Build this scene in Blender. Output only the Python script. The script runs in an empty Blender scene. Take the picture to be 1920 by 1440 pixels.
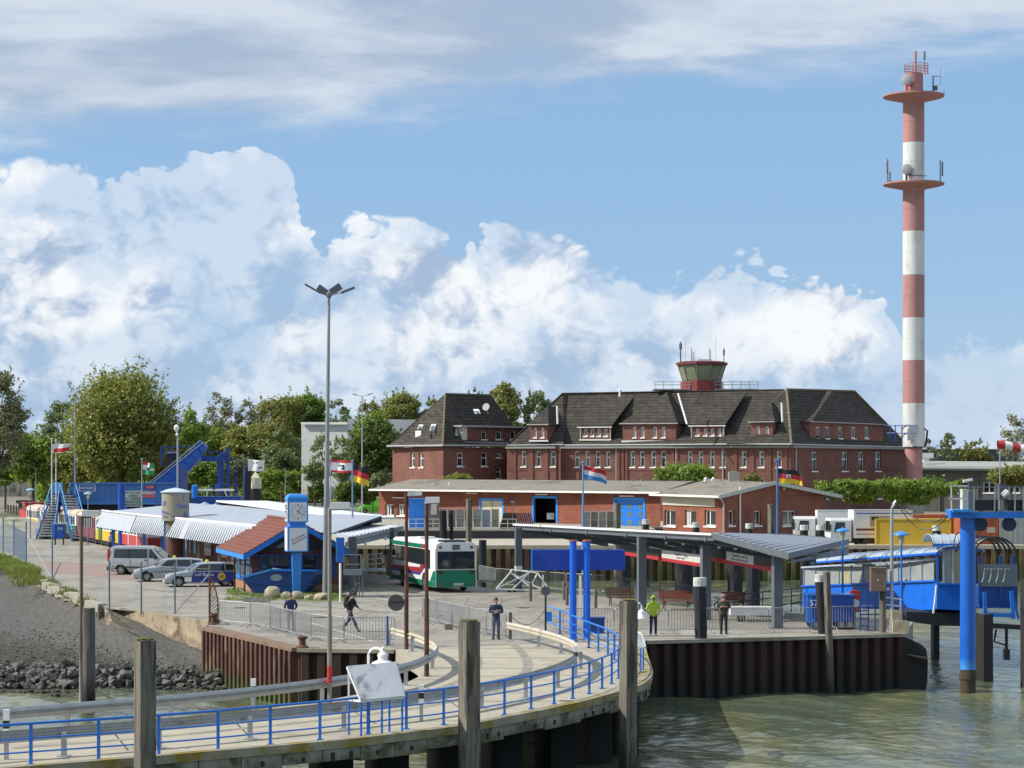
import bpy,bmesh,math,random
from math import sin,cos,pi,radians,atan2,hypot
from mathutils import Vector,Matrix,Euler
random.seed(7)
scene=bpy.context.scene
COL=scene.collection
# ------------------------------------------------ camera, sky, sun, exposure
F,H,HY=4200.0,7.3,872.0            # focal length in photo pixels, eye height, horizon row
cam=bpy.data.cameras.new('camera');camo=bpy.data.objects.new('camera',cam);COL.objects.link(camo)
camo.location=(0,0,H);camo.rotation_euler=(pi/2,0,0)
cam.sensor_width=36;cam.lens=F/1920*36;cam.shift_y=(HY-720)/1920
cam.clip_start=1;cam.clip_end=20000
scene.camera=camo
scene.view_settings.view_transform='Standard';scene.view_settings.look='None'
scene.view_settings.gamma=1;scene.view_settings.use_curve_mapping=False
scene.view_settings.exposure=0.1
SUN_AZ,SUN_EL=radians(-95),radians(40)   # azimuth clockwise from the view direction (+Y)
sun=bpy.data.lights.new('sun','SUN');sun.energy=4.9;sun.angle=radians(0.5);sun.color=(1,.95,.87)
suno=bpy.data.objects.new('sun',sun);COL.objects.link(suno)
_sd=Vector((cos(SUN_EL)*sin(SUN_AZ),cos(SUN_EL)*cos(SUN_AZ),sin(SUN_EL)))
suno.rotation_euler=_sd.to_track_quat('Z','Y').to_euler();suno.location=(-50,100,80)
class NT:
    def __init__(s,tree): s.t=tree
    def n(s,typ,**kw):
        nd=s.t.nodes.new(typ)
        for k,v in kw.items():
            if k.startswith('i_'):
                key=k[2:]
                key=int(key) if key.isdigit() else key.replace('_',' ')
                s.put(nd.inputs[key],v)
            else: setattr(nd,k,v)
        return nd
    def put(s,inp,v):
        if isinstance(v,bpy.types.NodeSocket): s.t.links.new(v,inp)
        elif isinstance(v,(tuple,list)) and len(v) == 3 and inp.type == 'RGBA': inp.default_value=(*v,1)
        else: inp.default_value=v
    def m(s,op,a,b=0.0,c=0.0,clamp=False):
        nd=s.t.nodes.new('ShaderNodeMath');nd.operation=op;nd.use_clamp=clamp
        for i,v in enumerate((a,b,c)): s.put(nd.inputs[i],v)
        return nd.outputs[0]
    def v(s,op,a,b=(0,0,0),sc=None):
        nd=s.t.nodes.new('ShaderNodeVectorMath');nd.operation=op
        s.put(nd.inputs[0],a);s.put(nd.inputs[1],b)
        if sc is not None: s.put(nd.inputs['Scale'],sc)
        return nd.outputs['Value'] if op in ('DOT_PRODUCT','LENGTH') else nd.outputs[0]
    def mix(s,f,a,b,mode='MIX'):
        nd=s.t.nodes.new('ShaderNodeMix');nd.data_type='RGBA';nd.blend_type=mode
        s.put(nd.inputs[0],f);s.put(nd.inputs[6],a);s.put(nd.inputs[7],b)
        return nd.outputs[2]
    def rng(s,x,a,b,c=0.0,d=1.0,smooth=False):
        nd=s.t.nodes.new('ShaderNodeMapRange');nd.interpolation_type='SMOOTHSTEP' if smooth else 'LINEAR'
        s.put(nd.inputs[0],x)
        for i,v in enumerate((a,b,c,d)): s.put(nd.inputs[i+1],v)
        return nd.outputs[0]
    def noise(s,vec,scale,detail=3,rough=.55,dist=0.0):
        nd=s.t.nodes.new('ShaderNodeTexNoise')
        s.put(nd.inputs['Vector'],vec);nd.inputs['Scale'].default_value=scale
        nd.inputs['Detail'].default_value=detail;nd.inputs['Roughness'].default_value=rough
        nd.inputs['Distortion'].default_value=dist
        return nd.outputs[0]
    def vor(s,vec,scale,detail=0,rough=.5,feature='F1',rnd=1.0):
        nd=s.t.nodes.new('ShaderNodeTexVoronoi');nd.feature=feature;nd.normalize=True
        s.put(nd.inputs['Vector'],vec);nd.inputs['Scale'].default_value=scale
        nd.inputs['Detail'].default_value=detail;nd.inputs['Roughness'].default_value=rough
        nd.inputs['Randomness'].default_value=rnd
        return nd
    def comb(s,x,y,z):
        nd=s.t.nodes.new('ShaderNodeCombineXYZ')
        for i,v in enumerate((x,y,z)): s.put(nd.inputs[i],v)
        return nd.outputs[0]
def make_sky():
    w=bpy.data.worlds.new('World');scene.world=w;w.use_nodes=True
    t=w.node_tree;t.nodes.clear();N=NT(t)
    sky=N.n('ShaderNodeTexSky',sky_type='NISHITA',sun_disc=False,sun_elevation=SUN_EL,sun_rotation=SUN_AZ,
              air_density=1.0,dust_density=0.3,ozone_density=2.0)
    tc=N.n('ShaderNodeTexCoord');D=tc.outputs['Generated']
    sep=N.n('ShaderNodeSeparateXYZ');N.put(sep.inputs[0],D)
    x,y,z=sep.outputs
    az=N.m('ARCTAN2',x,y);el=N.m('ARCSINE',z)
    # bluer air than the pale low band of the sky model
    blue=N.mix(N.rng(el,0.0,.22,.75,.62),sky.outputs[0],(2.75,4.85,7.9))
    haze=N.mix(N.rng(el,-.02,.10,.60,0,True),blue,(4.8,6.1,8.0))
    # ---- cumulus bank: height of the cloud tops over the azimuth
    fc=N.n('ShaderNodeFloatCurve');cv=fc.mapping.curves[0]
    pts=[(-960,545),(-800,530),(-660,555),(-525,572),(-420,540),(-350,420),(-300,450),(-230,440),(-150,440),(-85,425),
           (-40,448),(60,462),(120,455),(190,400),(300,375),(400,400),(480,385),(580,365),(680,350),(735,245),(840,225),(960,245)]
    P=[((a+2100)/4200,b/800) for a,b in [(-2100,480),(-1500,380)]+pts+[(1400,330),(2100,280)]]
    cv.points[0].location=P[0];cv.points[1].location=P[-1]
    for p in P[1:-1]: cv.points.new(*p)
    fc.mapping.update()
    N.put(fc.inputs['Value'],N.m('MULTIPLY_ADD',az,1.0,.5))
    top=N.m('MULTIPLY',fc.outputs[0],800/4200)
    def field(vec):
        # cauliflower heads: warped cells of several sizes
        wv=N.n('ShaderNodeTexNoise');N.put(wv.inputs['Vector'],vec);wv.inputs['Scale'].default_value=26;wv.inputs['Detail'].default_value=4
        warp=N.v('ADD',vec,N.v('SCALE',N.v('SUBTRACT',wv.outputs['Color'],(.5,.5,.5)),sc=.035))
        a=N.m('SUBTRACT',1.0,N.vor(warp,20,0,.5,'SMOOTH_F1').outputs['Distance'])
        b=N.m('SUBTRACT',1.0,N.vor(warp,52,2.5,.62).outputs['Distance'])
        c=N.noise(warp,9,5,.6)
        return a,b,c,warp
    vec=N.v('MULTIPLY',D,(1,1,1.25))
    a,b,c,warp=field(vec)
    off=N.v('ADD',vec,(-.0075,0,.0105))
    a2,b2,c2,_=field(off)
    f1=N.m('ADD',N.m('MULTIPLY',a,.50),N.m('ADD',N.m('MULTIPLY',b,.50),N.m('MULTIPLY',c,.50)))
    f2=N.m('ADD',N.m('MULTIPLY',a2,.50),N.m('ADD',N.m('MULTIPLY',b2,.50),N.m('MULTIPLY',c2,.50)))
    hgt=N.m('SUBTRACT',top,el)
    dens=N.m('ADD',hgt,N.m('MULTIPLY',N.m('SUBTRACT',f1,1.01),.105))
    edge=N.rng(N.noise(vec,14,2),.35,.65,.0015,.007)
    cum=N.m('MULTIPLY',N.rng(dens,0.0,edge,0,1,True),N.rng(hgt,-.0065,-.004,0,1,True))
    # holes and soft lower parts
    low=N.rng(N.m('ADD',el,N.m('MULTIPLY',N.m('SUBTRACT',N.noise(vec,11,5,.6),.5),.16)),.010,.075,0,1,True)
    hol=N.rng(N.m('ADD',N.noise(N.v('ADD',vec,(3,1,2)),13,6,.6),N.m('MULTIPLY',hgt,1.2)),.42,.60,.35,1,True)
    # light: difference of the field towards the sun plus depth below the top
    d=N.m('SUBTRACT',f1,f2)
    far=N.v('ADD',warp,(-.016,0,.020))
    a3=N.m('SUBTRACT',1.0,N.vor(far,20,0,.5,'SMOOTH_F1').outputs['Distance'])
    lobe=N.m('SUBTRACT',a,a3)
    sp=N.v('ADD',warp,(.7,.3,.2))
    e1=N.m('SUBTRACT',N.vor(N.v('ADD',sp,(-.008,0,.011)),34,1,.5,'SMOOTH_F1').outputs['Distance'],N.vor(sp,34,1,.5,'SMOOTH_F1').outputs['Distance'])
    lit=N.m('ADD',N.m('MULTIPLY',d,2.3),N.m('SUBTRACT',.68,N.m('MULTIPLY',N.rng(hgt,0.010,.11,0,1,True),.30)))
    lit=N.m('ADD',lit,N.m('ADD',N.m('MULTIPLY',lobe,1.1),N.m('MULTIPLY',e1,1.0)))
    lit=N.m('ADD',lit,N.m('ADD',N.m('MULTIPLY',N.m('SUBTRACT',c,.5),.9),N.m('MULTIPLY',N.m('SUBTRACT',b,.6),.7)),clamp=True)
    fine=N.noise(N.v('ADD',warp,(.2,.9,.4)),24,7,.66,.4);fine2=N.noise(N.v('ADD',vec,(-.006,0,.008)),60,5,.6)
    lit=N.m('ADD',lit,N.m('ADD',N.m('MULTIPLY',N.m('SUBTRACT',fine,.5),1.5),N.m('MULTIPLY',N.m('SUBTRACT',fine2,.5),.45)),clamp=True)
    ccol=N.mix(N.rng(lit,.15,.85,0,1,True),(.36,.475,.65),(.88,.90,.93))
    cden=N.m('MULTIPLY',cum,N.m('MULTIPLY',N.m('MAXIMUM',low,.55),N.m('MAXIMUM',hol,.45)),clamp=True)
    # ---- high streaky layer
    sv=N.v('MULTIPLY',D,(1,1,4.2))
    s1=N.noise(sv,7.5,7,.58,.25)
    s2=N.noise(N.v('ADD',sv,(5,2,1)),2.6,3,.5)
    hi=N.rng(N.m('ADD',el,N.m('MULTIPLY',az,-.085)),.128,.185,-.26,.34)
    st=N.m('ADD',N.m('ADD',N.m('MULTIPLY',s1,.85),N.m('MULTIPLY',s2,.35)),hi)
    sden=N.m('MULTIPLY',N.rng(st,.60,.90,0,1,True),N.rng(el,.09,.135,0,.92,True))
    scol=N.mix(N.rng(s1,.38,.62,0,1,True),(.38,.47,.61),(.64,.70,.79))
    bg=N.n('ShaderNodeBackground',i_Color=haze,i_Strength=.10)
    b1=N.n('ShaderNodeBackground',i_Color=scol,i_Strength=1.0)
    b2_=N.n('ShaderNodeBackground',i_Color=ccol,i_Strength=1.0)
    m1=N.n('ShaderNodeMixShader');N.put(m1.inputs[0],sden);N.put(m1.inputs[1],bg.outputs[0]);N.put(m1.inputs[2],b1.outputs[0])
    m2=N.n('ShaderNodeMixShader');N.put(m2.inputs[0],cden);N.put(m2.inputs[1],m1.outputs[0]);N.put(m2.inputs[2],b2_.outputs[0])
    out=N.n('ShaderNodeOutputWorld');N.put(out.inputs[0],m2.outputs[0])
    w.cycles.sampling_method='MANUAL';w.cycles.sample_map_resolution=512
make_sky()
import numpy as np
def G(x,y,z=0.0):
    s=(y-HY)/(H-z);return Vector(((x-960)/s,F/s,z))
def P(x,y,Y): return Vector(((x-960)*Y/F,Y,H-(y-HY)*Y/F))
# ------------------------------------------------ materials
MATS={}
def mat(name,col=None,rough=.6,metal=0.0,var=.14,sc=1.5,bump=0.0,bsc=30,col2=None,f2=(.5,.68),sc2=.6,grad=None,spec=.5,
        emit=None,stretch=None,coat=0.0):
    if name in MATS: return MATS[name]
    m=bpy.data.materials.new(name);m.use_nodes=True;t=m.node_tree;N=NT(t)
    b=t.nodes['Principled BSDF'];MATS[name]=m
    geo=N.n('ShaderNodeNewGeometry');pos=geo.outputs['Position']
    if stretch: pos=N.v('MULTIPLY',pos,stretch)
    c=tuple(col)
    n1=N.noise(pos,sc,5,.62)
    k=N.rng(n1,.28,.72,1-var,1+var)
    cc=N.mix(1.0,c,N.comb(k,k,k),'MULTIPLY')
    if col2 is not None:
        n2=N.noise(N.v('ADD',pos,(17,3,5)),sc2,6,.65,.3)
        cc=N.mix(N.rng(n2,f2[0],f2[1],0,1,True),cc,col2)
    if grad is not None:
        sep=N.n('ShaderNodeSeparateXYZ');N.put(sep.inputs[0],geo.outputs['Position'])
        zz=N.m('ADD',sep.outputs[2],N.m('MULTIPLY',N.m('SUBTRACT',N.noise(N.v('MULTIPLY',geo.outputs['Position'],(1,1,.25)),2.2,5,.7),.5),1.6*abs(grad[1]-grad[0])))
        cc=N.mix(N.rng(zz,grad[0],grad[1],1,0),cc,grad[2])
    N.put(b.inputs['Base Color'],cc)
    b.inputs['Metallic'].default_value=metal
    N.put(b.inputs['Roughness'],N.rng(n1,.3,.7,max(.02,rough-.1),min(1,rough+.1)))
    b.inputs['Specular IOR Level'].default_value=spec
    b.inputs['Coat Weight'].default_value=coat
    if bump:
        bp=N.n('ShaderNodeBump',i_Strength=bump,i_Distance=.03)
        N.put(bp.inputs['Height'],N.noise(pos,bsc,4,.6));N.put(b.inputs['Normal'],bp.outputs[0])
    if emit:
        N.put(b.inputs['Emission Color'],emit[0]);b.inputs['Emission Strength'].default_value=emit[1]
    return m
def brickmat(name,a,b_,mortar,sc=1.0,var=.25,w=.25,h=.08):
    m=bpy.data.materials.new(name);m.use_nodes=True;N=NT(m.node_tree);MATS[name]=m
    bs=m.node_tree.nodes['Principled BSDF']
    geo=N.n('ShaderNodeNewGeometry');s=N.n('ShaderNodeSeparateXYZ');N.put(s.inputs[0],geo.outputs['Position'])
    uv=N.comb(N.m('ADD',s.outputs[0],N.m('MULTIPLY',s.outputs[1],.73)),s.outputs[2],0)
    br=N.n('ShaderNodeTexBrick');N.put(br.inputs['Vector'],uv)
    for k,v in (('Color1',(*a,1)),('Color2',(*b_,1)),('Mortar',(*mortar,1)),('Scale',sc),('Mortar Size',.012),('Brick Width',w),('Row Height',h),('Bias',0.0)):
        br.inputs[k].default_value=v
    n=N.noise(geo.outputs['Position'],.35,6,.7);k=N.rng(n,.3,.7,1-var,1+var)
    n2=N.noise(N.v('MULTIPLY',geo.outputs['Position'],(1,1,2.4)),3.2,5,.75);k2=N.rng(n2,.3,.7,1-var*.75,1+var*.75)
    c=N.mix(1.0,br.outputs[0],N.comb(k,k,k),'MULTIPLY');c=N.mix(1.0,c,N.comb(k2,k2,k2),'MULTIPLY')
    N.put(bs.inputs['Base Color'],c);bs.inputs['Roughness'].default_value=.9;bs.inputs['Specular IOR Level'].default_value=.2
    return m
def tilemat(name,a,b_,moss,row=.34,mossf=(.55,.72)):
    # roof tiles in courses that follow the height of the slope
    m=bpy.data.materials.new(name);m.use_nodes=True;N=NT(m.node_tree);MATS[name]=m
    bs=m.node_tree.nodes['Principled BSDF']
    geo=N.n('ShaderNodeNewGeometry');s=N.n('ShaderNodeSeparateXYZ');N.put(s.inputs[0],geo.outputs['Position'])
    uv=N.comb(N.m('ADD',s.outputs[0],N.m('MULTIPLY',s.outputs[1],.45)),s.outputs[2],0)
    br=N.n('ShaderNodeTexBrick');N.put(br.inputs['Vector'],uv)
    for k,v in (('Color1',(*a,1)),('Color2',(*b_,1)),('Mortar',(a[0]*.22,a[1]*.22,a[2]*.22,1)),('Scale',1.0),('Mortar Size',.035),('Brick Width',.9),('Row Height',row),('Bias',0.0),('Mortar Smooth',.3)):
        br.inputs[k].default_value=v
    n=N.noise(N.v('MULTIPLY',geo.outputs['Position'],(1,1,1.6)),.9,8,.72);k=N.rng(n,.3,.7,.6,1.45)
    c=N.mix(1.0,br.outputs[0],N.comb(k,k,k),'MULTIPLY')
    n2=N.noise(N.v('ADD',geo.outputs['Position'],(9,4,2)),.35,7,.7)
    c=N.mix(N.rng(n2,mossf[0],mossf[1],0,.8,True),c,moss)
    N.put(bs.inputs['Base Color'],c);bs.inputs['Roughness'].default_value=.8;bs.inputs['Specular IOR Level'].default_value=.25
    bp=N.n('ShaderNodeBump',i_Strength=.6,i_Distance=.05);N.put(bp.inputs['Height'],br.outputs['Fac']);bp.invert=True
    N.put(bs.inputs['Normal'],bp.outputs[0])
    return m
def glassmat(name,col,rough=.05,trans=0.0,spec=.9):
    m=bpy.data.materials.new(name);m.use_nodes=True;b=m.node_tree.nodes['Principled BSDF'];MATS[name]=m
    b.inputs['Base Color'].default_value=(*col,1);b.inputs['Roughness'].default_value=rough
    b.inputs['Specular IOR Level'].default_value=spec;b.inputs['Transmission Weight'].default_value=trans
    b.inputs['IOR'].default_value=1.45
    return m
def leafmat(name,a,b_,c_):
    m=bpy.data.materials.new(name);m.use_nodes=True;t=m.node_tree;N=NT(t);t.nodes.clear();MATS[name]=m
    geo=N.n('ShaderNodeNewGeometry')
    n=N.noise(geo.outputs['Position'],.33,3,.6)
    col=N.mix(N.rng(geo.outputs['Random Per Island'],0,1,0,1),a,b_)
    col=N.mix(N.rng(n,.42,.66,0,.75,True),col,c_)
    k=N.rng(geo.outputs['Random Per Island'],0,1,1.15,1.95)
    col=N.mix(1.0,col,N.comb(k,k,k),'MULTIPLY')
    d=N.n('ShaderNodeBsdfDiffuse');N.put(d.inputs[0],col)
    tr=N.n('ShaderNodeBsdfTranslucent');N.put(tr.inputs[0],N.mix(.35,col,(.35,.4,.03)))
    g=N.n('ShaderNodeBsdfGlossy');g.inputs['Roughness'].default_value=.5;g.inputs['Color'].default_value=(.5,.5,.45,1)
    mx=N.n('ShaderNodeMixShader',i_0=.38);N.put(mx.inputs[1],d.outputs[0]);N.put(mx.inputs[2],tr.outputs[0])
    m2=N.n('ShaderNodeMixShader',i_0=.05);N.put(m2.inputs[1],mx.outputs[0]);N.put(m2.inputs[2],g.outputs[0])
    o=N.n('ShaderNodeOutputMaterial');N.put(o.inputs[0],m2.outputs[0])
    return m
# ------------------------------------------------ mesh builder
ROOTM={}
def rootof(o):
    while o.parent: o=o.parent
    return o
class MB:
    def __init__(s): s.v=[];s.f=[];s.mi=[];s.m=0
    def face(s,pts,m=None):
        i=len(s.v);s.v += [tuple(p) for p in pts];s.f.append(tuple(range(i,i+len(pts))));s.mi.append(s.m if m is None else m);return s
    def add(s,vs,fs,m=None):
        i=len(s.v);s.v += [tuple(p) for p in vs]
        for f in fs: s.f.append(tuple(i+k for k in f));s.mi.append(s.m if m is None else m)
        return s
    def box(s,c,d,rz=0,m=None,tilt=None):
        x,y,z=d[0]/2,d[1]/2,d[2]/2
        vs=[Vector((a*x,b*y,c_*z)) for c_ in (-1,1) for a,b in ((-1,-1),(1,-1),(1,1),(-1,1))]
        R=Euler((0,0,rz)).to_matrix() if tilt is None else Euler((tilt[0],tilt[1],rz)).to_matrix()
        vs=[R @ p+Vector(c) for p in vs]
        return s.add(vs,[(3,2,1,0),(4,5,6,7),(0,1,5,4),(1,2,6,5),(2,3,7,6),(3,0,4,7)],m)
    def bx(s,x0,x1,y0,y1,z0,z1,m=None): return s.box(((x0+x1)/2,(y0+y1)/2,(z0+z1)/2),(abs(x1-x0),abs(y1-y0),abs(z1-z0)),m=m)
    def _fr(s,d):
        d=Vector(d).normalized();u=Vector((0,0,1)) if abs(d.z) < .95 else Vector((0,1,0))
        a=d.cross(u).normalized();return d,a,a.cross(d).normalized()
    def bar(s,p,q,w,h,m=None):
        p,q=Vector(p),Vector(q);d,a,b=s._fr(q-p)
        vs=[o+a*x*w/2+b*y*h/2 for o in (p,q) for x,y in ((-1,-1),(1,-1),(1,1),(-1,1))]
        return s.add(vs,[(3,2,1,0),(4,5,6,7),(0,1,5,4),(1,2,6,5),(2,3,7,6),(3,0,4,7)],m)
    def tube(s,p,q,r,r2=None,n=8,m=None,caps=True):
        r2=r if r2 is None else r2;p,q=Vector(p),Vector(q);d,a,b=s._fr(q-p)
        vs=[o+(a*cos(t)+b*sin(t))*rr for o,rr in ((p,r),(q,r2)) for t in [2*pi*k/n for k in range(n)]]
        fs=[(k,(k+1) % n,n+(k+1) % n,n+k) for k in range(n)]
        if caps: fs += [tuple(range(n-1,-1,-1)),tuple(range(n,2*n))]
        return s.add(vs,fs,m)
    def path(s,pts,r,n=6,m=None,closed=False):
        pts=[Vector(p) for p in pts];k=len(pts);vs=[]
        for i,p in enumerate(pts):
            q=pts[(i+1) % k] if closed else pts[min(i+1,k-1)];o=pts[i-1] if (closed or i) else pts[0]
            d,a,b=s._fr(q-o);vs += [p+(a*cos(t)+b*sin(t))*r for t in [2*pi*j/n for j in range(n)]]
        fs=[]
        for i in range(k if closed else k-1):
            i2=(i+1) % k;fs += [(i*n+j,i*n+(j+1) % n,i2*n+(j+1) % n,i2*n+j) for j in range(n)]
        if not closed: fs += [tuple(range(n-1,-1,-1)),tuple(range((k-1)*n,k*n))]
        return s.add(vs,fs,m)
    def prism(s,poly,z0,z1,m=None):
        n=len(poly);vs=[(p[0],p[1],z0) for p in poly]+[(p[0],p[1],z1) for p in poly]
        return s.add(vs,[tuple(range(n-1,-1,-1)),tuple(range(n,2*n))]+[(k,(k+1) % n,n+(k+1) % n,n+k) for k in range(n)],m)
    def extr(s,poly,vec,m=None):
        n=len(poly);vec=Vector(vec);vs=[Vector(p) for p in poly];vs += [p+vec for p in vs]
        return s.add(vs,[tuple(range(n-1,-1,-1)),tuple(range(n,2*n))]+[(k,(k+1) % n,n+(k+1) % n,n+k) for k in range(n)],m)
    def lathe(s,c,prof,n=16,m=None,caps=True):
        c=Vector(c);vs=[c+Vector((r*cos(2*pi*k/n),r*sin(2*pi*k/n),z)) for r,z in prof for k in range(n)]
        fs=[(i*n+k,i*n+(k+1) % n,(i+1)*n+(k+1) % n,(i+1)*n+k) for i in range(len(prof)-1) for k in range(n)]
        if caps: fs += [tuple(range(n-1,-1,-1)),tuple(range((len(prof)-1)*n,len(prof)*n))]
        return s.add(vs,fs,m)
    def loft(s,rows,m=None,closed=False):
        n=len(rows[0]);vs=[p for r in rows for p in r];k=n if closed else n-1
        return s.add(vs,[(i*n+j,i*n+(j+1) % n,(i+1)*n+(j+1) % n,(i+1)*n+j) for i in range(len(rows)-1) for j in range(k)],m)
    def disc(s,c,nrm,r,n=20,th=.02,m=None):
        nrm=Vector(nrm).normalized();return s.tube(Vector(c)-nrm*th/2,Vector(c)+nrm*th/2,r,r,n,m)
    def rock(s,c,d,rnd,m=None):
        ico=_ICO;R=Euler((rnd.uniform(0,6),rnd.uniform(0,6),rnd.uniform(0,6))).to_matrix()
        vs=[]
        for p in ico[0]:
            q=R @ (p*rnd.uniform(.72,1.12));vs.append((c[0]+q.x*d[0],c[1]+q.y*d[1],c[2]+q.z*d[2]))
        return s.add(vs,ico[1],m)
    def build(s,name,mats,parent=None,world=False,smooth=False,kind=None,label=None,angle=35):
        me=bpy.data.meshes.new(name);vs=s.v
        if world and parent is not None:
            Mi=ROOTM[rootof(parent).name].inverted();vs=[tuple(Mi @ Vector(p)) for p in vs]
        me.from_pydata(vs,[],s.f)
        if not isinstance(mats,(list,tuple)): mats=[mats]
        for m in mats: me.materials.append(m)
        me.polygons.foreach_set('material_index',s.mi)
        if smooth: me.shade_smooth();me.set_sharp_from_angle(angle=radians(angle))
        me.update();o=bpy.data.objects.new(name,me);COL.objects.link(o)
        if parent is not None: o.parent=parent
        if kind: o['kind']=kind
        if label: o['label']=label
        return o
_b=bmesh.new();bmesh.ops.create_icosphere(_b,subdivisions=1,radius=1);_b.verts.ensure_lookup_table()
_ICO=([v.co.copy() for v in _b.verts],[tuple(v.index for v in f.verts) for f in _b.faces]);_b.free()
def tag(o,label,cat,group=None):
    o['label']=label;o['category']=cat
    if group: o['group']=group
    return o
def thing(name,label,cat,loc=(0,0,0),rz=0.0,group=None):
    o=bpy.data.objects.new(name,None);COL.objects.link(o);o.empty_display_size=.3
    o.location=loc;o.rotation_euler=(0,0,rz)
    ROOTM[o.name]=Matrix.Translation(Vector(loc)) @ Matrix.Rotation(rz,4,'Z')
    return tag(o,label,cat,group)
def single(mb,name,mats,label,cat,loc,rz=0,group=None,smooth=False):
    """a thing that is one mesh, its verts given in its own frame"""
    o=mb.build(name,mats,smooth=smooth);o.location=loc;o.rotation_euler=(0,0,rz);return tag(o,label,cat,group)
def copy_tree(o,loc,rz=0,label=None):
    c=o.copy();COL.objects.link(c);c.location=loc;c.rotation_euler=(0,0,rz)
    if label: c['label']=label
    ROOTM[c.name]=Matrix.Translation(Vector(loc)) @ Matrix.Rotation(rz,4,'Z')
    def rec(a,b):
        for ch in [x for x in a.children]:
            d=ch.copy();COL.objects.link(d);d.parent=b;rec(ch,d)
    rec(o,c);return c
def sheet(name,poly,z,m,kind='structure',parent=None):
    from mathutils.geometry import tessellate_polygon
    vs=[Vector((p[0],p[1],z)) for p in poly];tr=tessellate_polygon([vs]);mb=MB()
    fs=[]
    for a,b,c in tr:
        nz=(vs[b]-vs[a]).cross(vs[c]-vs[a]).z
        fs.append((a,b,c) if nz > 0 else (a,c,b))
    mb.add(vs,fs);return mb.build(name,m,kind=kind,parent=parent)
def text(s,size,pos,ux,uz,m,parent,name='lettering',world=False,depth=.01,align='CENTER'):
    """raised lettering: pos = middle, ux = reading direction, uz = up"""
    cu=bpy.data.curves.new(name,'FONT');cu.body=s;cu.size=size;cu.extrude=depth;cu.align_x=align;cu.align_y='CENTER';cu.resolution_u=2
    o=bpy.data.objects.new(name,cu);COL.objects.link(o);dg=bpy.context.evaluated_depsgraph_get()
    me=bpy.data.meshes.new_from_object(o.evaluated_get(dg));bpy.data.objects.remove(o)
    ux=Vector(ux).normalized();uz=Vector(uz).normalized();n=ux.cross(uz)
    Mx=Matrix((ux,uz,n)).transposed().to_4x4();Mx.translation=Vector(pos)
    if world and parent is not None: Mx=ROOTM[rootof(parent).name].inverted() @ Mx
    me.transform(Mx);me.materials.clear();me.materials.append(m);me.name=name
    o=bpy.data.objects.new(name,me);COL.objects.link(o);o.parent=parent;return o
# common materials
WHITE=mat('white_paint',(.78,.79,.78),.45,var=.06)
WHITEDIRTY=mat('dirty_white_paint',(.66,.68,.68),.55,var=.12,col2=(.30,.31,.29),f2=(.56,.75),sc2=1.3)
BLUE=mat('blue_paint',(.012,.165,.60),.38,var=.10,col2=(.13,.07,.05),f2=(.64,.72),sc2=6.0)
BLUELIGHT=mat('light_blue_paint',(.03,.24,.66),.42,var=.1)
BLUEDARK=mat('dark_blue_paint',(.008,.055,.26),.45,var=.18,sc=.8)
STEEL=mat('grey_steel_paint',(.16,.19,.22),.5,var=.12)
GALV=mat('galvanised_steel',(.42,.44,.45),.42,metal=.55,var=.15,sc=6)
DARK=mat('black_paint',(.012,.013,.016),.5,var=.2)
RUST=mat('rusty_iron',(.115,.05,.03),.85,var=.35,sc=4,bump=.3,col2=(.05,.025,.02),f2=(.45,.65),sc2=3)
CONC=mat('weathered_concrete',(.36,.335,.275),.85,var=.16,sc=1.2,bump=.2,col2=(.22,.205,.16),f2=(.5,.8),sc2=.8)
TIMBER=mat('weathered_timber',(.155,.14,.11),.9,var=.55,sc=9,stretch=(1,1,.10),bump=1.0,bsc=16,col2=(.06,.052,.042),f2=(.50,.62),sc2=5,grad=(-2.4,-.9,(.03,.031,.024)))
REDP=mat('red_paint',(.45,.035,.03),.45,var=.12)
YELLOW=mat('yellow_paint',(.62,.40,.02),.5,var=.08)
RUBBER=mat('rubber',(.02,.02,.02),.75,var=.1)
GLASS=glassmat('dark_glass',(.012,.017,.02),.06)
GLASSL=glassmat('pale_glass',(.12,.17,.18),.08)
ROOFGREY=mat('grey_metal_roof',(.22,.25,.29),.5,var=.08,sc=.6,col2=(.24,.26,.28),f2=(.5,.7),sc2=.3)
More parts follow.
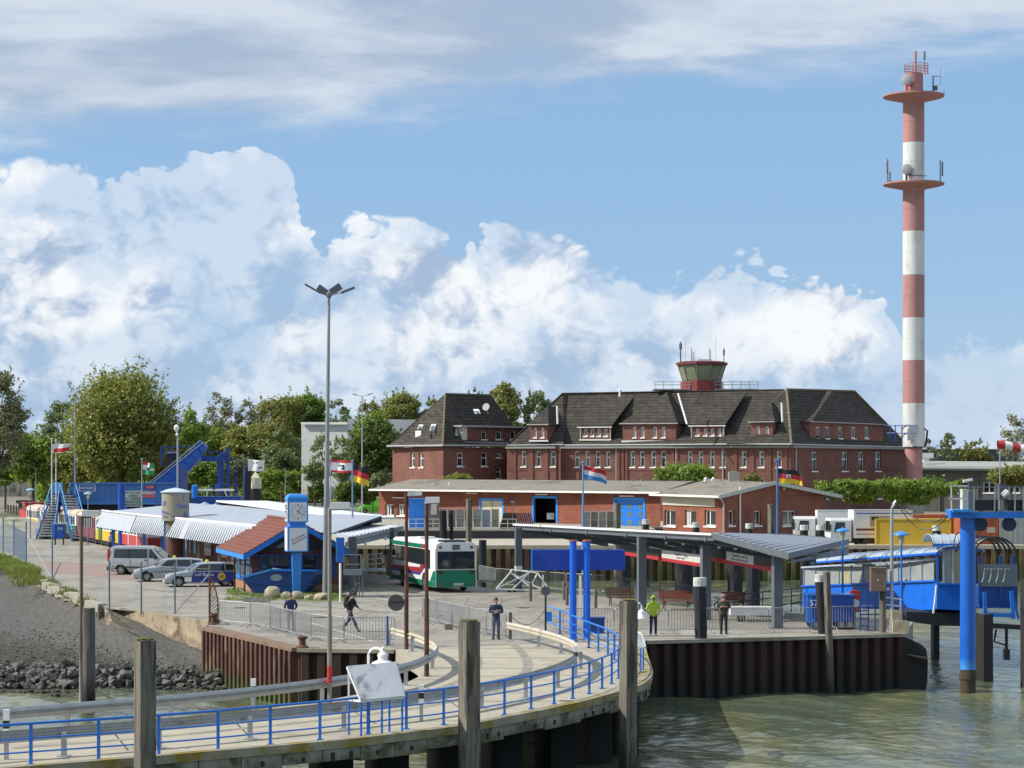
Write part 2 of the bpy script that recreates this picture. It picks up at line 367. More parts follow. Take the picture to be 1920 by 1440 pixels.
# ------------------------------------------------ ground, water, quay
def lerp_path(pts,n):
    d=[0]
    for a,b in zip(pts,pts[1:]): d.append(d[-1]+(Vector(b)-Vector(a)).length)
    out=[]
    for i in range(n):
        t=d[-1]*i/(n-1);k=max(j for j in range(len(d)-1) if d[j] <= t+1e-9)
        u=(t-d[k])/(d[k+1]-d[k]);out.append(Vector(pts[k]).lerp(Vector(pts[k+1]),u))
    return out
def smoothp(pts,it=2):
    pts=[Vector(p) for p in pts]
    for _ in range(it):
        o=[pts[0]]
        for a,b in zip(pts,pts[1:]): o += [a.lerp(b,.25),a.lerp(b,.75)]
        o.append(pts[-1]);pts=o
    return pts
WZ=-2.45
def asphalt():
    m=bpy.data.materials.new('worn_asphalt');m.use_nodes=True;N=NT(m.node_tree);b=m.node_tree.nodes['Principled BSDF']
    geo=N.n('ShaderNodeNewGeometry');p=geo.outputs['Position']
    c=N.mix(N.rng(N.noise(p,.12,6,.65,.4),.38,.62,0,1,True),(.255,.240,.205),(.320,.300,.255))
    c=N.mix(N.rng(N.noise(N.v('MULTIPLY',p,(1,.35,1)),.5,7,.7),.48,.68,0,.85,True),c,(.165,.152,.13))
    # joints between the concrete fields and hairline cracks
    rot=N.n('ShaderNodeVectorRotate',rotation_type='Z_AXIS',i_Angle=.35);N.put(rot.inputs[0],p)
    br=N.n('ShaderNodeTexBrick',offset=0.0);N.put(br.inputs['Vector'],rot.outputs[0])
    for k,v in (('Scale',1.0),('Mortar Size',.022),('Brick Width',4.2),('Row Height',6.0),('Color1',(.95,.95,.95,1)),('Color2',(1.06,1.06,1.06,1)),('Mortar',(.45,.45,.45,1))): br.inputs[k].default_value=v
    c=N.mix(1.0,c,br.outputs[0],'MULTIPLY')
    wv=N.v('ADD',p,N.v('SCALE',N.comb(N.noise(p,.6,4),N.noise(N.v('ADD',p,(5,5,5)),.6,4),0),sc=2.5))
    cr=N.vor(wv,.28,0,.5,'DISTANCE_TO_EDGE').outputs['Distance']
    c=N.mix(N.rng(cr,0.0,.012,.6,0),c,(.10,.095,.08))
    k=N.rng(N.noise(p,9,5,.7),.3,.7,.86,1.14);c=N.mix(1.0,c,N.comb(k,k,k),'MULTIPLY')
    N.put(b.inputs['Base Color'],c);b.inputs['Roughness'].default_value=.88;b.inputs['Specular IOR Level'].default_value=.3
    bp=N.n('ShaderNodeBump',i_Strength=.25,i_Distance=.02);N.put(bp.inputs['Height'],N.noise(p,18,4,.6));N.put(b.inputs['Normal'],bp.outputs[0])
    return m
ASPH=asphalt()
edgeL=[G(-300,1010),G(-60,1030),G(50,1056),G(100,1092),G(205,1142),G(265,1147),G(388,1166)]
pileL=[G(388,1175),G(470,1194),G(560,1215)]
frontI=[G(560,1215),G(741,1217.5)]
frontR=[G(1208,1200.5),G(1440,1194.5),G(1697,1187)]
back=[G(1712,1166),G(1600,1157),G(1440,1147),G(1330,1141),G(1240,1134),G(1135,1118.5),G(925,1104),G(860,1094),G(700,1076),G(600,1062)]
xl=-(960-560)/F*189
pav=edgeL+pileL+frontI[1:]+frontR+back+[Vector((-22,189,0)),Vector((-400,189,0)),Vector((-400,150,0))]
sheet('quay_pavement',pav,0,ASPH)
FARG=mat('dry_ground',(.20,.185,.14),.95,var=.25,sc=.08,col2=(.07,.085,.03),f2=(.48,.6),sc2=.03)
sheet('far_ground',[(-3500,189),(-22,189),(400,189),(400,150),(3500,150),(3500,6000),(-3500,6000)],0,FARG)
sheet('red_paving',[G(70,1052)[:2],G(212,1058)[:2],G(300,1082)[:2],G(250,1086)[:2],G(95,1074)[:2]],.004,mat('red_pavers',(.285,.20,.165),.9,var=.15,sc=2,col2=(.25,.2,.17),f2=(.45,.65),sc2=.6))
sheet('station_yard',[(-75,189),(-22,189),(-22,300),(-75,300)],.004,ASPH)
# expansion joints, tyre marks and patches on roadway and forecourt
JT=mat('dark_joint',(.07,.065,.055),.9,var=.3);TM=mat('tyre_marks',(.215,.20,.165),.9,var=.25,sc=4,col2=(.30,.27,.215),f2=(.42,.6),sc2=2.5)
PT=mat('repair_patch',(.20,.19,.165),.9,var=.15,sc=4)
# water: swell and ripples as geometry near the quay
def water():
    m=bpy.data.materials.new('harbour_water');m.use_nodes=True;N=NT(m.node_tree);b=m.node_tree.nodes['Principled BSDF']
    geo=N.n('ShaderNodeNewGeometry');p=geo.outputs['Position']
    c=N.mix(N.rng(N.noise(N.v('MULTIPLY',p,(.7,.25,1)),.22,5,.6,.6),.42,.62,0,1,True),(.10,.125,.082),(.185,.19,.095))
    N.put(b.inputs['Base Color'],c);b.inputs['Roughness'].default_value=.07;b.inputs['IOR'].default_value=1.333
    b.inputs['Specular IOR Level'].default_value=.5
    h=N.m('ADD',N.noise(N.v('MULTIPLY',p,(.8,.55,1)),2.3,5,.6,.5),N.m('MULTIPLY',N.noise(N.v('ADD',N.v('MULTIPLY',p,(1,.7,1)),(4,8,0)),.6,3,.5,.8),1.6))
    bp=N.n('ShaderNodeBump',i_Strength=.9,i_Distance=.065);N.put(bp.inputs['Height'],h);N.put(b.inputs['Normal'],bp.outputs[0])
    rng=np.random.RandomState(3)
    xs=np.arange(-34,34.01,.17);ys=np.concatenate([np.arange(46,112,.20),np.arange(112,196,.5)])
    X,Y=np.meshgrid(xs,ys);Z=np.zeros_like(X)
    wx=X+.9*np.sin(Y*.33+1)+.5*np.sin(X*.21+Y*.17);wy=Y+.7*np.sin(X*.41)+.6*np.sin(X*.13-Y*.29+2)
    for i in range(34):
        lam=.7*(1.13**i)*.75;a=rng.normal(.9,.75);k=2*pi/lam
        Z += .0075*lam**.8*np.sin(k*(cos(a)*wx+sin(a)*wy)+rng.uniform(0,6))*(1 if lam < 9 else .25)
    gate=.55+.45*np.sin(X*.17+Y*.11+1)*np.sin(Y*.14-X*.05)
    Z=WZ+np.clip(Z*gate*.85,-.16,.16)
    fade=np.clip((34-np.abs(X))/3,0,1)*np.clip((Y-46)/3,0,1)*np.clip((196-Y)/8,0,1);Z=WZ+(Z-WZ)*fade
    ny,nx=X.shape;V=np.stack([X,Y,Z],-1).reshape(-1,3)
    idx=np.arange(ny*nx).reshape(ny,nx);q=np.stack([idx[:-1,:-1],idx[:-1,1:],idx[1:,1:],idx[1:,:-1]],-1).reshape(-1,4)
    me=bpy.data.meshes.new('water');me.vertices.add(len(V));me.vertices.foreach_set('co',V.ravel().astype('f'))
    me.loops.add(q.size);me.loops.foreach_set('vertex_index',q.ravel().astype('i'))
    me.polygons.add(len(q));me.polygons.foreach_set('loop_start',np.arange(0,q.size,4,dtype='i'))
    me.materials.append(m);me.update(calc_edges=True);me.shade_smooth()
    o=bpy.data.objects.new('water',me);COL.objects.link(o);o['kind']='structure'
    x0,x1,y0,y1=xs[0],xs[-1],ys[0],ys[-1];mb=MB();B=700
    for a in ((-B,x0,-B,189),(x1,B,-B,189),(x0,x1,-B,y0)):
        mb.face([(a[0],a[2],WZ),(a[1],a[2],WZ),(a[1],a[3],WZ),(a[0],a[3],WZ)])
    mb.build('outer_water',m,kind='structure')
water()
# beach and bank on the left
def beach():
    gr=bpy.data.materials.new('gravel_beach');gr.use_nodes=True;N=NT(gr.node_tree);b=gr.node_tree.nodes['Principled BSDF']
    geo=N.n('ShaderNodeNewGeometry');p=geo.outputs['Position'];sp=N.n('ShaderNodeSeparateXYZ');N.put(sp.inputs[0],p)
    vd=N.vor(p,5.5,2,.6);peb=N.mix(vd.outputs['Color'],(.035,.034,.030),(.15,.145,.13))
    k=N.rng(vd.outputs['Distance'],0,.7,1.15,.5);peb=N.mix(1.0,peb,N.comb(k,k,k),'MULTIPLY')
    sand=N.mix(N.noise(p,3,5,.7),(.085,.072,.048),(.14,.122,.085))
    c=N.mix(N.rng(N.m('ADD',sp.outputs[2],N.m('MULTIPLY',N.m('SUBTRACT',N.noise(p,.25,5,.6),.5),1.4)),-1.0,-.15,0,1,True),peb,sand)
    c=N.mix(N.rng(N.m('ADD',sp.outputs[2],N.m('MULTIPLY',N.m('SUBTRACT',N.noise(p,.8,4),.5),.5)),-2.0,-1.75,1,0,True),c,(.035,.036,.02))
    N.put(b.inputs['Base Color'],c);b.inputs['Roughness'].default_value=.9
    bp=N.n('ShaderNodeBump',i_Strength=.9,i_Distance=.06);N.put(bp.inputs['Height'],vd.outputs['Distance']);bp.invert=True;N.put(b.inputs['Normal'],bp.outputs[0])
    nu,nv=150,60;top=lerp_path([G(-420,1000),*edgeL[1:-1],G(300,1150),G(388,1166)],nu)
    bot=lerp_path([G(-420,1292,WZ),G(-60,1291,WZ),G(200,1291,WZ),G(440,1293,WZ)],nu);rows=[];rnd=random.Random(4)
    for i in range(nu):
        px=960+top[i].x/top[i].y*F;zt=0.0
        if px > 205: zt=-1.35*min(1,((px-205)/185))**.8
        r=[]
        for j in range(nv):
            v=j/(nv-6);q=top[i].lerp(bot[i],v)
            prof=v**.9 if v < .8 else .818+(v-.8)*.91
            z=zt+(WZ-zt)*prof+(.0 if j in (0,) else rnd.uniform(-.03,.03))+.10*sin(q.x*.7+q.y*.3)*min(v*4,1)*max(0,1-v)
            r.append((q.x+(.0 if j == 0 else rnd.uniform(-.05,.05)),q.y,z if j else zt-.01))
        rows.append(r)
    mb=MB();mb.loft(rows);o=mb.build('beach',gr,kind='structure',smooth=True,angle=80)
    return rows
BROWS=beach()
# stones of the revetment at the waterline
ROCKM=[mat('wet_rock',(.032,.030,.026),.6,var=.5,sc=3,bump=.5,bsc=8,grad=(-2.5,-2.1,(.018,.02,.012))),
         mat('grey_rock',(.13,.125,.11),.8,var=.45,sc=3,bump=.5,bsc=8,grad=(-2.5,-2.2,(.03,.032,.022)))]
bank=MB();bank.box((-10,99.5,-3.2),(46,3,.8));bank=bank.build('rock_bank',ROCKM[0],kind='structure')
rnd=random.Random(11)
protos=[]
for k in range(10):
    mb=MB();mb.rock((0,0,0),(1,.8,.62),rnd);me=mb.build('rock',ROCKM[0] if k % 5 < 3 else ROCKM[1]);protos.append(me)
n=0
while n < 290:
    x=rnd.uniform(-8,452);y=rnd.triangular(1246,1297,1284);z=WZ+(1291-y)*.021
    if x > 392 and y < 1240+(x-392)*.75: continue
    p=G(x,y,z);s=rnd.uniform(.15,.30)*(1.35 if rnd.random() < .22 else 1)
    if n < 10: o=protos[n]
    else: o=protos[rnd.randrange(10)].copy();COL.objects.link(o)
    o.parent=bank;o.location=(p.x,p.y,z+s*.2);o.scale=(s*rnd.uniform(.9,1.6),s,s*rnd.uniform(.7,1.1));o.rotation_euler=(rnd.uniform(-.5,.5),rnd.uniform(-.5,.5),rnd.uniform(0,6));n += 1
mb=MB()
for _ in range(5200):
    i=rnd.randrange(10,len(BROWS));j=int(rnd.triangular(30,57,53));q=BROWS[i][j];s=rnd.uniform(.03,.09)*(1.9 if j > 46 else 1)
    px=960+q[0]/q[1]*F
    if px < -40: continue
    mb.m=0 if rnd.random() < (.6 if j > 44 else .15) else 1
    mb.rock((q[0]+rnd.uniform(-.3,.3),q[1]+rnd.uniform(-.3,.3),q[2]+s*.2),(s,s*.8,s*.55),rnd)
mb.build('shingle',ROCKM,kind='stuff')
# grass: tufts on the bank, the kerb and round the kiosk
GRASS=leafmat('grass_blades',(.10,.15,.03),(.16,.19,.04),(.07,.11,.02))
DRYG=leafmat('weeds',(.09,.12,.03),(.15,.15,.05),(.05,.08,.02))
def tufts(name,spots,m,hgt,label=None):
    mb=MB();rnd=random.Random(len(spots))
    for p,r,n in spots:
        for _ in range(n):
            a=rnd.uniform(0,6.28);d=r*rnd.random()**.6;b=Vector((p[0]+cos(a)*d,p[1]+sin(a)*d,p[2]));h=hgt*rnd.uniform(.4,1.1)
            l=Vector((rnd.uniform(-.5,.7),rnd.uniform(-.4,.4),1))*h;w=Vector((cos(a+1),sin(a+1),0))*.03*rnd.uniform(.6,1.6)*max(1,hgt*3)
            mb.face([b-w,b+w,b+l])
    return mb.build(name,m,kind='stuff')
sp=[]
for _ in range(620):
    t=rnd.random();k=rnd.choice((1,1,1,1,2,2,3))
    if k > 1 and sin(t*19+k) > -.1: continue
    a=edgeL[k].lerp(edgeL[k+1],t)
    w=[0,5,3,1.2][k];sp.append(((a.x+rnd.uniform(-.8,0)*w*.4,a.y-rnd.random()**1.5*w*1.6,-.05-rnd.random()*.15),.45,22))
tufts('bank_weeds',sp,DRYG,.42)
sp=[((G(x,y)+Vector((0,0,0)))[:],.35,20) for x,y in [(rnd.uniform(0,75),rnd.uniform(1040,1075)) for _ in range(150)] if y > 1036+x*.45]
sp += [(G(rnd.uniform(330,440),rnd.uniform(1224,1229),-2.1)[:],.3,10) for _ in range(40)]
tufts('verge_grass',sp,GRASS,.35)
sheet('grass_patch',[G(425,1103)[:2],G(470,1112)[:2],G(640,1113)[:2],G(655,1126)[:2],G(600,1128)[:2],G(480,1121)[:2],G(425,1111)[:2]],.006,mat('mown_grass',(.10,.14,.03),.95,var=.3,sc=3))
tufts('kiosk_grass',[(G(rnd.uniform(428,650),rnd.uniform(1104,1126))[:],.3,16) for _ in range(230)],GRASS,.12)
mb=MB()
for _ in range(260):
    p=G(rnd.uniform(455,505),rnd.uniform(1121,1129));mb.rock((p.x,p.y,.03),(.07,.06,.05),rnd)
mb.build('rubble_gravel',ROCKM[1],kind='stuff')
# light gravel mound at the far left
mb=MB();rows=[]
for i in range(14):
    for_=[]
    for j in range(14):
        u,v=i/13*2-1,j/13*2-1;h=1.7*max(0,1-u*u)*max(0,1-v*v)*rnd.uniform(.85,1.1);for_.append((-54+u*6.5,240+v*15,h-.02))
    rows.append(for_)
mb.loft(rows);mb.build('gravel_mound',mat('pale_gravel',(.34,.32,.27),.95,var=.3,sc=1.5,bump=.5,col2=(.09,.12,.04),f2=(.52,.65),sc2=.15),kind='structure',smooth=True,angle=60)
# ------------------------------------------------ quay walls of sheet piles
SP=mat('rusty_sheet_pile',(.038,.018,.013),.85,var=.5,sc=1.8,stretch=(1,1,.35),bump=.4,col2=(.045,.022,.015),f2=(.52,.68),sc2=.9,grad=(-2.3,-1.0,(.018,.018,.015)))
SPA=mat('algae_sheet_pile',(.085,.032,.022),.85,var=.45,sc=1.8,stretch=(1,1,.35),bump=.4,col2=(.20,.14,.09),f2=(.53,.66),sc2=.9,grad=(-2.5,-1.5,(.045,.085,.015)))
SPF=mat('far_sheet_pile',(.10,.05,.035),.9,var=.5,sc=1.0,stretch=(1,1,.3),col2=(.20,.17,.06),f2=(.46,.6),sc2=.7,grad=(-2.4,-.6,(.05,.06,.015)))
CAPM=mat('wall_cap_concrete',(.33,.30,.235),.9,var=.2,sc=1,bump=.3,col2=(.2,.18,.12),f2=(.5,.7),sc2=.5)
def pilewall(name,pts,z1,label,mt,cap=None,pitch=.62,dep=.26,depth=3.2,z0=-3.0):
    root=thing(name,label,'quay wall',pts[0]);k=0
    mb=MB();w=pitch
    prof=[(0,0),(w*.12,0),(w*.28,-dep),(w*.72,-dep),(w*.88,0),(w,0)]
    for a,b in zip(pts,pts[1:]):
        a,b=Vector(a),Vector(b);L=(b-a).length;n=max(1,round(L/pitch));d=(b-a)/L;ang=atan2(d.y,d.x)
        first=None
        for i in range(n):
            if first is None:
                mb=MB();sc=L/n/pitch
                mb.loft([[(x*sc,y,z0) for x,y in prof],[(x*sc,y,z1) for x,y in prof]]);first=mb.build('sheet_pile',mt,root);o=first
            else: o=first.copy();COL.objects.link(o);o.parent=root
            q=a+d*(L*i/n)-Vector(pts[0]);o.location=(q.x,q.y,0);o.rotation_euler=(0,0,ang)
        mb=MB();n_=Vector((d.y,-d.x,0))   # towards the water
        if cap:
            p0,p1=a+n_*.30,b+n_*.30;q0,q1=a-n_*cap[1],b-n_*cap[1]
            mb.extr([(p.x,p.y,z1) for p in (p0,p1,q1,q0)],(0,0,cap[0]));mb.build('cap_beam',cap[2],root,world=True)
    return root
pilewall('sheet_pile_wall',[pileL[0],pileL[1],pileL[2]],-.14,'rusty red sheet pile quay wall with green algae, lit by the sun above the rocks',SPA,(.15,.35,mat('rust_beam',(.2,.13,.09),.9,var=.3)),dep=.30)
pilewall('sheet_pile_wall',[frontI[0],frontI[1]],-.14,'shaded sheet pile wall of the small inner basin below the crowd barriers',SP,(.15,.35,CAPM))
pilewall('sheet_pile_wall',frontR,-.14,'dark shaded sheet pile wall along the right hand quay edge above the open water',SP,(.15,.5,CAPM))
pilewall('sheet_pile_wall',[Vector((-24,189.3,0)),Vector((90,189.3,0))],.22,'far sheet pile wall with mossy ribs across the basin behind the bus',SPF,(.32,1.2,mat('pale_cap',(.46,.41,.30),.9,var=.15)),dep=.34,pitch=.8)
# small walls closing the ends of the quay
mb=MB();a,b=G(1697,1187),G(1712,1166);mb.extr([(a.x,a.y,-3),(b.x,b.y,-3),(b.x,b.y,-.01),(a.x,a.y,-.01)],(-.3,0,0));mb.build('quay_end',CONC,kind='structure')
mb=MB()
for a,b in zip(back,back[1:]): mb.face([(a.x,a.y,-3),(b.x,b.y,-3),(b.x,b.y,0),(a.x,a.y,0)])
a,b=back[-1],Vector((-22,189,0));mb.face([(a.x,a.y,-3),(b.x,b.y,-3),(b.x,b.y,0),(a.x,a.y,0)])
mb.build('quay_rear_face',CONC,kind='structure')
# retaining wall above the beach
root=thing('retaining_wall','crumbling tan concrete retaining wall under the posts beside the parked cars','wall',G(300,1150))
mb=MB();W=lerp_path([G(196,1138),G(265,1147),G(388,1166),G(388,1175)],40);fr=[];bk=[];rows=[]
for i,p in enumerate(W):
    t=i/39;r=[]
    for j in range(9):
        v=j/8;r.append((p.x+.25*v*(1-.5*t)+rnd.uniform(-.05,.05)*(v > .35)*(1+3*v*t),p.y-.1-.55*v*v*t-rnd.uniform(0,.16)*(v > .5),.03-2.4*v))
    rows.append(r);fr.append((p.x,p.y-.1,.03));bk.append((p.x,p.y+.35,.03))
mb.loft(rows);mb.loft([fr,bk]);mb.build('wall_face',mat('crumbling_concrete',(.33,.27,.185),.95,var=.3,sc=1.2,bump=.7,bsc=5,col2=(.14,.10,.065),f2=(.5,.62),sc2=.9,grad=(-1.9,-.9,(.12,.09,.06))),root,world=True)
KL=['concrete edging block at the upper left end of its row, half in the weeds','second edging block from the upper left, beside the thin blue post','edging block just below the thin blue post','tilted middle block of the row edging the weedy bank','block below the middle of the row edging the bank','last but one edging block towards the retaining wall','lowest edging block of the row, next to the retaining wall']
for i,(x,y) in enumerate([(88,1090),(97,1098),(108,1103),(122,1109),(140,1116),(160,1124),(180,1133)]):
    p=G(x,y);mb=MB();mb.box((0,0,0),(1.5,.5,.45),tilt=(rnd.uniform(-.1,.1),rnd.uniform(-.15,.15)))
    single(mb,'kerb_block',CONC,KL[i],'concrete block',(p.x,p.y-.2,-.08),-.9,'edging blocks along the bank')
# road markings
def strip(name,pts,w,m,z=.008):
    mb=MB();L=[];R=[]
    for i,p in enumerate(pts):
        a=pts[max(0,i-1)];b=pts[min(len(pts)-1,i+1)];d=(b-a).normalized();n_=Vector((-d.y,d.x,0))*w/2
        L.append((p.x+n_.x,p.y+n_.y,z));R.append((p.x-n_.x,p.y-n_.y,z))
    mb.loft([L,R]);return mb.build(name,m,kind='structure')
LINE=mat('worn_road_paint',(.55,.54,.50),.8,var=.2,sc=6,col2=(.32,.3,.26),f2=(.45,.6),sc2=5)
strip('road_marking',[G(582,1168),G(640,1185),G(700,1203)],.14,LINE)
strip('road_marking',[G(672,1114),G(740,1128),G(792,1142)],.16,LINE)
strip('road_marking',smoothp([G(672,1166),G(690,1170),G(703,1170),G(690,1165)]),.10,LINE)
strip('road_marking',[G(1240,1160),G(1330,1162),G(1400,1172),G(1440,1176)],.10,LINE)
strip('road_marking',[G(196,1046),G(330,1095)],.10,LINE)
# ------------------------------------------------ the curved pier: deck, fascia blocks, piers
outer=smoothp([G(*p) for p in [(1208,1201),(1213,1230),(1221,1252),(1225,1266),(1220,1279),(1203,1291),(1165,1303),(1112,1318),(1050,1332),(957,1351),(864,1369),(770,1381),(640,1396),(400,1417),(200,1434),(0,1450),(-260,1470)]])
inner=smoothp([G(*p) for p in [(741,1218),(764,1229),(788,1244),(797,1256),(788,1269),(750,1285),(690,1299),(604,1315),(400,1343),(200,1362),(0,1380),(-260,1400)]])
DECK=mat('pier_concrete',(.39,.355,.27),.85,var=.14,sc=.9,bump=.2,col2=(.27,.24,.18),f2=(.5,.72),sc2=.45)
poly=[p[:2] for p in outer]+[p[:2] for p in reversed(inner)]
sheet('pier_deck',poly,.012,DECK)
MOSS=mat('mossy_concrete',(.30,.27,.19),.9,var=.3,sc=1.5,bump=.5,col2=(.24,.18,.03),f2=(.44,.60),sc2=.9)
def inset(pts,w):
    o=[]
    for i,p in enumerate(pts):
        d=(pts[min(i+1,len(pts)-1)]-pts[max(i-1,0)]).normalized();o.append(p+Vector((-d.y,d.x,0))*w)
    return o
ko=inset(outer,-.42);ki2=inset(outer,-.60)
mb=MB()
mb.loft([[(p.x,p.y,.014) for p in ki2],[(p.x,p.y,.10) for p in ko],[(p.x,p.y,.12) for p in outer],[(p.x,p.y,-.10) for p in outer]])
kerb=mb.build('pier_kerb',MOSS,kind='structure')
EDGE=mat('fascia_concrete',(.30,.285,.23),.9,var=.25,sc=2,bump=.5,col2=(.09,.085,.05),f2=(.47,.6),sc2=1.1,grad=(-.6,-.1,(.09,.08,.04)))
# fascia made of separate precast beams
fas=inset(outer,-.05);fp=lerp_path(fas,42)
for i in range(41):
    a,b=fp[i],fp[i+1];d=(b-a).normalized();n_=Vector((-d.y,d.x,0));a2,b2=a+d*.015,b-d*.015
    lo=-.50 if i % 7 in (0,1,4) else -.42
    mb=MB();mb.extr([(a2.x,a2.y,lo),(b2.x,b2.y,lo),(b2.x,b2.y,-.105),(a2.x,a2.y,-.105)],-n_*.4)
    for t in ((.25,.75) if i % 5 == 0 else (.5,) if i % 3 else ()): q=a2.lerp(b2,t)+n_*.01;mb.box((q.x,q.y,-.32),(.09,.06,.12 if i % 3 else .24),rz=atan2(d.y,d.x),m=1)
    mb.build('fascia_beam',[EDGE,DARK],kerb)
mb=MB();mb.loft([[(p.x,p.y,.012) for p in inner],[(p.x,p.y,-.5) for p in inner]]);mb.loft([[(p.x,p.y,-.5) for p in inset(outer,-.3)[:len(inner)]],[(p.x,p.y,-.5) for p in inner[:len(inset(outer,-.3))]]])
mb.build('pier_underside',CONC,kind='structure')
PL=['dark pier under the deck at its far right bend','dark pier under the deck left of the right hand timber pile','dark pier under the deck below the bend','dark pier just right of the middle timber pile','dark pier under the deck at the middle timber pile','dark pier below the white board on blue legs','broad dark pier left below the white board','dark pier between the board and the nearest timber pile','dark pier right of the nearest timber pile','dark pier under the deck at its left end']
PIER=mat('shade_black_pier',(.022,.022,.018),.9,var=.3)  # near black colour carries the shade under the deck
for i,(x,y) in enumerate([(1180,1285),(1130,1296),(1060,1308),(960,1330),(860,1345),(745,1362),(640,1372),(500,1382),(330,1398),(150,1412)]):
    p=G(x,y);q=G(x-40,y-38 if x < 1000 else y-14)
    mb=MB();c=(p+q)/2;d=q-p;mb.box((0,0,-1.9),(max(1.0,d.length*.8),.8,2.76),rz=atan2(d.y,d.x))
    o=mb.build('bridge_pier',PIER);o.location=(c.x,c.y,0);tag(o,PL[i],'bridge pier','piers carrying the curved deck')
for a,b in (((745,1216),(1204,1199)),((815,1234),(1066,1234)),((818,1252),(1080,1256)),((800,1290),(872,1334)),((640,1322),(705,1358)),((430,1344),(470,1384)),((205,1364),(240,1408))): strip('expansion_joint',[G(*a),G(*b)],.05,JT,.016)
rd=[(905,1120),(890,1160),(905,1195),(935,1222),(948,1248),(925,1275),(860,1300),(760,1322),(600,1343),(400,1364),(200,1382),(0,1397)]
for o_ in (-.95,.9): strip('tyre_marks',inset(smoothp([G(*p) for p in rd]),o_),.34,TM,.018)
for pts,w in (([(700,1110),(760,1135),(850,1150),(905,1165)],.30),([(690,1118),(750,1144),(840,1160),(890,1178)],.30),([(250,1100),(420,1125),(640,1140),(760,1150)],.22),([(120,1052),(250,1080),(380,1112),(600,1130)],.25),([(640,1090),(900,1130),(1000,1150)],.25)): strip('tyre_marks',smoothp([G(*p) for p in pts]),w,TM,.012)
for x,y,w,h in ((520,1148,2.4,1.2),(860,1140,1.6,2.6),(1010,1168,1.2,3.0),(300,1120,3.0,1.4),(1150,1160,1.6,2.2),(690,1150,1.0,1.8)):
    g=G(x,y);sheet('repair_patch',[(g.x,g.y),(g.x+w,g.y+.2),(g.x+w,g.y+h),(g.x,g.y+h)],.010,PT)
for x,y in ((600,1158),(820,1155),(980,1140),(450,1140)):
    g=G(x,y);mb=MB();mb.lathe((0,0,0),[(.34,0),(.34,.02)],18);single(mb,'manhole_cover',RUST,{600: 'round iron manhole cover behind the left crowd barriers',820: 'round iron manhole cover left of the middle barriers',980: 'round iron manhole cover behind the man with folded arms',450: 'round iron manhole cover below the kiosk grass'}[x],'manhole cover',(g.x,g.y,.004))
# ------------------------------------------------ buildings
BRICK=brickmat('red_brick',(.25,.09,.065),(.18,.065,.05),(.17,.12,.10),var=.22)
BRICKD=brickmat('dark_and_shaded_brick',(.215,.078,.058),(.15,.055,.045),(.16,.11,.09),var=.2)
BRICKL=brickmat('bright_red_brick',(.28,.085,.05),(.21,.062,.04),(.19,.10,.07),var=.25)
SLATE=tilemat('dark_roof_tiles',(.066,.056,.045),(.043,.038,.032),(.085,.088,.045),row=.42,mossf=(.56,.8))
FELT=mat('roof_felt',(.215,.195,.155),.95,var=.16,sc=.8,col2=(.12,.11,.085),f2=(.52,.66),sc2=.35,stretch=(1,.4,1))
FRAMEW=mat('window_frame_white',(.80,.80,.77),.4,var=.04)
SILL=mat('window_sill',(.72,.71,.67),.6,var=.08)
GUTTER=mat('gutter_zinc',(.36,.37,.37),.5,var=.1)
def hit(x,y,A,n):
    dx,dz=(x-960)/F,-(y-HY)/F;t=(A[0]*n.x+A[1]*n.y)/(dx*n.x+n.y);return Vector((dx*t,t,H+dz*t))
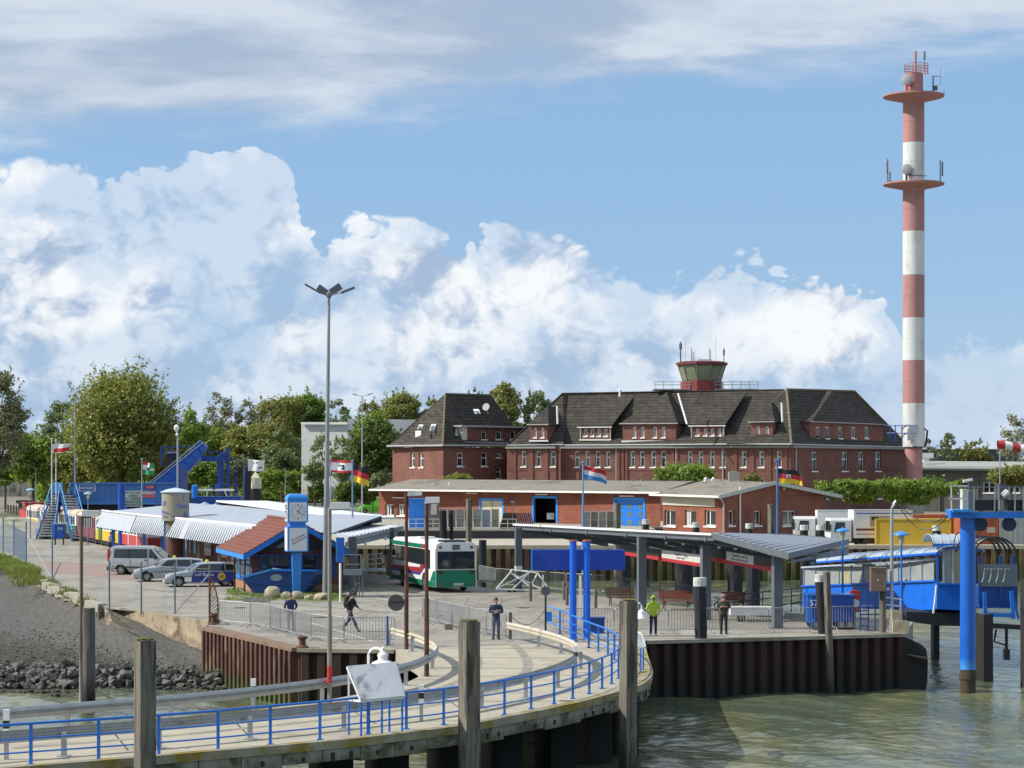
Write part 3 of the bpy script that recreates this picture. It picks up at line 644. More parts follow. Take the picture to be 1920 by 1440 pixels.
class Wall:
    """upright wall from A (left) to B (right) as seen from the water; openings are cut through it"""
    def __init__(s,root,A,B,z0,z1,m,th=.35,top=None,name='wall'):
        s.root=root;s.A=Vector((A[0],A[1],0));s.B=Vector((B[0],B[1],0));s.z0,s.z1,s.m,s.th=z0,z1,m,th
        s.d=(s.B-s.A).normalized();s.n=Vector((s.d.y,-s.d.x,0));s.L=(s.B-s.A).length;s.op=[];s.top=top;s.name=name
    def uz(s,x,y): p=hit(x,y,s.A,s.n);return (p-s.A).dot(s.d),p.z
    def rect(s,x0,y0,x1,y1):
        a,b=s.uz(x0,(y0+y1)/2)[0],s.uz(x1,(y0+y1)/2)[0];xm=(x0+x1)/2
        return a,b,s.uz(xm,y1)[1],s.uz(xm,y0)[1]
    def W(s,u,z,o=0.0): return s.A+s.d*u+s.n*o+Vector((0,0,z))
    def window(s,x0,y0,x1,y1,kind='transom',sill=True,frame=FRAMEW,pane=GLASS,dep=.20,fw=.11):
        u0,u1,za,zb=s.rect(x0,y0,x1,y1);s.op.append((u0,u1,za,zb))
        mb=MB();o0,o1=-dep,-dep-.06
        def b(ua,ub,z_a,z_b): mb.extr([s.W(ua,z_a,o0),s.W(ub,z_a,o0),s.W(ub,z_b,o0),s.W(ua,z_b,o0)],s.n*(-.06))
        e=.004
        b(u0+e,u0+fw,za+e,zb-e);b(u1-fw,u1-e,za+e,zb-e);b(u0+fw,u1-fw,zb-fw,zb-e);b(u0+fw,u1-fw,za+e,za+fw)
        if kind == 'transom': z=za+(zb-za)*.62;b(u0+fw,u1-fw,z-.06,z+.06)
        if kind == 'cross': u=(u0+u1)/2;b(u-.05,u+.05,za+fw,zb-fw);z=za+(zb-za)*.66;b(u0+fw,u-.05,z-.04,z+.04);b(u+.05,u1-fw,z-.04,z+.04)
        if kind == 'double': u=(u0+u1)/2;b(u-.08,u+.08,za+fw,zb-fw)
        if kind == 'off': u=u0+(u1-u0)*.36;b(u-.07,u+.07,za+fw,zb-fw)
        w=mb.build('window',frame,s.root,world=True)
        mb=MB();mb.face([s.W(u0,za,-dep-.04),s.W(u1,za,-dep-.04),s.W(u1,zb,-dep-.04),s.W(u0,zb,-dep-.04)]);mb.build('pane',pane,w,world=True)
        if (int(x0*7)+int(y0)) % 3 and kind != 'cross':   # a pale curtain on one side behind the glass edge
            mb=MB();uu=u0+fw+(u1-u0)*.22;mb.face([s.W(u0+fw,za+fw,-dep-.03),s.W(uu,za+fw,-dep-.03),s.W(uu*.97+u0*.03,zb-fw,-dep-.03),s.W(u0+fw,zb-fw,-dep-.03)])
            mb.build('curtain',CURT,w,world=True)
        if sill:
            mb=MB();mb.extr([s.W(u0-.12,za-.16,.10),s.W(u1+.12,za-.16,.10),s.W(u1+.12,za-.01,.06),s.W(u0-.12,za-.01,.06)],s.n*(-dep-.08));mb.build('sill',SILL,w,world=True)
    def opening(s,x0,y0,x1,y1): r=s.rect(x0,y0,x1,y1);s.op.append(r);return r
    def done(s):
        us=sorted({0,s.L,*[o[0] for o in s.op],*[o[1] for o in s.op]});zs=sorted({s.z0,s.z1,*[o[2] for o in s.op],*[o[3] for o in s.op]})
        us=[u for u in us if 0 <= u <= s.L];zs=[z for z in zs if s.z0 <= z <= s.z1];mb=MB()
        for a,b in zip(us,us[1:]):
            for c,e in zip(zs,zs[1:]):
                um,zm=(a+b)/2,(c+e)/2
                if any(o[0] < um < o[1] and o[2] < zm < o[3] for o in s.op): continue
                mb.face([s.W(a,c),s.W(b,c),s.W(b,e),s.W(a,e)])
        for o in s.op:
            z0,z1=max(o[2],s.z0),min(o[3],s.z1);k=-s.th
            mb.face([s.W(o[0],z0),s.W(o[0],z1),s.W(o[0],z1,k),s.W(o[0],z0,k)]);mb.face([s.W(o[1],z0,k),s.W(o[1],z1,k),s.W(o[1],z1),s.W(o[1],z0)])
            mb.face([s.W(o[0],z1),s.W(o[1],z1),s.W(o[1],z1,k),s.W(o[0],z1,k)]);mb.face([s.W(o[0],z0,k),s.W(o[1],z0,k),s.W(o[1],z0),s.W(o[0],z0)])
        if s.top: mb.face([s.W(*q) for q in s.top])
        return mb.build(s.name,s.m,s.root,world=True)
CURT=mat('pale_curtain',(.42,.42,.40),.9,var=.1)
def roofpoly(root,polys,m,name='roof'):
    mb=MB()
    for p in polys: mb.face(p)
    return mb.build(name,m,root,world=True)
def gutter(root,pts,r=.12,m=None,name='gutter'):
    mb=MB();mb.path(pts,r,6);return mb.build(name,m or GUTTER,root,world=True)
def V3(p,z): return Vector((p[0],p[1],z))
RIDGE=mat('mossy_ridge_tiles',(.15,.13,.085),.9,var=.35,sc=2,col2=(.20,.19,.06),f2=(.45,.6),sc2=1.5)
# ---- large brick building with dormers
big=thing('brick_barracks','long dark red brick building with slate hip roof, many dormers and a lookout cabin','building',(20,295,0))
C0=P(1482,835,285);C1=P(1699,839,318);L0=P(958,837,301);EZ=9.78
dF=(Vector((C0.x,C0.y,0))-Vector((L0.x,L0.y,0))).normalized();nF=Vector((dF.y,-dF.x,0))
Lm=V3(L0,0);Cm=V3(C0,0)
w=Wall(big,Lm,Cm,0,EZ,BRICKD)
for x0,x1 in [(1077.5,1086),(1097,1105.5),(1116.5,1125),(1135.5,1144),(1181.5,1190),(1199,1208),(1220,1229.5),(1239,1248),(1289,1297.5),(1309,1318),(1330,1339),(1351,1360),(1390,1399),(1423,1432.5),(1456,1465)]:
    w.window(x0,846,x1,875.5)
    if x0 > 1170: w.window(x0,897,x1,924)
w.done()
wl=Wall(big,Lm+nF*1.3,Lm+nF*1.3+dF*((P(1056,837,299)-L0).dot(dF)),0,EZ,BRICKD)
for x0,x1 in [(977,985.5),(1005,1013.5),(1032.5,1041)]: wl.window(x0,846,x1,874.5);wl.window(x0,897,x1,920)
wl.done()
e=wl.W(wl.L,0);mb=MB();mb.face([e,e-nF*1.3,e-nF*1.3+Vector((0,0,EZ)),e+Vector((0,0,EZ))]);mb.build('wall',BRICKD,big,world=True)
wr=Wall(big,Cm,V3(C1,0),0,EZ,BRICKD)
for x0,x1 in [(1522,1533),(1578.5,1590),(1610,1620.5),(1641,1652)]: wr.window(x0,847.5,x1,883)
for x0,x1 in [(1548,1553),(1579,1590),(1611,1622),(1645,1656)]: wr.window(x0,905,x1,935)
wr.done()
# brick pilasters between the windows and a string course
mb=MB()
for x in (966,994,998,1022,1026,1050): u=wl.uz(x,850)[0];mb.extr([wl.W(u-.16,3,.0),wl.W(u+.16,3,.0),wl.W(u+.16,EZ-.3,.0),wl.W(u-.16,EZ-.3,.0)],wl.n*.14)
for x in (1160,1168,1175,1262,1270,1376,1380,1408,1412,1440,1444,1474): u=w.uz(x,850)[0];mb.extr([w.W(u-.16,3,.0),w.W(u+.16,3,.0),w.W(u+.16,EZ-.3,.0),w.W(u-.16,EZ-.3,.0)],w.n*.14)
mb.build('pilasters',BRICKD,big,world=True,kind='stuff')
for ww in (w,wl,wr):
    z=ww.uz(1250 if ww is w else (1005 if ww is wl else 1580),880)[1]-.15
    mb=MB();mb.extr([ww.W(0.01,z,0),ww.W(ww.L-.01,z,0),ww.W(ww.L-.01,z+.22,0),ww.W(.01,z+.22,0)],ww.n*.06);mb.build('string_course',BRICKD,big,world=True)
def px(x,y,Y): return P(x,y,Y)
R0,R1,R2=P(1055,738.5,307),P(1475,731,294),P(1602,734.5,313)
E=lambda x,y,Y: P(x,y,Y)
eL,eM,eV,eC,eE=E(951,835,299.2),E(1057,834,297.5),E(1361,833,287.7),E(1484,833,284),E(1704,838.5,318)
Rb=P(1470,731,297)
roofpoly(big,[[eM-Vector((0,-1,0)),eV,eV.lerp(Rb,1.0) if False else Rb,P(1066,738,307)]],SLATE)
roofpoly(big,[[eL,eM,R0]],SLATE)                                   # hipped end of the left wing
roofpoly(big,[[eM,E(1060,834,299),P(1067,738,308),R0]],SLATE)
roofpoly(big,[[eV+Vector((0,-.25,.02)),eC,R1]],SLATE)            # hipped front of the end wing
roofpoly(big,[[eC,eE,R2,R1]],SLATE)
bk1,bk2=Vector((C1.x+2,C1.y+8,EZ)),Vector((0,325,EZ))
roofpoly(big,[[eE,bk1,R2],[bk1,bk2,P(1066,738,308),Rb,R1,R2],[eV,R1,Rb],[bk2,eL,R0]],SLATE)
for a,b in ((C1,bk1),(bk1,bk2),(bk2,L0)):
    mb=MB();mb.face([V3(a,0),V3(b,0),V3(b,EZ),V3(a,EZ)]);mb.build('wall',BRICKD,big,world=True)
gutter(big,[eL,eM]);gutter(big,[E(1058,835,297.8),eV,eC]);gutter(big,[eC,eE])
for a,b in ((R1,eC),(R1,R2),(R2,eE)): gutter(big,[a+Vector((0,0,.08)),b+Vector((0,0,.08))],.16,RIDGE,'ridge_tiles')
for a,b in ((R0,eL),(R0,P(1470,731.5,297))): gutter(big,[a+Vector((0,0,.05)),b+Vector((0,0,.05))],.12,SLATE,'ridge_tiles')
# soffit board under the eaves
for ww in (w,wl,wr):
    mb=MB();mb.extr([ww.W(0,EZ-.28,.5),ww.W(ww.L,EZ-.28,.5),ww.W(ww.L,EZ-.02,.5),ww.W(0,EZ-.02,.5)],-ww.n*.48);mb.build('soffit',mat('grey_soffit',(.24,.25,.24),.7),big,world=True)
def dormer(root,ref,setback,x0,x1,ye,yb,wins,roof,m=BRICK,rm=SLATE,depth=7.0,trim=True,wt=None):
    d=Wall(root,ref.A-ref.n*setback,ref.B-ref.n*setback,0,1,m);u0,u1,zb,ze=d.rect(x0,ye,x1,yb)
    A=d.W(u0,0);B=d.W(u1,0);q=Wall(root,A,B,zb,ze,m,name='dormer_wall')
    for wx0,wx1,wy0,wy1 in wins: q.window(wx0,wy0,wx1,wy1,kind=wt or 'plain',dep=.12,fw=.13)
    q.done();bk=-q.n*depth
    mb=MB();mb.face([q.W(q.L,zb-1),q.W(q.L,zb-1)+bk,q.W(q.L,ze)+bk,q.W(q.L,ze)]);mb.face([q.W(0,zb-1)+bk,q.W(0,zb-1),q.W(0,ze),q.W(0,ze)+bk]);mb.build('dormer_cheek',m if roof[0] != 'shed' else SLATE,root,world=True)
    if trim: mb=MB();mb.extr([q.W(-.15,zb-.22,.1),q.W(q.L+.15,zb-.22,.1),q.W(q.L+.15,zb-.02,.1),q.W(-.15,zb-.02,.1)],-q.n*.2);mb.build('dormer_sill',SILL,root,world=True)
    a,b=q.W(-.35,ze,.35),q.W(q.L+.35,ze,.35)
    if roof[0] == 'shed':       # one slab rising back into the slope
        r=Vector((0,0,roof[1]));mb=MB();a2,b2=a+bk*1.25+r,b+bk*1.25+r;mb.extr([a,b,b2,a2],(0,0,.14))
        mb.build('dormer_roof',rm,root,world=True)
        mb=MB();mb.bar(a+Vector((0,0,-.08)),b+Vector((0,0,-.08)),.12,.12);mb.build('dormer_fascia',FRAMEW,root,world=True)
        for s_ in (0,q.L): mb=MB();mb.bar(q.W(s_,zb,.05),q.W(s_,ze,.05),.12,.12);mb.build('corner_board',FRAMEW,root,world=True)
    else:                        # hipped: apex given in the photo
        ap=P(roof[1],roof[2],q.A.y+roof[3]);back_=ap+bk*.8
        roofpoly(root,[[a,b,ap],[b,b+bk,back_,ap],[a+bk,a,ap,back_]],rm,'dormer_roof');gutter(root,[a,b],.07)
    return q
dormer(big,w,1.1,1088.5,1144.5,800,823,[(1095,1101,804.5,817.5),(1107.5,1113.5,804.5,817.5),(1120,1126,804.5,817.5),(1132.5,1139,804.5,817.5)],('shed',4.4))
dormer(big,w,.75,1167.5,1267.5,794.5,825.5,[(1187,1192.5,800,820),(1202,1208,800,820),(1225,1231,800,820),(1241,1247,800,820)],('hip',1250,735,5.5))
dormer(big,w,1.1,1297,1357,797.5,822,[(1305,1311,803.5,816.5),(1319.5,1325.5,803.5,816.5),(1332.5,1338.5,803.5,816.5),(1346,1352,803.5,816.5)],('shed',4.4))
dormer(big,w,.6,1408,1449,791.5,825,[(1418.5,1424,799.5,820),(1435,1441,799.5,820)],('hip',1446,755,3.2),depth=5)
dormer(big,wl,.6,994,1026,796.5,825,[(1001,1006,802,820),(1014.5,1020,802,820)],('hip',1027,762,3.0),depth=5)
dormer(big,wr,.1,1519,1655,793.5,825.5,[(1530,1537.5,800.5,821.5),(1547.5,1555,800.5,821.5),(1572.5,1580,800.5,821.5),(1596.5,1604.5,800.5,821.5),(1621.5,1629.5,800.5,821.5)],('hip',1560,733,13.5),depth=9,trim=False)
for x,y0,y1,Y in ((1271,738,0,0),):
    mb=MB();mb.tube(P(1271.5,738,291),P(1288,795,287.5),.12);mb.build('downpipe',FRAMEW,big,world=True)
mb=MB();mb.tube(P(1465.5,755,286.5),P(1467,791,286.5),.13);mb.build('downpipe',FRAMEW,big,world=True)
mb=MB();mb.tube(P(1044.5,761,298),P(1045.5,795,298),.13);mb.build('downpipe',FRAMEW,big,world=True)
for x in (1156,1268,1356): u=w.uz(x,860)[0];mb=MB();mb.tube(w.W(u,0,.12),w.W(u,EZ-.3,.12),.07);mb.build('downpipe',GUTTER,big,world=True)
u=wr.uz(1491,860)[0];mb=MB();mb.tube(wr.W(u,0,.12),wr.W(u,EZ-.3,.12),.09);mb.build('downpipe',GUTTER,big,world=True)
mb=MB();mb.tube(P(1162,744,300),P(1162,733,300),.14);mb.tube(P(1162,733,300),P(1164,731,300),.2);mb.build('roof_vent',FRAMEW,big,world=True)
# lookout cabin
ct=thing('lookout_cabin','small glazed control cabin with red roof rim and antennas on the ridge of the barracks','control tower',P(1316,730,304));Yc=304.0
cpos=P(1316,730,Yc);zc=lambda y: H-(y-HY)*Yc/F-cpos.z
r=lambda px_: px_*Yc/F
mb=MB();mb.lathe((0,0,0),[(r(39),-1.6),(r(39),zc(715))],10);mb.build('base',mat('signal_red',(.22,.03,.03),.5),ct)
mb=MB();mb.lathe((0,0,0),[(r(35),zc(715)),(r(44),zc(686))],10,caps=True);mb.build('glazing',glassmat('green_glass',(.16,.19,.12),.1),ct)
for k in range(10):
    a=2*pi*k/10;mb=MB();mb.bar((r(35.6)*cos(a),r(35.6)*sin(a),zc(715)),(r(45)*cos(a),r(45)*sin(a),zc(685)),.12,.12);mb.build('mullion',mat('mullion_grey',(.3,.33,.33),.5),ct)
    a=2*pi*(k+.5)/10;mb=MB();c=Vector((r(34.4)*cos(a),r(34.4)*sin(a),zc(713)));d_=Vector((r(41.9)*cos(a),r(41.9)*sin(a),zc(689)));t_=Vector((-sin(a),cos(a),0))*.7
    mb.face([c-t_,c+t_,d_+t_,d_-t_]);mb.build('window',glassmat('g%d' % k,(.20+.03*(k % 3),.24,.15),.15),ct)
mb=MB();mb.lathe((0,0,0),[(r(44),zc(686)),(r(48.5),zc(684.5)),(r(48.5),zc(680)),(r(40),zc(678))],10);mb.build('roof_rim',mat('dark_red_rim',(.14,.03,.03),.6),ct)
mb=MB();mb.box((.3,0,zc(675.5)),(r(28),2,.25));mb.build('roof_hatch',WHITE,ct)
mb=MB();mb.bx(r(-92),r(102),-2.2,2.6,zc(732),zc(730));mb.build('platform',GUTTER,ct)
for x in range(-90,104,16):
    mb=MB();mb.tube((r(x),-2.2,zc(731)),(r(x),-2.2,zc(717)),.045,n=5);mb.build('railing_post',GALV,ct)
for y in (717,722.5): mb=MB();mb.tube((r(-91),-2.2,zc(y)),(r(103),-2.2,zc(y)),.045,n=5);mb.build('handrail',GALV,ct)
for x,y,w_ in ((1276,641,.17),(1286,632,.03),(1297,652,.1),(1301.5,659,.09),(1304,655,.04),(1330,652,.09),(1334.5,655,.08),(1342,632,.03),(1356,653,.11)):
    mb=MB();X=r(x-1316);mb.tube((X,(x % 3)-1,zc(680)),(X,(x % 3)-1,zc(y)),w_*.6,w_*.5,n=6)
    if w_ > .1: mb.tube((X,(x % 3)-1,zc(y+14)),(X,(x % 3)-1,zc(y+3)),w_*1.2,n=8)
    mb.build('antenna',mat('antenna_grey',(.12,.13,.15),.5),ct)
# ---- second brick house on the left
hs=thing('brick_house','dark red brick house with steep pyramid roof, satellite dish and white dormer','house',(-8,305,0))
A1,Cc,B1=V3(P(736,836,312),0),V3(P(831,836,300),0),V3(P(985,836,313),0)
wa=Wall(hs,A1,Cc,0,9.7,BRICK)
for x0,x1 in [(769.5,777.5),(785.5,793.5)]: wa.window(x0,849,x1,876)
wa.done()
wb=Wall(hs,Cc,B1,0,9.7,BRICKD)  # side away from the sun: shade put into the darker brick colour
for a in [(857,849,869,874),(902,849,914,874),(930,849,941,858),(930,877,940,897)]: wb.window(*a)
wb.done()
mb=MB();bb=B1+Vector((-14,12,0));
for a,b in ((B1,bb),(bb,A1)): mb.face([a,b,b+Vector((0,0,9.7)),a+Vector((0,0,9.7))])
mb.build('wall',BRICKD,hs,world=True)
a_,c_,b_=P(726,836.5,311.5),P(830,835,299),P(992,835.5,313.5);bb_=bb+Vector((0,1,9.75));r1,r2=P(835,738,307),P(920,740.5,313)
am=a_.lerp(r1,.16)+Vector((0,0,-.45));cm=c_.lerp(r1,.16)+Vector((0,-.1,-.35))
roofpoly(hs,[[a_,c_,cm,am],[am,cm,r1],[c_,b_,r2,r1,cm],[b_,bb_,r2],[bb_,a_,am,r1,r2]],SLATE)
gutter(hs,[a_,c_,b_],.14);gutter(hs,[r1,cm,c_],.12,RIDGE,'ridge_tiles');gutter(hs,[r1,r2],.12,RIDGE,'ridge_tiles')
q=dormer(hs,wb,1.2,880,990,800.5,826.5,[(902.5,913,809,823.5),(929.5,941,809,823.5),(956.5,967.5,809,823.5)],('flat',),m=BRICKD) if False else None
d=Wall(hs,wb.A-wb.n*.25,wb.B-wb.n*.25,0,1,BRICKD);u0,u1,zb,ze=d.rect(866,801.5,984,828)
q=Wall(hs,d.W(u0,0),d.W(u1,0),zb,ze,BRICKD,name='dormer_wall')
for x0,x1 in ((902.5,913),(929.5,941),(956.5,967.5)): q.window(x0,809,x1,823.5,kind='plain')
q.done();mb=MB();mb.extr([q.W(-.6,ze,.5),q.W(q.L+.4,ze,.5),q.W(q.L+.4,ze,-7),q.W(-.6,ze,-7)],(0,0,.22));mb.build('dormer_roof',GUTTER,hs,world=True)
mb=MB();mb.face([q.W(0,zb),q.W(0,ze),q.W(0,ze,-4),q.W(0,zb,-.2)]);mb.extr([q.W(-.02,zb,.05),q.W(1.0,zb,.05),q.W(1.0,ze,.05),q.W(-.02,ze,.05)],q.n*.02);mb.build('dormer_cheek',mat('cream_cladding',(.55,.54,.46),.7),hs,world=True)
mb=MB();mb.extr([q.W(0,zb-.3,.3),q.W(q.L,zb-.3,.3),q.W(q.L,zb-.05,.3),q.W(0,zb-.05,.3)],-q.n*.4);mb.build('gutter',GUTTER,hs,world=True)
dp=P(777.5,806,306.3);
mb=MB();mb.bx(-.6,.6,-.1,2.4,-1.9,.1);mb.build('dormer_wall',WHITE,None);o=bpy.data.objects['dormer_wall'] if False else COL.objects[-1]
o.parent=hs;o.location=Vector(P(785,809,306.5))-Vector(hs.location);o.rotation_euler=(0,0,-.85)
for (x0,y0,x1,y1,wl_) in ((783,796,793,804,0),(806,795,817,807,0),(843,802,856,817,1),(890,767,898.5,776,1)):
    Y=307 if y1 < 780 else 303.2;mb=MB();sx=1 if wl_ == 0 else -1
    mb.face([P(x0-1*sx,y1,Y-.5),P(x1-3*sx,y1,Y-.5),P(x1+1*sx,y0,Y+.6),P(x0+3*sx,y0,Y+.6)]);s_=mb.build('skylight',FRAMEW,hs,world=True)
    mb=MB();mb.face([P(x0+1-1*sx,y1-1.5,Y-.55),P(x1-1.5-3*sx,y1-1.5,Y-.55),P(x1-1.5+1*sx,y0+1.5,Y+.5),P(x0+1.5+3*sx,y0+1.5,Y+.5)]);mb.build('pane',GLASSL,s_,world=True)
mb=MB();c=P(912,763.5,304);mb.lathe((0,0,0),[(.02,0),(.3,.04),(.5,.13),(.52,.15)],16);o=mb.build('satellite_dish',mat('dish_grey',(.36,.37,.38),.5),hs)
o.location=c-Vector(hs.location);o.rotation_euler=(radians(75),0,radians(-25));mb=MB();mb.tube(P(913,764,304.2),P(915,776,304.6),.06);mb.build('dish_post',GALV,hs,world=True)
# ---- low brick workshop across the basin
ws=thing('brick_workshop','long low red brick workshop with grey felt roof, blue framed doors and a beige board','building',(5,240,0))
PZ=.95
A2,B2=Vector((-15.9,267.5,0)),Vector((15.3,231,0))
wk=Wall(ws,A2,B2,PZ,4.5,BRICKL)
wk.window(722,945.5,738.5,966.5,kind='double');wk.window(745.5,945.5,760,966.5,kind='double')
o1=wk.opening(900.5,938,943,989);o2=wk.opening(1000,934,1044,984.5);o3=wk.opening(1152.5,937,1208,999)
wk.done()
FR=BLUELIGHT
for o_,nm in ((o1,'a'),(o2,'b'),(o3,'c')):
    mb=MB()
    for ua,ub,za,zb_ in ((o_[0]-.18,o_[0]+.1,o_[2],o_[3]+.18),(o_[1]-.1,o_[1]+.18,o_[2],o_[3]+.18),(o_[0]-.18,o_[1]+.18,o_[3]-.02,o_[3]+.22)):
        mb.extr([wk.W(ua,za,.05),wk.W(ub,za,.05),wk.W(ub,zb_,.05),wk.W(ua,zb_,.05)],-wk.n*.2)
    fr_=mb.build('door_frame',FR,ws,world=True)
    if nm == 'a':
        um=(o_[0]+o_[1])/2
        for ua,ub in ((o_[0]+.1,um-.05),(um+.05,o_[1]-.1)): mb=MB();mb.extr([wk.W(ua,PZ,-.1),wk.W(ub,PZ,-.1),wk.W(ub,o_[3]-.05,-.1),wk.W(ua,o_[3]-.05,-.1)],-wk.n*.06);mb.build('door_leaf',mat('cream_door',(.55,.52,.38),.6,var=.1),ws,world=True)
    if nm == 'b': mb=MB();mb.box(wk.W(o_[0]+1.5,1.7,-1.2),(.8,.2,.7));mb.extr([wk.W(o_[0]-6,PZ,-2.6),wk.W(o_[1]+1,PZ,-2.6),wk.W(o_[1]+1,4.6,-2.6),wk.W(o_[0]-6,4.6,-2.6)],-wk.n*.1,m=1);mb.extr([wk.W(o_[0]-6,PZ+.01,-.4),wk.W(o_[1]+1,PZ+.01,-.4),wk.W(o_[1]+1,PZ+.01,-2.6),wk.W(o_[0]-6,PZ+.01,-2.6)],(0,0,-.005),m=1);mb.build('interior',[WHITE,DARK],ws,world=True)  # black backdrop and floor put the darkness of the room into colour
    if nm == 'c':
        mb=MB();mb.extr([wk.W(o_[0]+.05,PZ,-.12),wk.W(o_[1]-.05,PZ,-.12),wk.W(o_[1]-.05,o_[3],-.12),wk.W(o_[0]+.05,o_[3],-.12)],-wk.n*.06);lf=mb.build('door_leaf',BLUE,ws,world=True)
        for i in range(3):
            for j in range(4):
                u,z=o_[0]+.7+i*(o_[1]-o_[0]-1.4)/2,o_[3]-.7-j*.85;mb=MB();mb.extr([wk.W(u-.3,z-.25,-.1),wk.W(u+.3,z-.25,-.1),wk.W(u+.3,z+.25,-.1),wk.W(u-.3,z+.25,-.1)],-wk.n*.01);mb.build('pane',GLASSL,lf,world=True)
for x0,x1,y in ((740,762,933),(878,898,925),(1008,1030,927),(1166,1192,930)):
    u0,z=wk.uz(x0,y);u1,_=wk.uz(x1,y);mb=MB();mb.bar(wk.W(u0,z,.3),wk.W(u1,z,.3),.12,.1);mb.build('strip_light',WHITE,ws,world=True)
A3,B3,C3=Vector((P(1243,930,228).x,228,0)),Vector((P(1357,930,216).x,216,0)),Vector((P(1546,930,240).x,240,0))
we=Wall(ws,A3,B3,0,4.2,BRICKL)
for x0,x1 in ((1246,1267),(1284,1305),(1321,1342)): we.window(x0,956.5,x1,986,kind='off')
we.done();u0,u1,za,zb=we.rect(1244,932.5,1342,948.5);mb=MB();mb.extr([we.W(u0,za,.02),we.W(u1,za,.02),we.W(u1,zb,.02),we.W(u0,zb,.02)],we.n*.12);mb.build('name_board',mat('beige_board',(.46,.44,.35),.7,var=.06),ws,world=True)
wg=Wall(ws,B3,C3,0,4.15,BRICKL)
LL=wg.L;ua=wg.uz(1452,905)[0];za_=wg.uz(1452,908)[1];ue,zc_=LL,4.0
wg.top=[(0,4.15),(LL,4.05),(ua,za_)]
for x0,x1,k in ((1366.5,1377.5,'plain'),(1414,1427.5,'plain'),(1467.5,1494,'double')): wg.window(x0,957.5,x1,985,kind=k)
wg.done();mb=MB();u,z=wg.uz(1469,914);c=wg.W(u,z,.05);mb.disc(c,wg.n,.3,16,.1);mb.build('round_vent',GALV,ws,world=True)
mb=MB();u,_=wg.uz(1385,950);mb.tube(wg.W(u,.2,.15),wg.W(u,5.2,.15),.09);mb.build('flue',WHITE,ws,world=True)
mb=MB();mb.path([P(1347,932,215.5),P(1354,938,215.6),P(1357,945,215.6),V3(P(1357,0,215.6),.1)],.08);mb.build('downpipe',GUTTER,ws,world=True)
mb=MB()
rg0,rg1=P(772,898.5,274),P(1300,902,244)
mb.extr([P(692,917.5,266),P(1237,923,230),rg1,rg0],(0,0,-.14));bk0,bk1_=rg0+Vector((6,8,-1.2)),rg1+Vector((6,8,-1.2));mb.extr([rg0,rg1,bk1_,bk0],(0,0,-.14));mb.face([P(692,917.5,266),rg0,bk0])
mb.build('roof',FELT,ws,world=True)
mb=MB();x_l,x_a,x_r=P(1348,931.5,214.5),P(1453,905.5,226.5),P(1578,931,243)
x_b,x_m=P(1218,927.5,229),P(1240,905,250)
mb.extr([x_b,x_l,x_a,P(1330,898,241)],(0,0,-.16));mb.extr([x_a,x_r,x_r+Vector((-6,12,0)),P(1335,898,243)],(0,0,-.16));mb.build('roof',FELT,ws,world=True)
for a,b in ((x_l,x_a),(x_a,x_r)): mb=MB();mb.bar(a,b,.12,.38);mb.build('verge_board',mat('pale_verge',(.42,.44,.41),.6),ws,world=True)
for a,b in ((P(692,918.5,265.8),P(1237,924,229.8)),(x_b,x_l)): mb=MB();mb.bar(a,b,.16,.2);mb.build('gutter',SILL,ws,world=True)
for a,b in ((C3,C3+Vector((-7,12,0))),(A2+Vector((6,14,0)),A2)): mb=MB();mb.face([a,b,b+Vector((0,0,4.2)),a+Vector((0,0,4.2))]);mb.build('wall',BRICKL,ws,world=True)
mb=MB();mb.box(P(1376,894,235),(1.1,.8,1.1));mb.box(P(1376,887,235),(.5,.4,.5));mb.build('chimney',mat('chimney_render',(.33,.34,.28),.8),ws,world=True)
for x in (1322,1336): mb=MB();mb.path([P(x,906,238),P(x,898,238),P(x+1.5,896.5,238),P(x+3,898,238)],.14);mb.build('roof_vent',WHITE,ws,world=True)
mb=MB();mb.path([P(842,912,262),P(842,907,262),P(843.5,906,262)],.13);mb.build('roof_vent',WHITE,ws,world=True)
for x in (698,): mb=MB();mb.tube(P(699,918,266),V3(P(699,0,266),.95),.06);mb.build('eave_post',DARK,ws,world=True)
# pale far quay and the loading platform in front of the workshop
sheet('far_quay',[(-24,190.6),(90,190.6),(90,300),(-24,300)],.006,mat('pale_yard_concrete',(.40,.365,.29),.9,var=.12,sc=.5))
mb=MB();mb.bx(-15.6,14.2,222,271,.01,PZ);mb.face([(-15.6,221.98,.02),(14.2,221.98,.02),(14.2,221.98,.78),(-15.6,221.98,.78)],1);mb.build('loading_platform',[CONC,DARK],kind='structure')
# ---- grey low building and hall on the right, white hall behind the trees
gb=thing('grey_office','low grey rendered building with pale roof right of the red and white mast','building',(72,345,0))
GREYR=mat('grey_render',(.115,.11,.10),.9,var=.1);ROOFP=mat('pale_sheet_roof',(.30,.32,.29),.8,var=.12,sc=.7)
wq=Wall(gb,P(1700,0,352),P(1960,0,346),0,6.85,GREYR)
wq.window(1731,904.5,1755,924,'double');wq.window(1771,904.5,1816,924,'cross');wq.window(1844,904.5,1866,924,'double');wq.window(1890,904.5,1912,924,'double');wq.done()
mb=MB();a,b=P(1695,877.5,351),P(1965,880,345);mb.extr([a,b,P(1965,866,356),P(1695,864,362)],(0,0,-.3));mb.build('roof',ROOFP,gb,world=True)
mb=MB();mb.bar(P(1695,875.5,350.8),P(1965,878,344.8),.3,.35);mb.build('gutter',mat('pale_gutter',(.44,.47,.46),.5),gb,world=True)
for x in (1762,1834): u=wq.uz(x,890)[0];mb=MB();mb.tube(wq.W(u,0,.15),wq.W(u,6.6,.15),.12);mb.build('downpipe',GREYR,gb,world=True)
mb=MB();mb.bx(60,100,358,362,0,6.8);mb.build('rear_wall',GREYR,gb,world=True)
dh=thing('dark_hall','flat dark grey hall roof just visible behind the low grey building','hall',P(1810,900,430))
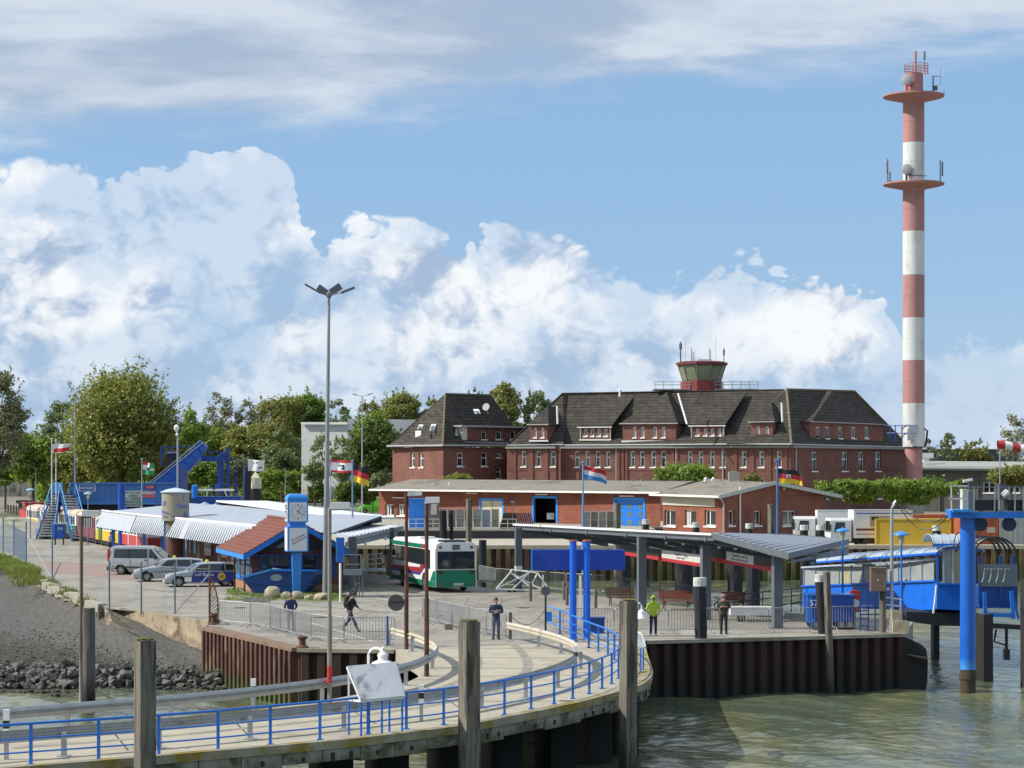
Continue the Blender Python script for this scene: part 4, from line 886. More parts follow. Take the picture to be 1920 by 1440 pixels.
mb=MB();a,b=P(1690,843,430),P(1899,843,430);mb.bx(a.x,b.x,430,460,0,a.z);mb.build('wall',mat('dark_cladding',(.07,.075,.085),.7),dh,world=True)
mb=MB();mb.bx(b.x,b.x+1.5,429.9,459,0,a.z-.3);mb.build('pale_end_panel',mat('pale_panel',(.35,.38,.42),.7),dh,world=True)
mb=MB();mb.bx(a.x-.2,b.x+.2,429.8,460,a.z-.02,a.z+.15);mb.build('roof_edge',GUTTER,dh,world=True)
vt=thing('roof_vent_box','white ventilation box on the grey roof beside the foot of the mast','vent',P(1738,862,356));mb=MB();mb.box(P(1738,854,356),(1.9,1.2,.8));mb.box(P(1736,861,356),(.9,.9,.8));mb.build('housing',WHITE,vt,world=True)
wh=thing('white_hall','plain white industrial hall half hidden behind willow trees','hall',P(640,900,440))
WH=mat('white_cladding',(.60,.61,.60),.7,var=.05,sc=.3)
mb=MB();a,b=P(565,794,435),P(650,785,445);c=P(785,787,445)
mb.extr([V3(a,0),V3(P(652,0,432),0),P(652,794,432),a],(0,8,0));mb.build('wall',WH,wh,world=True)
mb=MB();mb.extr([V3(P(652,0,445),0),V3(c,0),c,P(652,785,445)],(0,9,0));mb.build('wall',WH,wh,world=True)
mb=MB();mb.bar(P(565,793.5,434.5),P(652,793.5,431.5),.5,.4);mb.build('roof_edge',SILL,wh,world=True)
lb=thing('long_brick_wall','low reddish brick building glimpsed between trunks behind the car park','building',P(620,920,490))
mb=MB();mb.extr([V3(P(560,0,492),0),V3(P(740,0,488),0),P(740,895,488),P(560,897,492)],(0,9,0));mb.build('wall',BRICK,lb,world=True)
mb=MB();mb.extr([P(556,897.5,491),P(744,895.5,487),P(744,890,493),P(556,892,497)],(0,0,-.2));mb.build('roof',FELT,lb,world=True)
# ---- red and white radio mast
ms=thing('radio_mast','tall red and white banded concrete radio mast with two round platforms','radio mast',(P(1713,0,305).x,305,0));Ym=305.0;cx=1712
zz=lambda y: H-(y-HY)*Ym/F
rr=lambda p: p*Ym/F
MR=mat('faded_red_mast',(.40,.20,.185),.7,var=.10,sc=.7,stretch=(1,1,.25),col2=(.30,.15,.13),f2=(.55,.75),sc2=.8);MW=mat('white_mast',(.62,.64,.62),.7,var=.08,sc=.5,stretch=(1,1,.25),col2=(.46,.46,.42),f2=(.5,.7),sc2=.8)
mb=MB();mb.lathe((0,0,0),[(rr(19),0),(rr(19),zz(918))],24);mb.build('concrete_base',CONC,ms,smooth=True)
mb=MB();mb.box((rr(-14),-.3,zz(927)),(1.0,1.4,1.6));mb.build('base_block',CONC,ms)
bands=[(918,838,MR,16.5),(838,756,MW,20.5),(756,676,MR,20.5),(676,596,MW,20.4),(596,516,MR,20.3),(516,434,MW,20.2),(434,353,MR,20.1),(343,268,MW,19.9),(268,190,MR,19.8),(178,138,MR,17.5)]
for y0,y1,m,ra in bands:
    mb=MB();z0,z1=zz(y0),zz(y1);mid=(z0+z1)/2
    mb.lathe((0,0,0),[(rr(ra),z0+.01),(rr(ra),mid-.03),(rr(ra)-.025,mid-.02),(rr(ra)-.025,mid+.02),(rr(ra),mid+.03),(rr(ra),z1-.02),(rr(ra)-.03,z1)],40);mb.build('shaft_band',m,ms,smooth=True,angle=30)
for yt,yb in ((178,191),(343,355)):
    mb=MB();mb.lathe((0,0,0),[(rr(19),zz(yb)-.3),(rr(22),zz(yb)),(rr(50),zz(yt+6)),(rr(57),zz(yt+4)),(rr(57),zz(yt+1)),(rr(50),zz(yt)),(rr(18),zz(yt-.5))],48);mb.build('platform',MR,ms,smooth=True,angle=25)
def dish(x,y,r_,Y=305):
    mb=MB();mb.lathe((0,0,0),[(.02,-.3),(r_*.8,-.28),(r_,-.2),(r_,.02),(r_*.9,.06),(.02,.1)],28);o=mb.build('dish',mat('dish_grey',(.36,.37,.38),.5),ms,smooth=True);o.location=(rr(x-cx),-rr(22),zz(y));o.rotation_euler=(radians(90),0,radians(-14))
    mb=MB();mb.tube((rr(x-cx),-rr(20),zz(y)-r_*.3),(rr(x-cx),-rr(20),zz(y)-r_*2.0),.14);mb.tube((rr(x-cx),-rr(20),zz(y)-r_),(rr(x-cx)+1,-rr(16),zz(y)-r_),.09);mb.build('dish_mount',REDP if y < 200 else DARK,ms)
dish(1695.5,153.5,rr(10));dish(1695,320,rr(10))
# crown railing, poles and antennas
for k in range(12):
    a=2*pi*k/12;c=(rr(5)+rr(22)*cos(a),rr(22)*sin(a));mb=MB();mb.tube((*c,zz(140)),(*c,zz(121)),.05,n=5);mb.build('railing_post',MR,ms)
for y in (121,126,131,136): mb=MB();mb.path([(rr(5)+rr(22)*cos(2*pi*k/20),rr(22)*sin(2*pi*k/20),zz(y)) for k in range(20)],.045,5,closed=True);mb.build('railing_ring',MR,ms)
ANT=mat('antenna_grey')if 'antenna_grey' in MATS else STEEL
for x,y0,y1,w_,m in ((1715.5,137,96,.22,MR),(1732.5,128,112,.06,GALV),(1732.5,112,96,.16,ANT),(1748.5,176,142,.13,ANT),(1763,160,128,.03,ANT),(1673,181,166,.05,MR),(1769,180,168,.05,ANT),(1663.5,344,298,.11,ANT),(1762,344,300,.1,ANT),(1661,325,302,.17,GALV),(1766,330,303,.14,ANT),(1668,338,322,.12,ANT)):
    mb=MB();mb.tube((rr(x-cx),0,zz(y0)),(rr(x-cx),0,zz(y1)),w_*.8,n=7);mb.build('antenna',m,ms)
mb=MB();mb.bar((rr(1748-cx),0,zz(143)),(rr(1763-cx),0,zz(143)),.08,.08);mb.box((rr(1753-cx),0,zz(165)),(.5,.5,.6));mb.build('antenna_arm',ANT,ms)
mb=MB();mb.tube((rr(1661-cx),-.5,zz(340)),(rr(1700-cx),-.5,zz(342)),.06);mb.tube((rr(1700-cx),-rr(21),zz(331)),(rr(1734-cx),-rr(18),zz(332)),.06);mb.build('platform_rail',ANT,ms)
# ring platform and cables low on the shaft
for y in (798,812): mb=MB();mb.tube((rr(1665-cx),1,zz(y)),(rr(1712-cx),-2,zz(y)),.08);mb.build('walkway_rail',BLUEDARK,ms)
for x in (1668,1678,1690): mb=MB();mb.tube((rr(x-cx),0,zz(830)),(rr(x-cx),0,zz(797)),.07);mb.build('walkway_post',BLUEDARK,ms)
mb=MB();mb.box((rr(1708-cx),-1.6,zz(804)),(1.2,.5,1.0));mb.box((rr(1703-cx),-1.6,zz(815)),(.9,.4,1.6));mb.build('equipment_box',GALV,ms)
for off_ in (0,.25,.5): mb=MB();mb.path([(rr(19),-.6+off_,zz(803)),(rr(25),-.6+off_,zz(808)),(rr(23),-.6+off_,zz(825)),(rr(20),-.6+off_,zz(838)),(rr(5),-1.8+off_,zz(839.5)),(rr(-14),-1+off_,zz(835))],.09);mb.build('cable',DARK,ms)
# ------------------------------------------------ trees and bushes
LM={
 'olive': leafmat('leaf_olive',(.115,.145,.032),(.165,.175,.045),(.19,.175,.055)),
 'bright': leafmat('leaf_bright',(0.105,0.173,0.030),(0.165,0.232,0.038),(0.075,0.128,0.022)),
 'brown': leafmat('leaf_brown_olive',(.145,.14,.045),(.18,.175,.05),(.12,.15,.035)),
 'grey': leafmat('leaf_grey_green',(.115,.155,.075),(.165,.20,.10),(.10,.125,.055)),
 'dark': leafmat('leaf_dark',(0.045,0.078,0.018),(0.075,0.120,0.024),(0.033,0.057,0.015)),
 'sparse': leafmat('leaf_sparse',(.13,.135,.075),(.20,.19,.12),(.10,.10,.06)),
}
BARK=mat('tree_bark',(.085,.07,.05),.95,var=.3,sc=3)
def leafcloud(name,m,pts,nrm,size,rng,parent):
    n=len(pts);nr=nrm+rng.normal(0,.75,(n,3));nr /= np.linalg.norm(nr,axis=1)[:,None]+1e-9
    t=np.cross(nr,rng.normal(0,1,(n,3)));t /= np.linalg.norm(t,axis=1)[:,None]+1e-9;b=np.cross(nr,t)
    sz=(size*rng.uniform(.55,1.25,n))[:,None]
    V=np.stack([pts-t*sz-b*sz*.5,pts+t*sz-b*sz*.35,pts+b*sz],1).reshape(-1,3)
    me=bpy.data.meshes.new(name);me.vertices.add(len(V));me.vertices.foreach_set('co',V.ravel().astype('f'))
    me.loops.add(3*n);me.loops.foreach_set('vertex_index',np.arange(3*n,dtype='i'));me.polygons.add(n);me.polygons.foreach_set('loop_start',np.arange(0,3*n,3,dtype='i'))
    me.materials.append(m);me.update(calc_edges=True);o=bpy.data.objects.new(name,me);COL.objects.link(o);o.parent=parent;return o
def tree(name,label,x,ytop,hw,Y,kind,seed,ybot=None,dens=1.0,leaf=.30,trunk=True,lean=0.0,group=None,cat='tree',lumps=None,tall=1.0,shape='round'):
    rng=np.random.RandomState(seed);base=P(x,0,Y);X0=base.x;zt=H-(ytop-HY)*Y/F;R=hw*Y/F
    zb=(H-(min(905,ybot+22 if cat == 'tree' else ybot)-HY)*Y/F) if ybot else zt*.16
    zb=max(.4,zb);hw *= 1.12
    root=thing(name,label,cat,(X0,Y,0),0,group);hgt=zt-zb;cz=zb+hgt*.5
    nl=int((lumps or int(26+R*3))*1.35);L=[]
    for k in range(nl):
        th=rng.uniform(0,2*pi);v=rng.uniform(-1,1);q=rng.uniform(.45,1.0)**.6
        prof=sqrt_(1-v*v)
        if shape == 'flame': prof *= (1-.55*v)*.8
        if shape == 'dome': v=-1+2*rng.uniform(0,1);prof=sqrt_(1-max(0,v)**2)
        c=np.array([cos(th)*prof*R*q*.86+lean*(v+1)*R*.4,sin(th)*prof*R*q*.8,cz+v*hgt*.43*(.75+.25*q)]);lr=R*rng.uniform(.15,.33)*(1 if v < .5 else .8)
        L.append((c,lr))
    pts=[];nr=[]
    area=sum(lr*lr for _,lr in L);leaf *= .78;N=int(min(36000,dens*area*4*pi/(leaf*leaf)*1.15))
    for c,lr in L:
        n=max(30,int(N*lr*lr/area));d=rng.normal(0,1,(n,3));d /= np.linalg.norm(d,axis=1)[:,None];rad=lr*(rng.uniform(.25,1,n)**.45)*(1+.25*np.sin(d[:,0]*7+c[0])*np.sin(d[:,2]*6+c[2]))*(1+rng.exponential(.15,n))
        p=c+d*rad[:,None]*np.array([1.15,1.1,.85]);pts.append(p);nr.append(d*.9+np.array([-.25,0,.45]))
    # twigs reaching out of the outline
    for c,lr in L[::2]:
        o=c-np.array([0,0,cz]);o=o/(np.linalg.norm(o)+1e-9);n=int(22*dens)
        t=rng.uniform(0,1,n)[:,None];p=c+o*lr*.8+(o+np.array([.1,0,.5]))*t*lr*.9+rng.normal(0,.12*lr,(n,3));pts.append(p);nr.append(rng.normal(0,1,(n,3)))
    pts=np.concatenate(pts);nr=np.concatenate(nr);pts[:,2]=np.maximum(pts[:,2],.1)
    leafcloud('crown',LM[kind],pts,nr,leaf,rng,root)
    if trunk:
        mb=MB();tr=max(.12,R*.05);fork=zb+hgt*.18
        mb.tube((0,0,-.2),(lean*R*.1,0,fork),tr*1.3,tr*.9,8);rnd=random.Random(seed)
        pk=sorted(L,key=lambda q: -q[1])[:min(22,nl)]
        for c,lr in pk:
            s=Vector((lean*R*.1,0,fork+rnd.uniform(-.15,.25)*hgt));e=Vector(c);mid=s.lerp(e,.5)+Vector((rnd.uniform(-.1,.1)*R,rnd.uniform(-.1,.1)*R,.08*hgt))
            mb.tube(s,mid,tr*.5,tr*.3,5,caps=False);mb.tube(mid,e,tr*.3,tr*.08,5,caps=False)
            for _ in range(3): mb.tube(e,e+Vector((rnd.uniform(-1,1),rnd.uniform(-1,1),rnd.uniform(-.2,1)))*lr*1.15,tr*.09,tr*.03,4,caps=False)
        mb.build('trunk',BARK,root)
    return root
sqrt_=lambda v: math.sqrt(max(0,v))
T=tree
T('windblown_tree','tall sparse grey tree cut off by the left edge of the picture',-8,678,56,300,'sparse',1,ybot=880,dens=.42,leaf=.26,lumps=60,lean=.1)
T('windblown_tree','largest olive tree with a broad dense crown behind the blue link span',230,696,108,350,'olive',2,ybot=905,dens=.9,leaf=.34,lumps=160)
T('leafy_tree','bright green round tree behind the pair of flagpoles',62,808,56,370,'bright',3,ybot=905,dens=.9,leaf=.3)
T('leafy_tree','pale grey green tree between the bright round tree and the big olive tree',122,742,44,385,'grey',4,ybot=900,dens=.6,leaf=.3)
T('leafy_tree','low bright tree at the far left edge behind the grey boundary wall',10,850,36,380,'bright',5,ybot=905)
T('leafy_tree','dark green tree right of the big olive tree above the blue ramp',352,762,42,385,'bright',6,ybot=905,dens=.9)
T('slender_tree','slender half bare tree standing highest left of the tall lamp post',413,720,27,430,'sparse',7,ybot=850,dens=.45,leaf=.24,lumps=50)
T('slender_tree','second slender half bare tree, nearer the tall lamp post',462,742,25,430,'sparse',8,ybot=850,dens=.45,leaf=.24,lumps=44)
T('leafy_tree','yellow green tree under the two slender trees',400,795,48,420,'bright',9,ybot=900)
T('leafy_tree','olive green tree left of the white hall',470,788,55,415,'olive',10,ybot=905)
T('leafy_tree','broad brown olive tree in the wood left of the tall lamp post',520,738,60,450,'brown',11,ybot=890,lumps=80)
T('leafy_tree','olive tree directly behind the tall lamp post',580,731,48,455,'bright',12,ybot=880,lumps=60)
T('leafy_tree','rounded green tree just right of the tall lamp post',628,735,30,450,'grey',13,ybot=880,lean=.2)
T('willow','grey green willow in front of the left end of the white hall',528,800,34,400,'grey',14,ybot=918,dens=.9,leaf=.26)
T('willow','grey green willow covering the middle of the white hall',640,815,30,395,'grey',15,ybot=912,dens=.6,leaf=.26)
T('willow','leaning willow between the flags and the white hall',590,868,24,392,'grey',16,ybot=920,dens=.55,leaf=.26)
T('willow','loose willow in front of the white hall, just left of the tall lamp post',604,812,24,398,'grey',60,ybot=912,dens=.45,leaf=.26)
T('dark_tree','dark dense green tree beside the brick house behind the German flag',705,786,48,375,'dark',17,ybot=925,dens=1.1,leaf=.3,lumps=70)
T('leafy_tree','bright green tree top above the dark tree',700,778,40,390,'bright',18,ybot=830,dens=.9)
T('leafy_tree','brown olive tree behind the double street lamp',690,745,30,470,'brown',19,ybot=850,dens=.7)
T('leafy_tree','broad brown olive tree left of the brick house roof',752,733,52,480,'olive',20,ybot=860,lumps=70)
T('leafy_tree','small olive tree at the slope of the brick house roof',812,737,26,480,'olive',21,ybot=850)
T('leafy_tree','tall olive tree between the two slate roofs',940,712,46,400,'olive',22,ybot=860,dens=.8,lumps=60)
T('leafy_tree','green tree just left of the barracks ridge',1008,730,38,400,'grey',23,ybot=860,dens=.9,lumps=50)
T('leafy_tree','small sparse tree top behind the satellite dish',890,722,24,410,'sparse',24,ybot=840,dens=.5)
T('leafy_tree','tree tip rising beside the end of the barracks ridge',1050,738,16,400,'olive',25,ybot=850)
T('bush','yellow green bush seen under the blue gantry platform',385,868,42,330,'bright',26,ybot=935,dens=1.1,cat='bush',trunk=False)
T('bush','bright yellow green bush right of the black and white dolphin',520,885,36,370,'bright',27,ybot=935,cat='bush',trunk=False)
T('bush','small green shrub beside the corner of the brick house',715,888,24,330,'grey',28,ybot=935,cat='bush',trunk=False,lumps=20)
T('bush','broad dark bush rising behind the workshop roof below the lookout',1284,878,50,262,'bright',29,ybot=935,cat='bush',trunk=False,leaf=.2,lumps=50)
T('bush','small bush behind the workshop roof left of the second German flag',1410,889,15,262,'olive',30,ybot=930,cat='bush',trunk=False,leaf=.18)
T('bush','sparse bush behind the workshop roof at the brick house',860,893,26,285,'olive',31,ybot=930,cat='bush',trunk=False,leaf=.2)
T('bush','clipped green bush in front of the parked cars, left of the tall lamp post',595,938,18,335,'dark',32,ybot=975,cat='bush',trunk=False,leaf=.2,dens=1.2)
T('bush','clipped dark green hedge bush behind the two flagpoles',655,942,28,330,'dark',33,ybot=975,cat='bush',trunk=False,leaf=.2,dens=1.2)
T('bush','second dark hedge bush beside the green van',690,945,20,330,'dark',38,ybot=975,cat='bush',trunk=False,leaf=.2,dens=1.2)
T('bush','dark bush at the left edge below the grey boundary wall',2,905,18,240,'dark',34,ybot=962,cat='bush',trunk=False,leaf=.18)
mound=[(1558,934,26),(1596,914,30),(1640,928,30),(1685,931,32),(1730,942,30),(1775,928,24),(1615,940,40),(1705,946,50)]
lab=['leftmost bush of the row behind the white trucks','highest bush of the row behind the white trucks','bush behind the lorry roofs near the brick corner','bush at the foot of the red and white mast','bush right of the mast behind the yellow container','rightmost bright bush beside the blue gantry','low spreading bush behind the white box lorry','low spreading bush behind the yellow container']
for k,(x,y,hw) in enumerate(mound): T('bush',lab[k],x,y,hw,246+k,'bright',40+k,ybot=985,cat='bush',trunk=False,leaf=.20,dens=.9,lumps=34,shape='dome',group='bushes behind the lorries')
T('leafy_tree','slim green tree above the grey office roof right of the mast',1778,806,18,400,'grey',50,ybot=880,dens=.8)
T('leafy_tree','brown olive bushy tree above the grey office roof',1828,820,30,400,'brown',51,ybot=880,dens=.8)
T('leafy_tree','thin bare tree just right of the mast',1746,812,14,410,'sparse',52,ybot=880,dens=.12,lumps=16)
T('leafy_tree','bare branched tree at the right edge behind the windsock',1905,768,34,390,'sparse',53,ybot=880,dens=.10,lumps=40)
T('leafy_tree','yellow olive bush tree at the right edge in front of the grey office',1896,878,44,320,'brown',54,ybot=945,dens=.8)
T('leafy_tree','mid green tree filling the gap behind the gantry',300,800,50,400,'olive',55,ybot=910)
T('leafy_tree','green tree behind the left flagpoles and the staircase',150,820,45,365,'olive',56,ybot=910)
T('leafy_tree','low green tree between the blue gantry and the dolphin',440,850,40,380,'olive',57,ybot=925)
# undergrowth closing the view below the crowns
def thicket(name,x0,x1,Y,h,kind,n,seed,leaf=.3):
    rng=np.random.RandomState(seed);X=rng.uniform((x0-960)*Y/F,(x1-960)*Y/F,n);hh=h*(.55+.3*np.sin(X*.35+seed)+.25*np.sin(X*.9+2*seed));Z=rng.uniform(0,1,n)**.75*np.maximum(hh,.4)
    o=leafcloud(name,LM[kind],np.stack([X,Y+rng.normal(0,1.6,n),Z],1),np.tile([-.4,-.4,.6],(n,1)),leaf,rng,None);o['kind']='stuff';return o
thicket('undergrowth',60,770,480,14.0,'olive',26000,3,.5)
thicket('undergrowth',370,560,462,15.0,'brown',12000,13,.4)
thicket('undergrowth',430,555,452,14.0,'olive',9000,17,.36)
thicket('undergrowth',650,770,462,15.0,'olive',8000,21,.4)
thicket('undergrowth',330,720,430,4.5,'bright',7000,5,.33)
thicket('undergrowth',70,340,405,8.0,'bright',10000,8,.35)
thicket('undergrowth',1740,2000,395,4.0,'olive',3000,9,.35)
# a far belt of trees that reads as one mass
rng=np.random.RandomState(90);n=26000;X=rng.uniform(-190,260,n);Y=rng.uniform(560,600,n);hh=10+4*np.sin(X*.06)+3*np.sin(X*.17+2)+2*np.sin(X*.41);hh=np.where(X > 95,hh*.45,hh);Z=rng.uniform(0,1,n)**.7*hh
root=thing('far_wood','far belt of mixed green woodland behind everything','wood',(0,580,0));root['kind']='stuff'
o=leafcloud('foliage',LM['olive'],np.stack([X,Y-580,Z],1),np.tile([-.3,-.5,.5],(n,1)),.8,rng,root);o['kind']='stuff'
# ------------------------------------------------ vehicles
SILVER=mat('silver_car_paint',(.36,.38,.40),.28,metal=.3,var=.04,coat=.5)
WPAINT=mat('white_car_paint',(.72,.73,.72),.3,var=.03,coat=.4)
TYRE=mat('tyre',(.018,.018,.018),.8,var=.1);RIM=mat('alloy_rim',(.42,.43,.44),.35,metal=.6,var=.05)
LAMPR=mat('tail_lamp_red',(.45,.02,.02),.2,var=.02);LAMPW=mat('head_lamp_glass',(.62,.64,.66),.12,var=.02);TRIM=mat('black_trim',(.02,.02,.022),.5)
PLATE=mat('number_plate',(.75,.75,.70),.5,var=.02)
CGLASS=glassmat('car_glass',(.02,.028,.032),.04)
def wheel(root,x,y,r,w=.22,side=-1,name='wheel'):
    mb=MB();mb.add([],[]);n=20
    prof=[(r*.62,-w/2),(r*.93,-w/2),(r,-w/2+.04),(r,w/2-.04),(r*.93,w/2),(r*.62,w/2)]
    vs=[(x+a*cos(2*pi*k/n),y+b,r+a*sin(2*pi*k/n)) for a,b in prof for k in range(n)]
    mb.add(vs,[(i*n+k,i*n+(k+1) % n,(i+1)*n+(k+1) % n,(i+1)*n+k) for i in range(len(prof)-1) for k in range(n)])
    o=mb.build(name,TYRE,root,smooth=True)
    mb=MB();yy=y+side*(w/2-.03);mb.tube((x,yy,r),(x,yy-side*.05,r),r*.64,r*.64,20,m=0)
    mb.tube((x,yy+side*.012,r),(x,yy-side*.02,r),r*.16,r*.16,8,m=0)
    for k in range(7):
        a=2*pi*k/7;mb.bar((x+cos(a)*r*.16,yy+side*.012,r+sin(a)*r*.16),(x+cos(a)*r*.6,yy+side*.006,r+sin(a)*r*.6),.05,.03,m=0)
        b=a+pi/7;mb.tube((x+cos(b)*r*.42,yy+side*.004,r+sin(b)*r*.42),(x+cos(b)*r*.42,yy-side*.02,r+sin(b)*r*.42),r*.13,r*.13,6,m=1)
    mb.build('rim',[RIM,TRIM],o);return o
def car(name,label,cat,loc,rz,prof,belt,W,wb,wr,wins,paint=SILVER,roofin=.18,group=None,far=False,dark=False):
    """nose at -x; prof = upper outline (x, z) nose to tail, belt = z of the shoulder line over x; the body is lofted section by section"""
    root=thing(name,label,cat,loc,rz,group);L=prof[-1][0];xs=sorted({p[0] for p in prof} | {L*k/26 for k in range(27)} | {q for c in wb for q in (c-wr-.06,c-wr*.7,c,c+wr*.7,c+wr+.06)})
    def zt(x):
        for a,b in zip(prof,prof[1:]):
            if a[0] <= x <= b[0]: return a[1]+(b[1]-a[1])*(x-a[0])/max(1e-6,b[0]-a[0])
        return prof[-1][1]
    def hw(x): t=x/L;return W/2*(1-.16*max(0,(.10-t)/.10)**1.6-.08*max(0,(t-.94)/.06)**1.5)
    def sec(x):
        z1=zt(x);w=hw(x);zb=.20 if .04*L < x < .96*L else .28;b=min(belt,z1-.02);arch=0
        for c in wb:
            if abs(x-c) < wr+.07: arch=math.sqrt(max(0,(wr+.07)**2-(x-c)**2))
        zl=max(zb,(wr+arch) if arch else 0);zl=min(zl,b-.05);up=max(0,z1-belt);wi=w-roofin*min(1,up/.45)
        if up < .06: wi=w*.88
        return [(x,-w*.92,zl),(x,-w,max(zl,.45)),(x,-w*1.0,b-.06),(x,-w*.975,b),(x,-(w*.975*(1-.0)+0)+(w*.975-wi)*.92 if up > .06 else -w*.93,z1-.05 if up > .06 else z1-.02),(x,-wi*.82,z1),(x,0,z1+.015),
                (x,wi*.82,z1),(x,(w*.975)-(w*.975-wi)*.92 if up > .06 else w*.93,z1-.05 if up > .06 else z1-.02),(x,w*.975,b),(x,w,b-.06),(x,w,max(zl,.45)),(x,w*.92,zl)]
    rows=[sec(x) for x in xs];mb=MB();mb.loft(rows);mb.face(list(reversed(rows[0])));mb.face(rows[-1])
    mb.face([(0.05,-W*.46,.2),(L-.05,-W*.46,.2),(L-.05,W*.46,.2),(.05,W*.46,.2)])
    mb.build('body',paint,root,smooth=True,angle=32)
    def side(x,z,s): # point on the side surface
        w=hw(x)*.975;z1=zt(x);up=max(.01,z1-.05-belt);wi=hw(x)-roofin*min(1,(z1-belt)/.45);t=max(0,min(1,(z-belt)/up));return (x,s*(w-(w-wi)*.92*t+.012),z)
    for s in (-1,1):
        for wn in wins:
            mb=MB();pts=[side(x,z,s) for x,z in wn];mb.face(pts if s < 0 else pts[::-1]);mb.build('side_window',CGLASS,root)
    k=0
    for a,b in zip(prof,prof[1:]):   # windscreen and rear window lie on the sloping parts above the shoulder line
        if max(a[1],b[1]) > belt+.25 and abs(b[1]-a[1]) > .25:
            mb=MB();t0,t1=.12,.92;n_=-1 if b[1] > a[1] else 1;q=[]
            for t,wv in ((t0,.90),(t1,.80)):
                x=a[0]+(b[0]-a[0])*t;z=a[1]+(b[1]-a[1])*t+.028;wi=(hw(x)-roofin*min(1,max(0,z-belt)/.45));q.append((x+n_*.012,wi*wv,z))
            mb.face([(q[0][0],-q[0][1],q[0][2]),(q[1][0],-q[1][1],q[1][2]),(q[1][0],q[1][1],q[1][2]),(q[0][0],q[0][1],q[0][2])]);mb.build('windscreen' if b[1] > a[1] else 'rear_window',CGLASS,root)
    for c in wb:
        for s in (-1,1): wheel(root,c,s*(W/2-.13),wr,.21,s)
        if True: mb=MB();mb.tube((c,-W/2+.3,wr),(c,W/2-.3,wr),wr*.9,n=12);mb.build('wheel_housing',TRIM,root)
    return root,hw,zt
SED=[(0,.50),(.06,.66),(.35,.80),(1.30,.93),(1.98,1.38),(2.5,1.44),(3.3,1.43),(3.75,1.36),(4.55,1.02),(4.72,.62)]
def sedan(label,loc,rz,livery=None,sign=True):
    t,hw,zt=car('taxi',label,'car',loc,rz,[(0,.48),(.05,.64),(.35,.78),(1.28,.93),(1.98,1.39),(2.5,1.45),(3.6,1.44),(4.3,1.36),(4.62,.98),(4.72,.60)],.93,1.80,(.82,3.62),.315,
        [[(1.62,.96),(2.62,.95),(2.62,1.36),(2.12,1.34)],[(2.70,.95),(3.55,.96),(3.52,1.36),(2.70,1.365)],[(3.62,.97),(4.25,1.02),(4.12,1.30),(3.60,1.35)]],group='taxis parked beside the kiosk')
    for s in (-1,1):
        for dy in (.0,.22): mb=MB();mb.lathe((0,0,0),[(.005,.06),(.06,.05),(.09,0)],12);o=mb.build('headlight',LAMPW,t,smooth=True);o.location=(.10+(.14 if dy == 0 else 0),s*(.74-dy),.64);o.rotation_euler=(0,-pi/2+.3,0)
        mb=MB();mb.box((4.66,s*.68,.78),(.06,.28,.2));mb.build('tail_light',LAMPR,t)
        mb=MB();mb.box((1.72,s*.98,1.0),(.10,.18,.12));mb.build('mirror',SILVER,t)
    mb=MB();mb.box((.02,0,.62),(.05,.42,.20));mb.build('grille',TRIM,t)
    mb=MB();mb.box((.0,0,.36),(.06,.52,.11));mb.build('number_plate',PLATE,t)
    mb=MB();mb.box((2.35,-.912,.62),(2.5,.012,.03));mb.build('side_moulding',TRIM,t)
    for x in (2.66,3.58): mb=MB();mb.box((x,-.906,.62),(.012,.01,.6));mb.build('door_gap',TRIM,t)
    for x in (2.42,3.35): mb=MB();mb.box((x,-.915,.84),(.16,.03,.03));mb.build('door_handle',TRIM,t)
    if sign:
        mb=MB();mb.extr([(-.04,-.19,0),(.14,-.19,0),(.11,-.15,.13),(-.01,-.15,.13)],(0,.36,0));o=mb.build('taxi_sign',mat('taxi_sign_yellow',(.75,.68,.08),.4,var=.03),t);o.location=(2.55,0,1.46)
    return t
c0=G(249,1090);sedan('silver estate taxi in the middle, between the van and the blue doored taxi',(c0.x,c0.y,0),radians(13))
c1=G(307,1100);tx=sedan('silver taxi with dark blue door advertisement and yellow roof sign beside the kiosk',(c1.x,c1.y,0),radians(15))
ADB=mat('advert_blue',(.015,.035,.26),.4,var=.05)
mb=MB();mb.extr([(1.55,-.915,.30),(4.35,-.915,.30),(4.35,-.915,.90),(1.72,-.915,.90),(1.55,-.915,.6)],(0,.01,0));ad=mb.build('door_advert',ADB,tx)
text('Lidl Borku',.27,(2.32,-.93,.74),(1,0,0),(0,0,1),WHITE,ad);mb=MB();mb.disc((3.35,-.93,.62),(0,-1,0),.24,24,.012);mb.build('round_emblem',YELLOW,ad);text('Lidl',.17,(3.35,-.945,.62),(1,0,0),(0,0,1),BLUEDARK,ad)
mb=MB();mb.box((1.35,-.912,.48),(.42,.012,.30));mb.build('door_sticker',WHITE,tx)
cv=G(347,1078);van,hw,zt=car('van','silver grey passenger van with dark windows parked furthest back, tail to the left','van',(cv.x-.25,cv.y+.4,0),pi+radians(-9),[(0,.55),(.08,.80),(.95,1.05),(1.75,1.78),(2.2,1.90),(4.5,1.90),(4.72,1.80),(4.85,.95),(4.88,.5)],1.10,1.90,(.88,3.95),.33,
    [[(1.38,1.14),(2.02,1.12),(2.02,1.72),(1.86,1.72)],[(2.12,1.12),(4.45,1.12),(4.40,1.72),(2.12,1.72)]],roofin=.10)
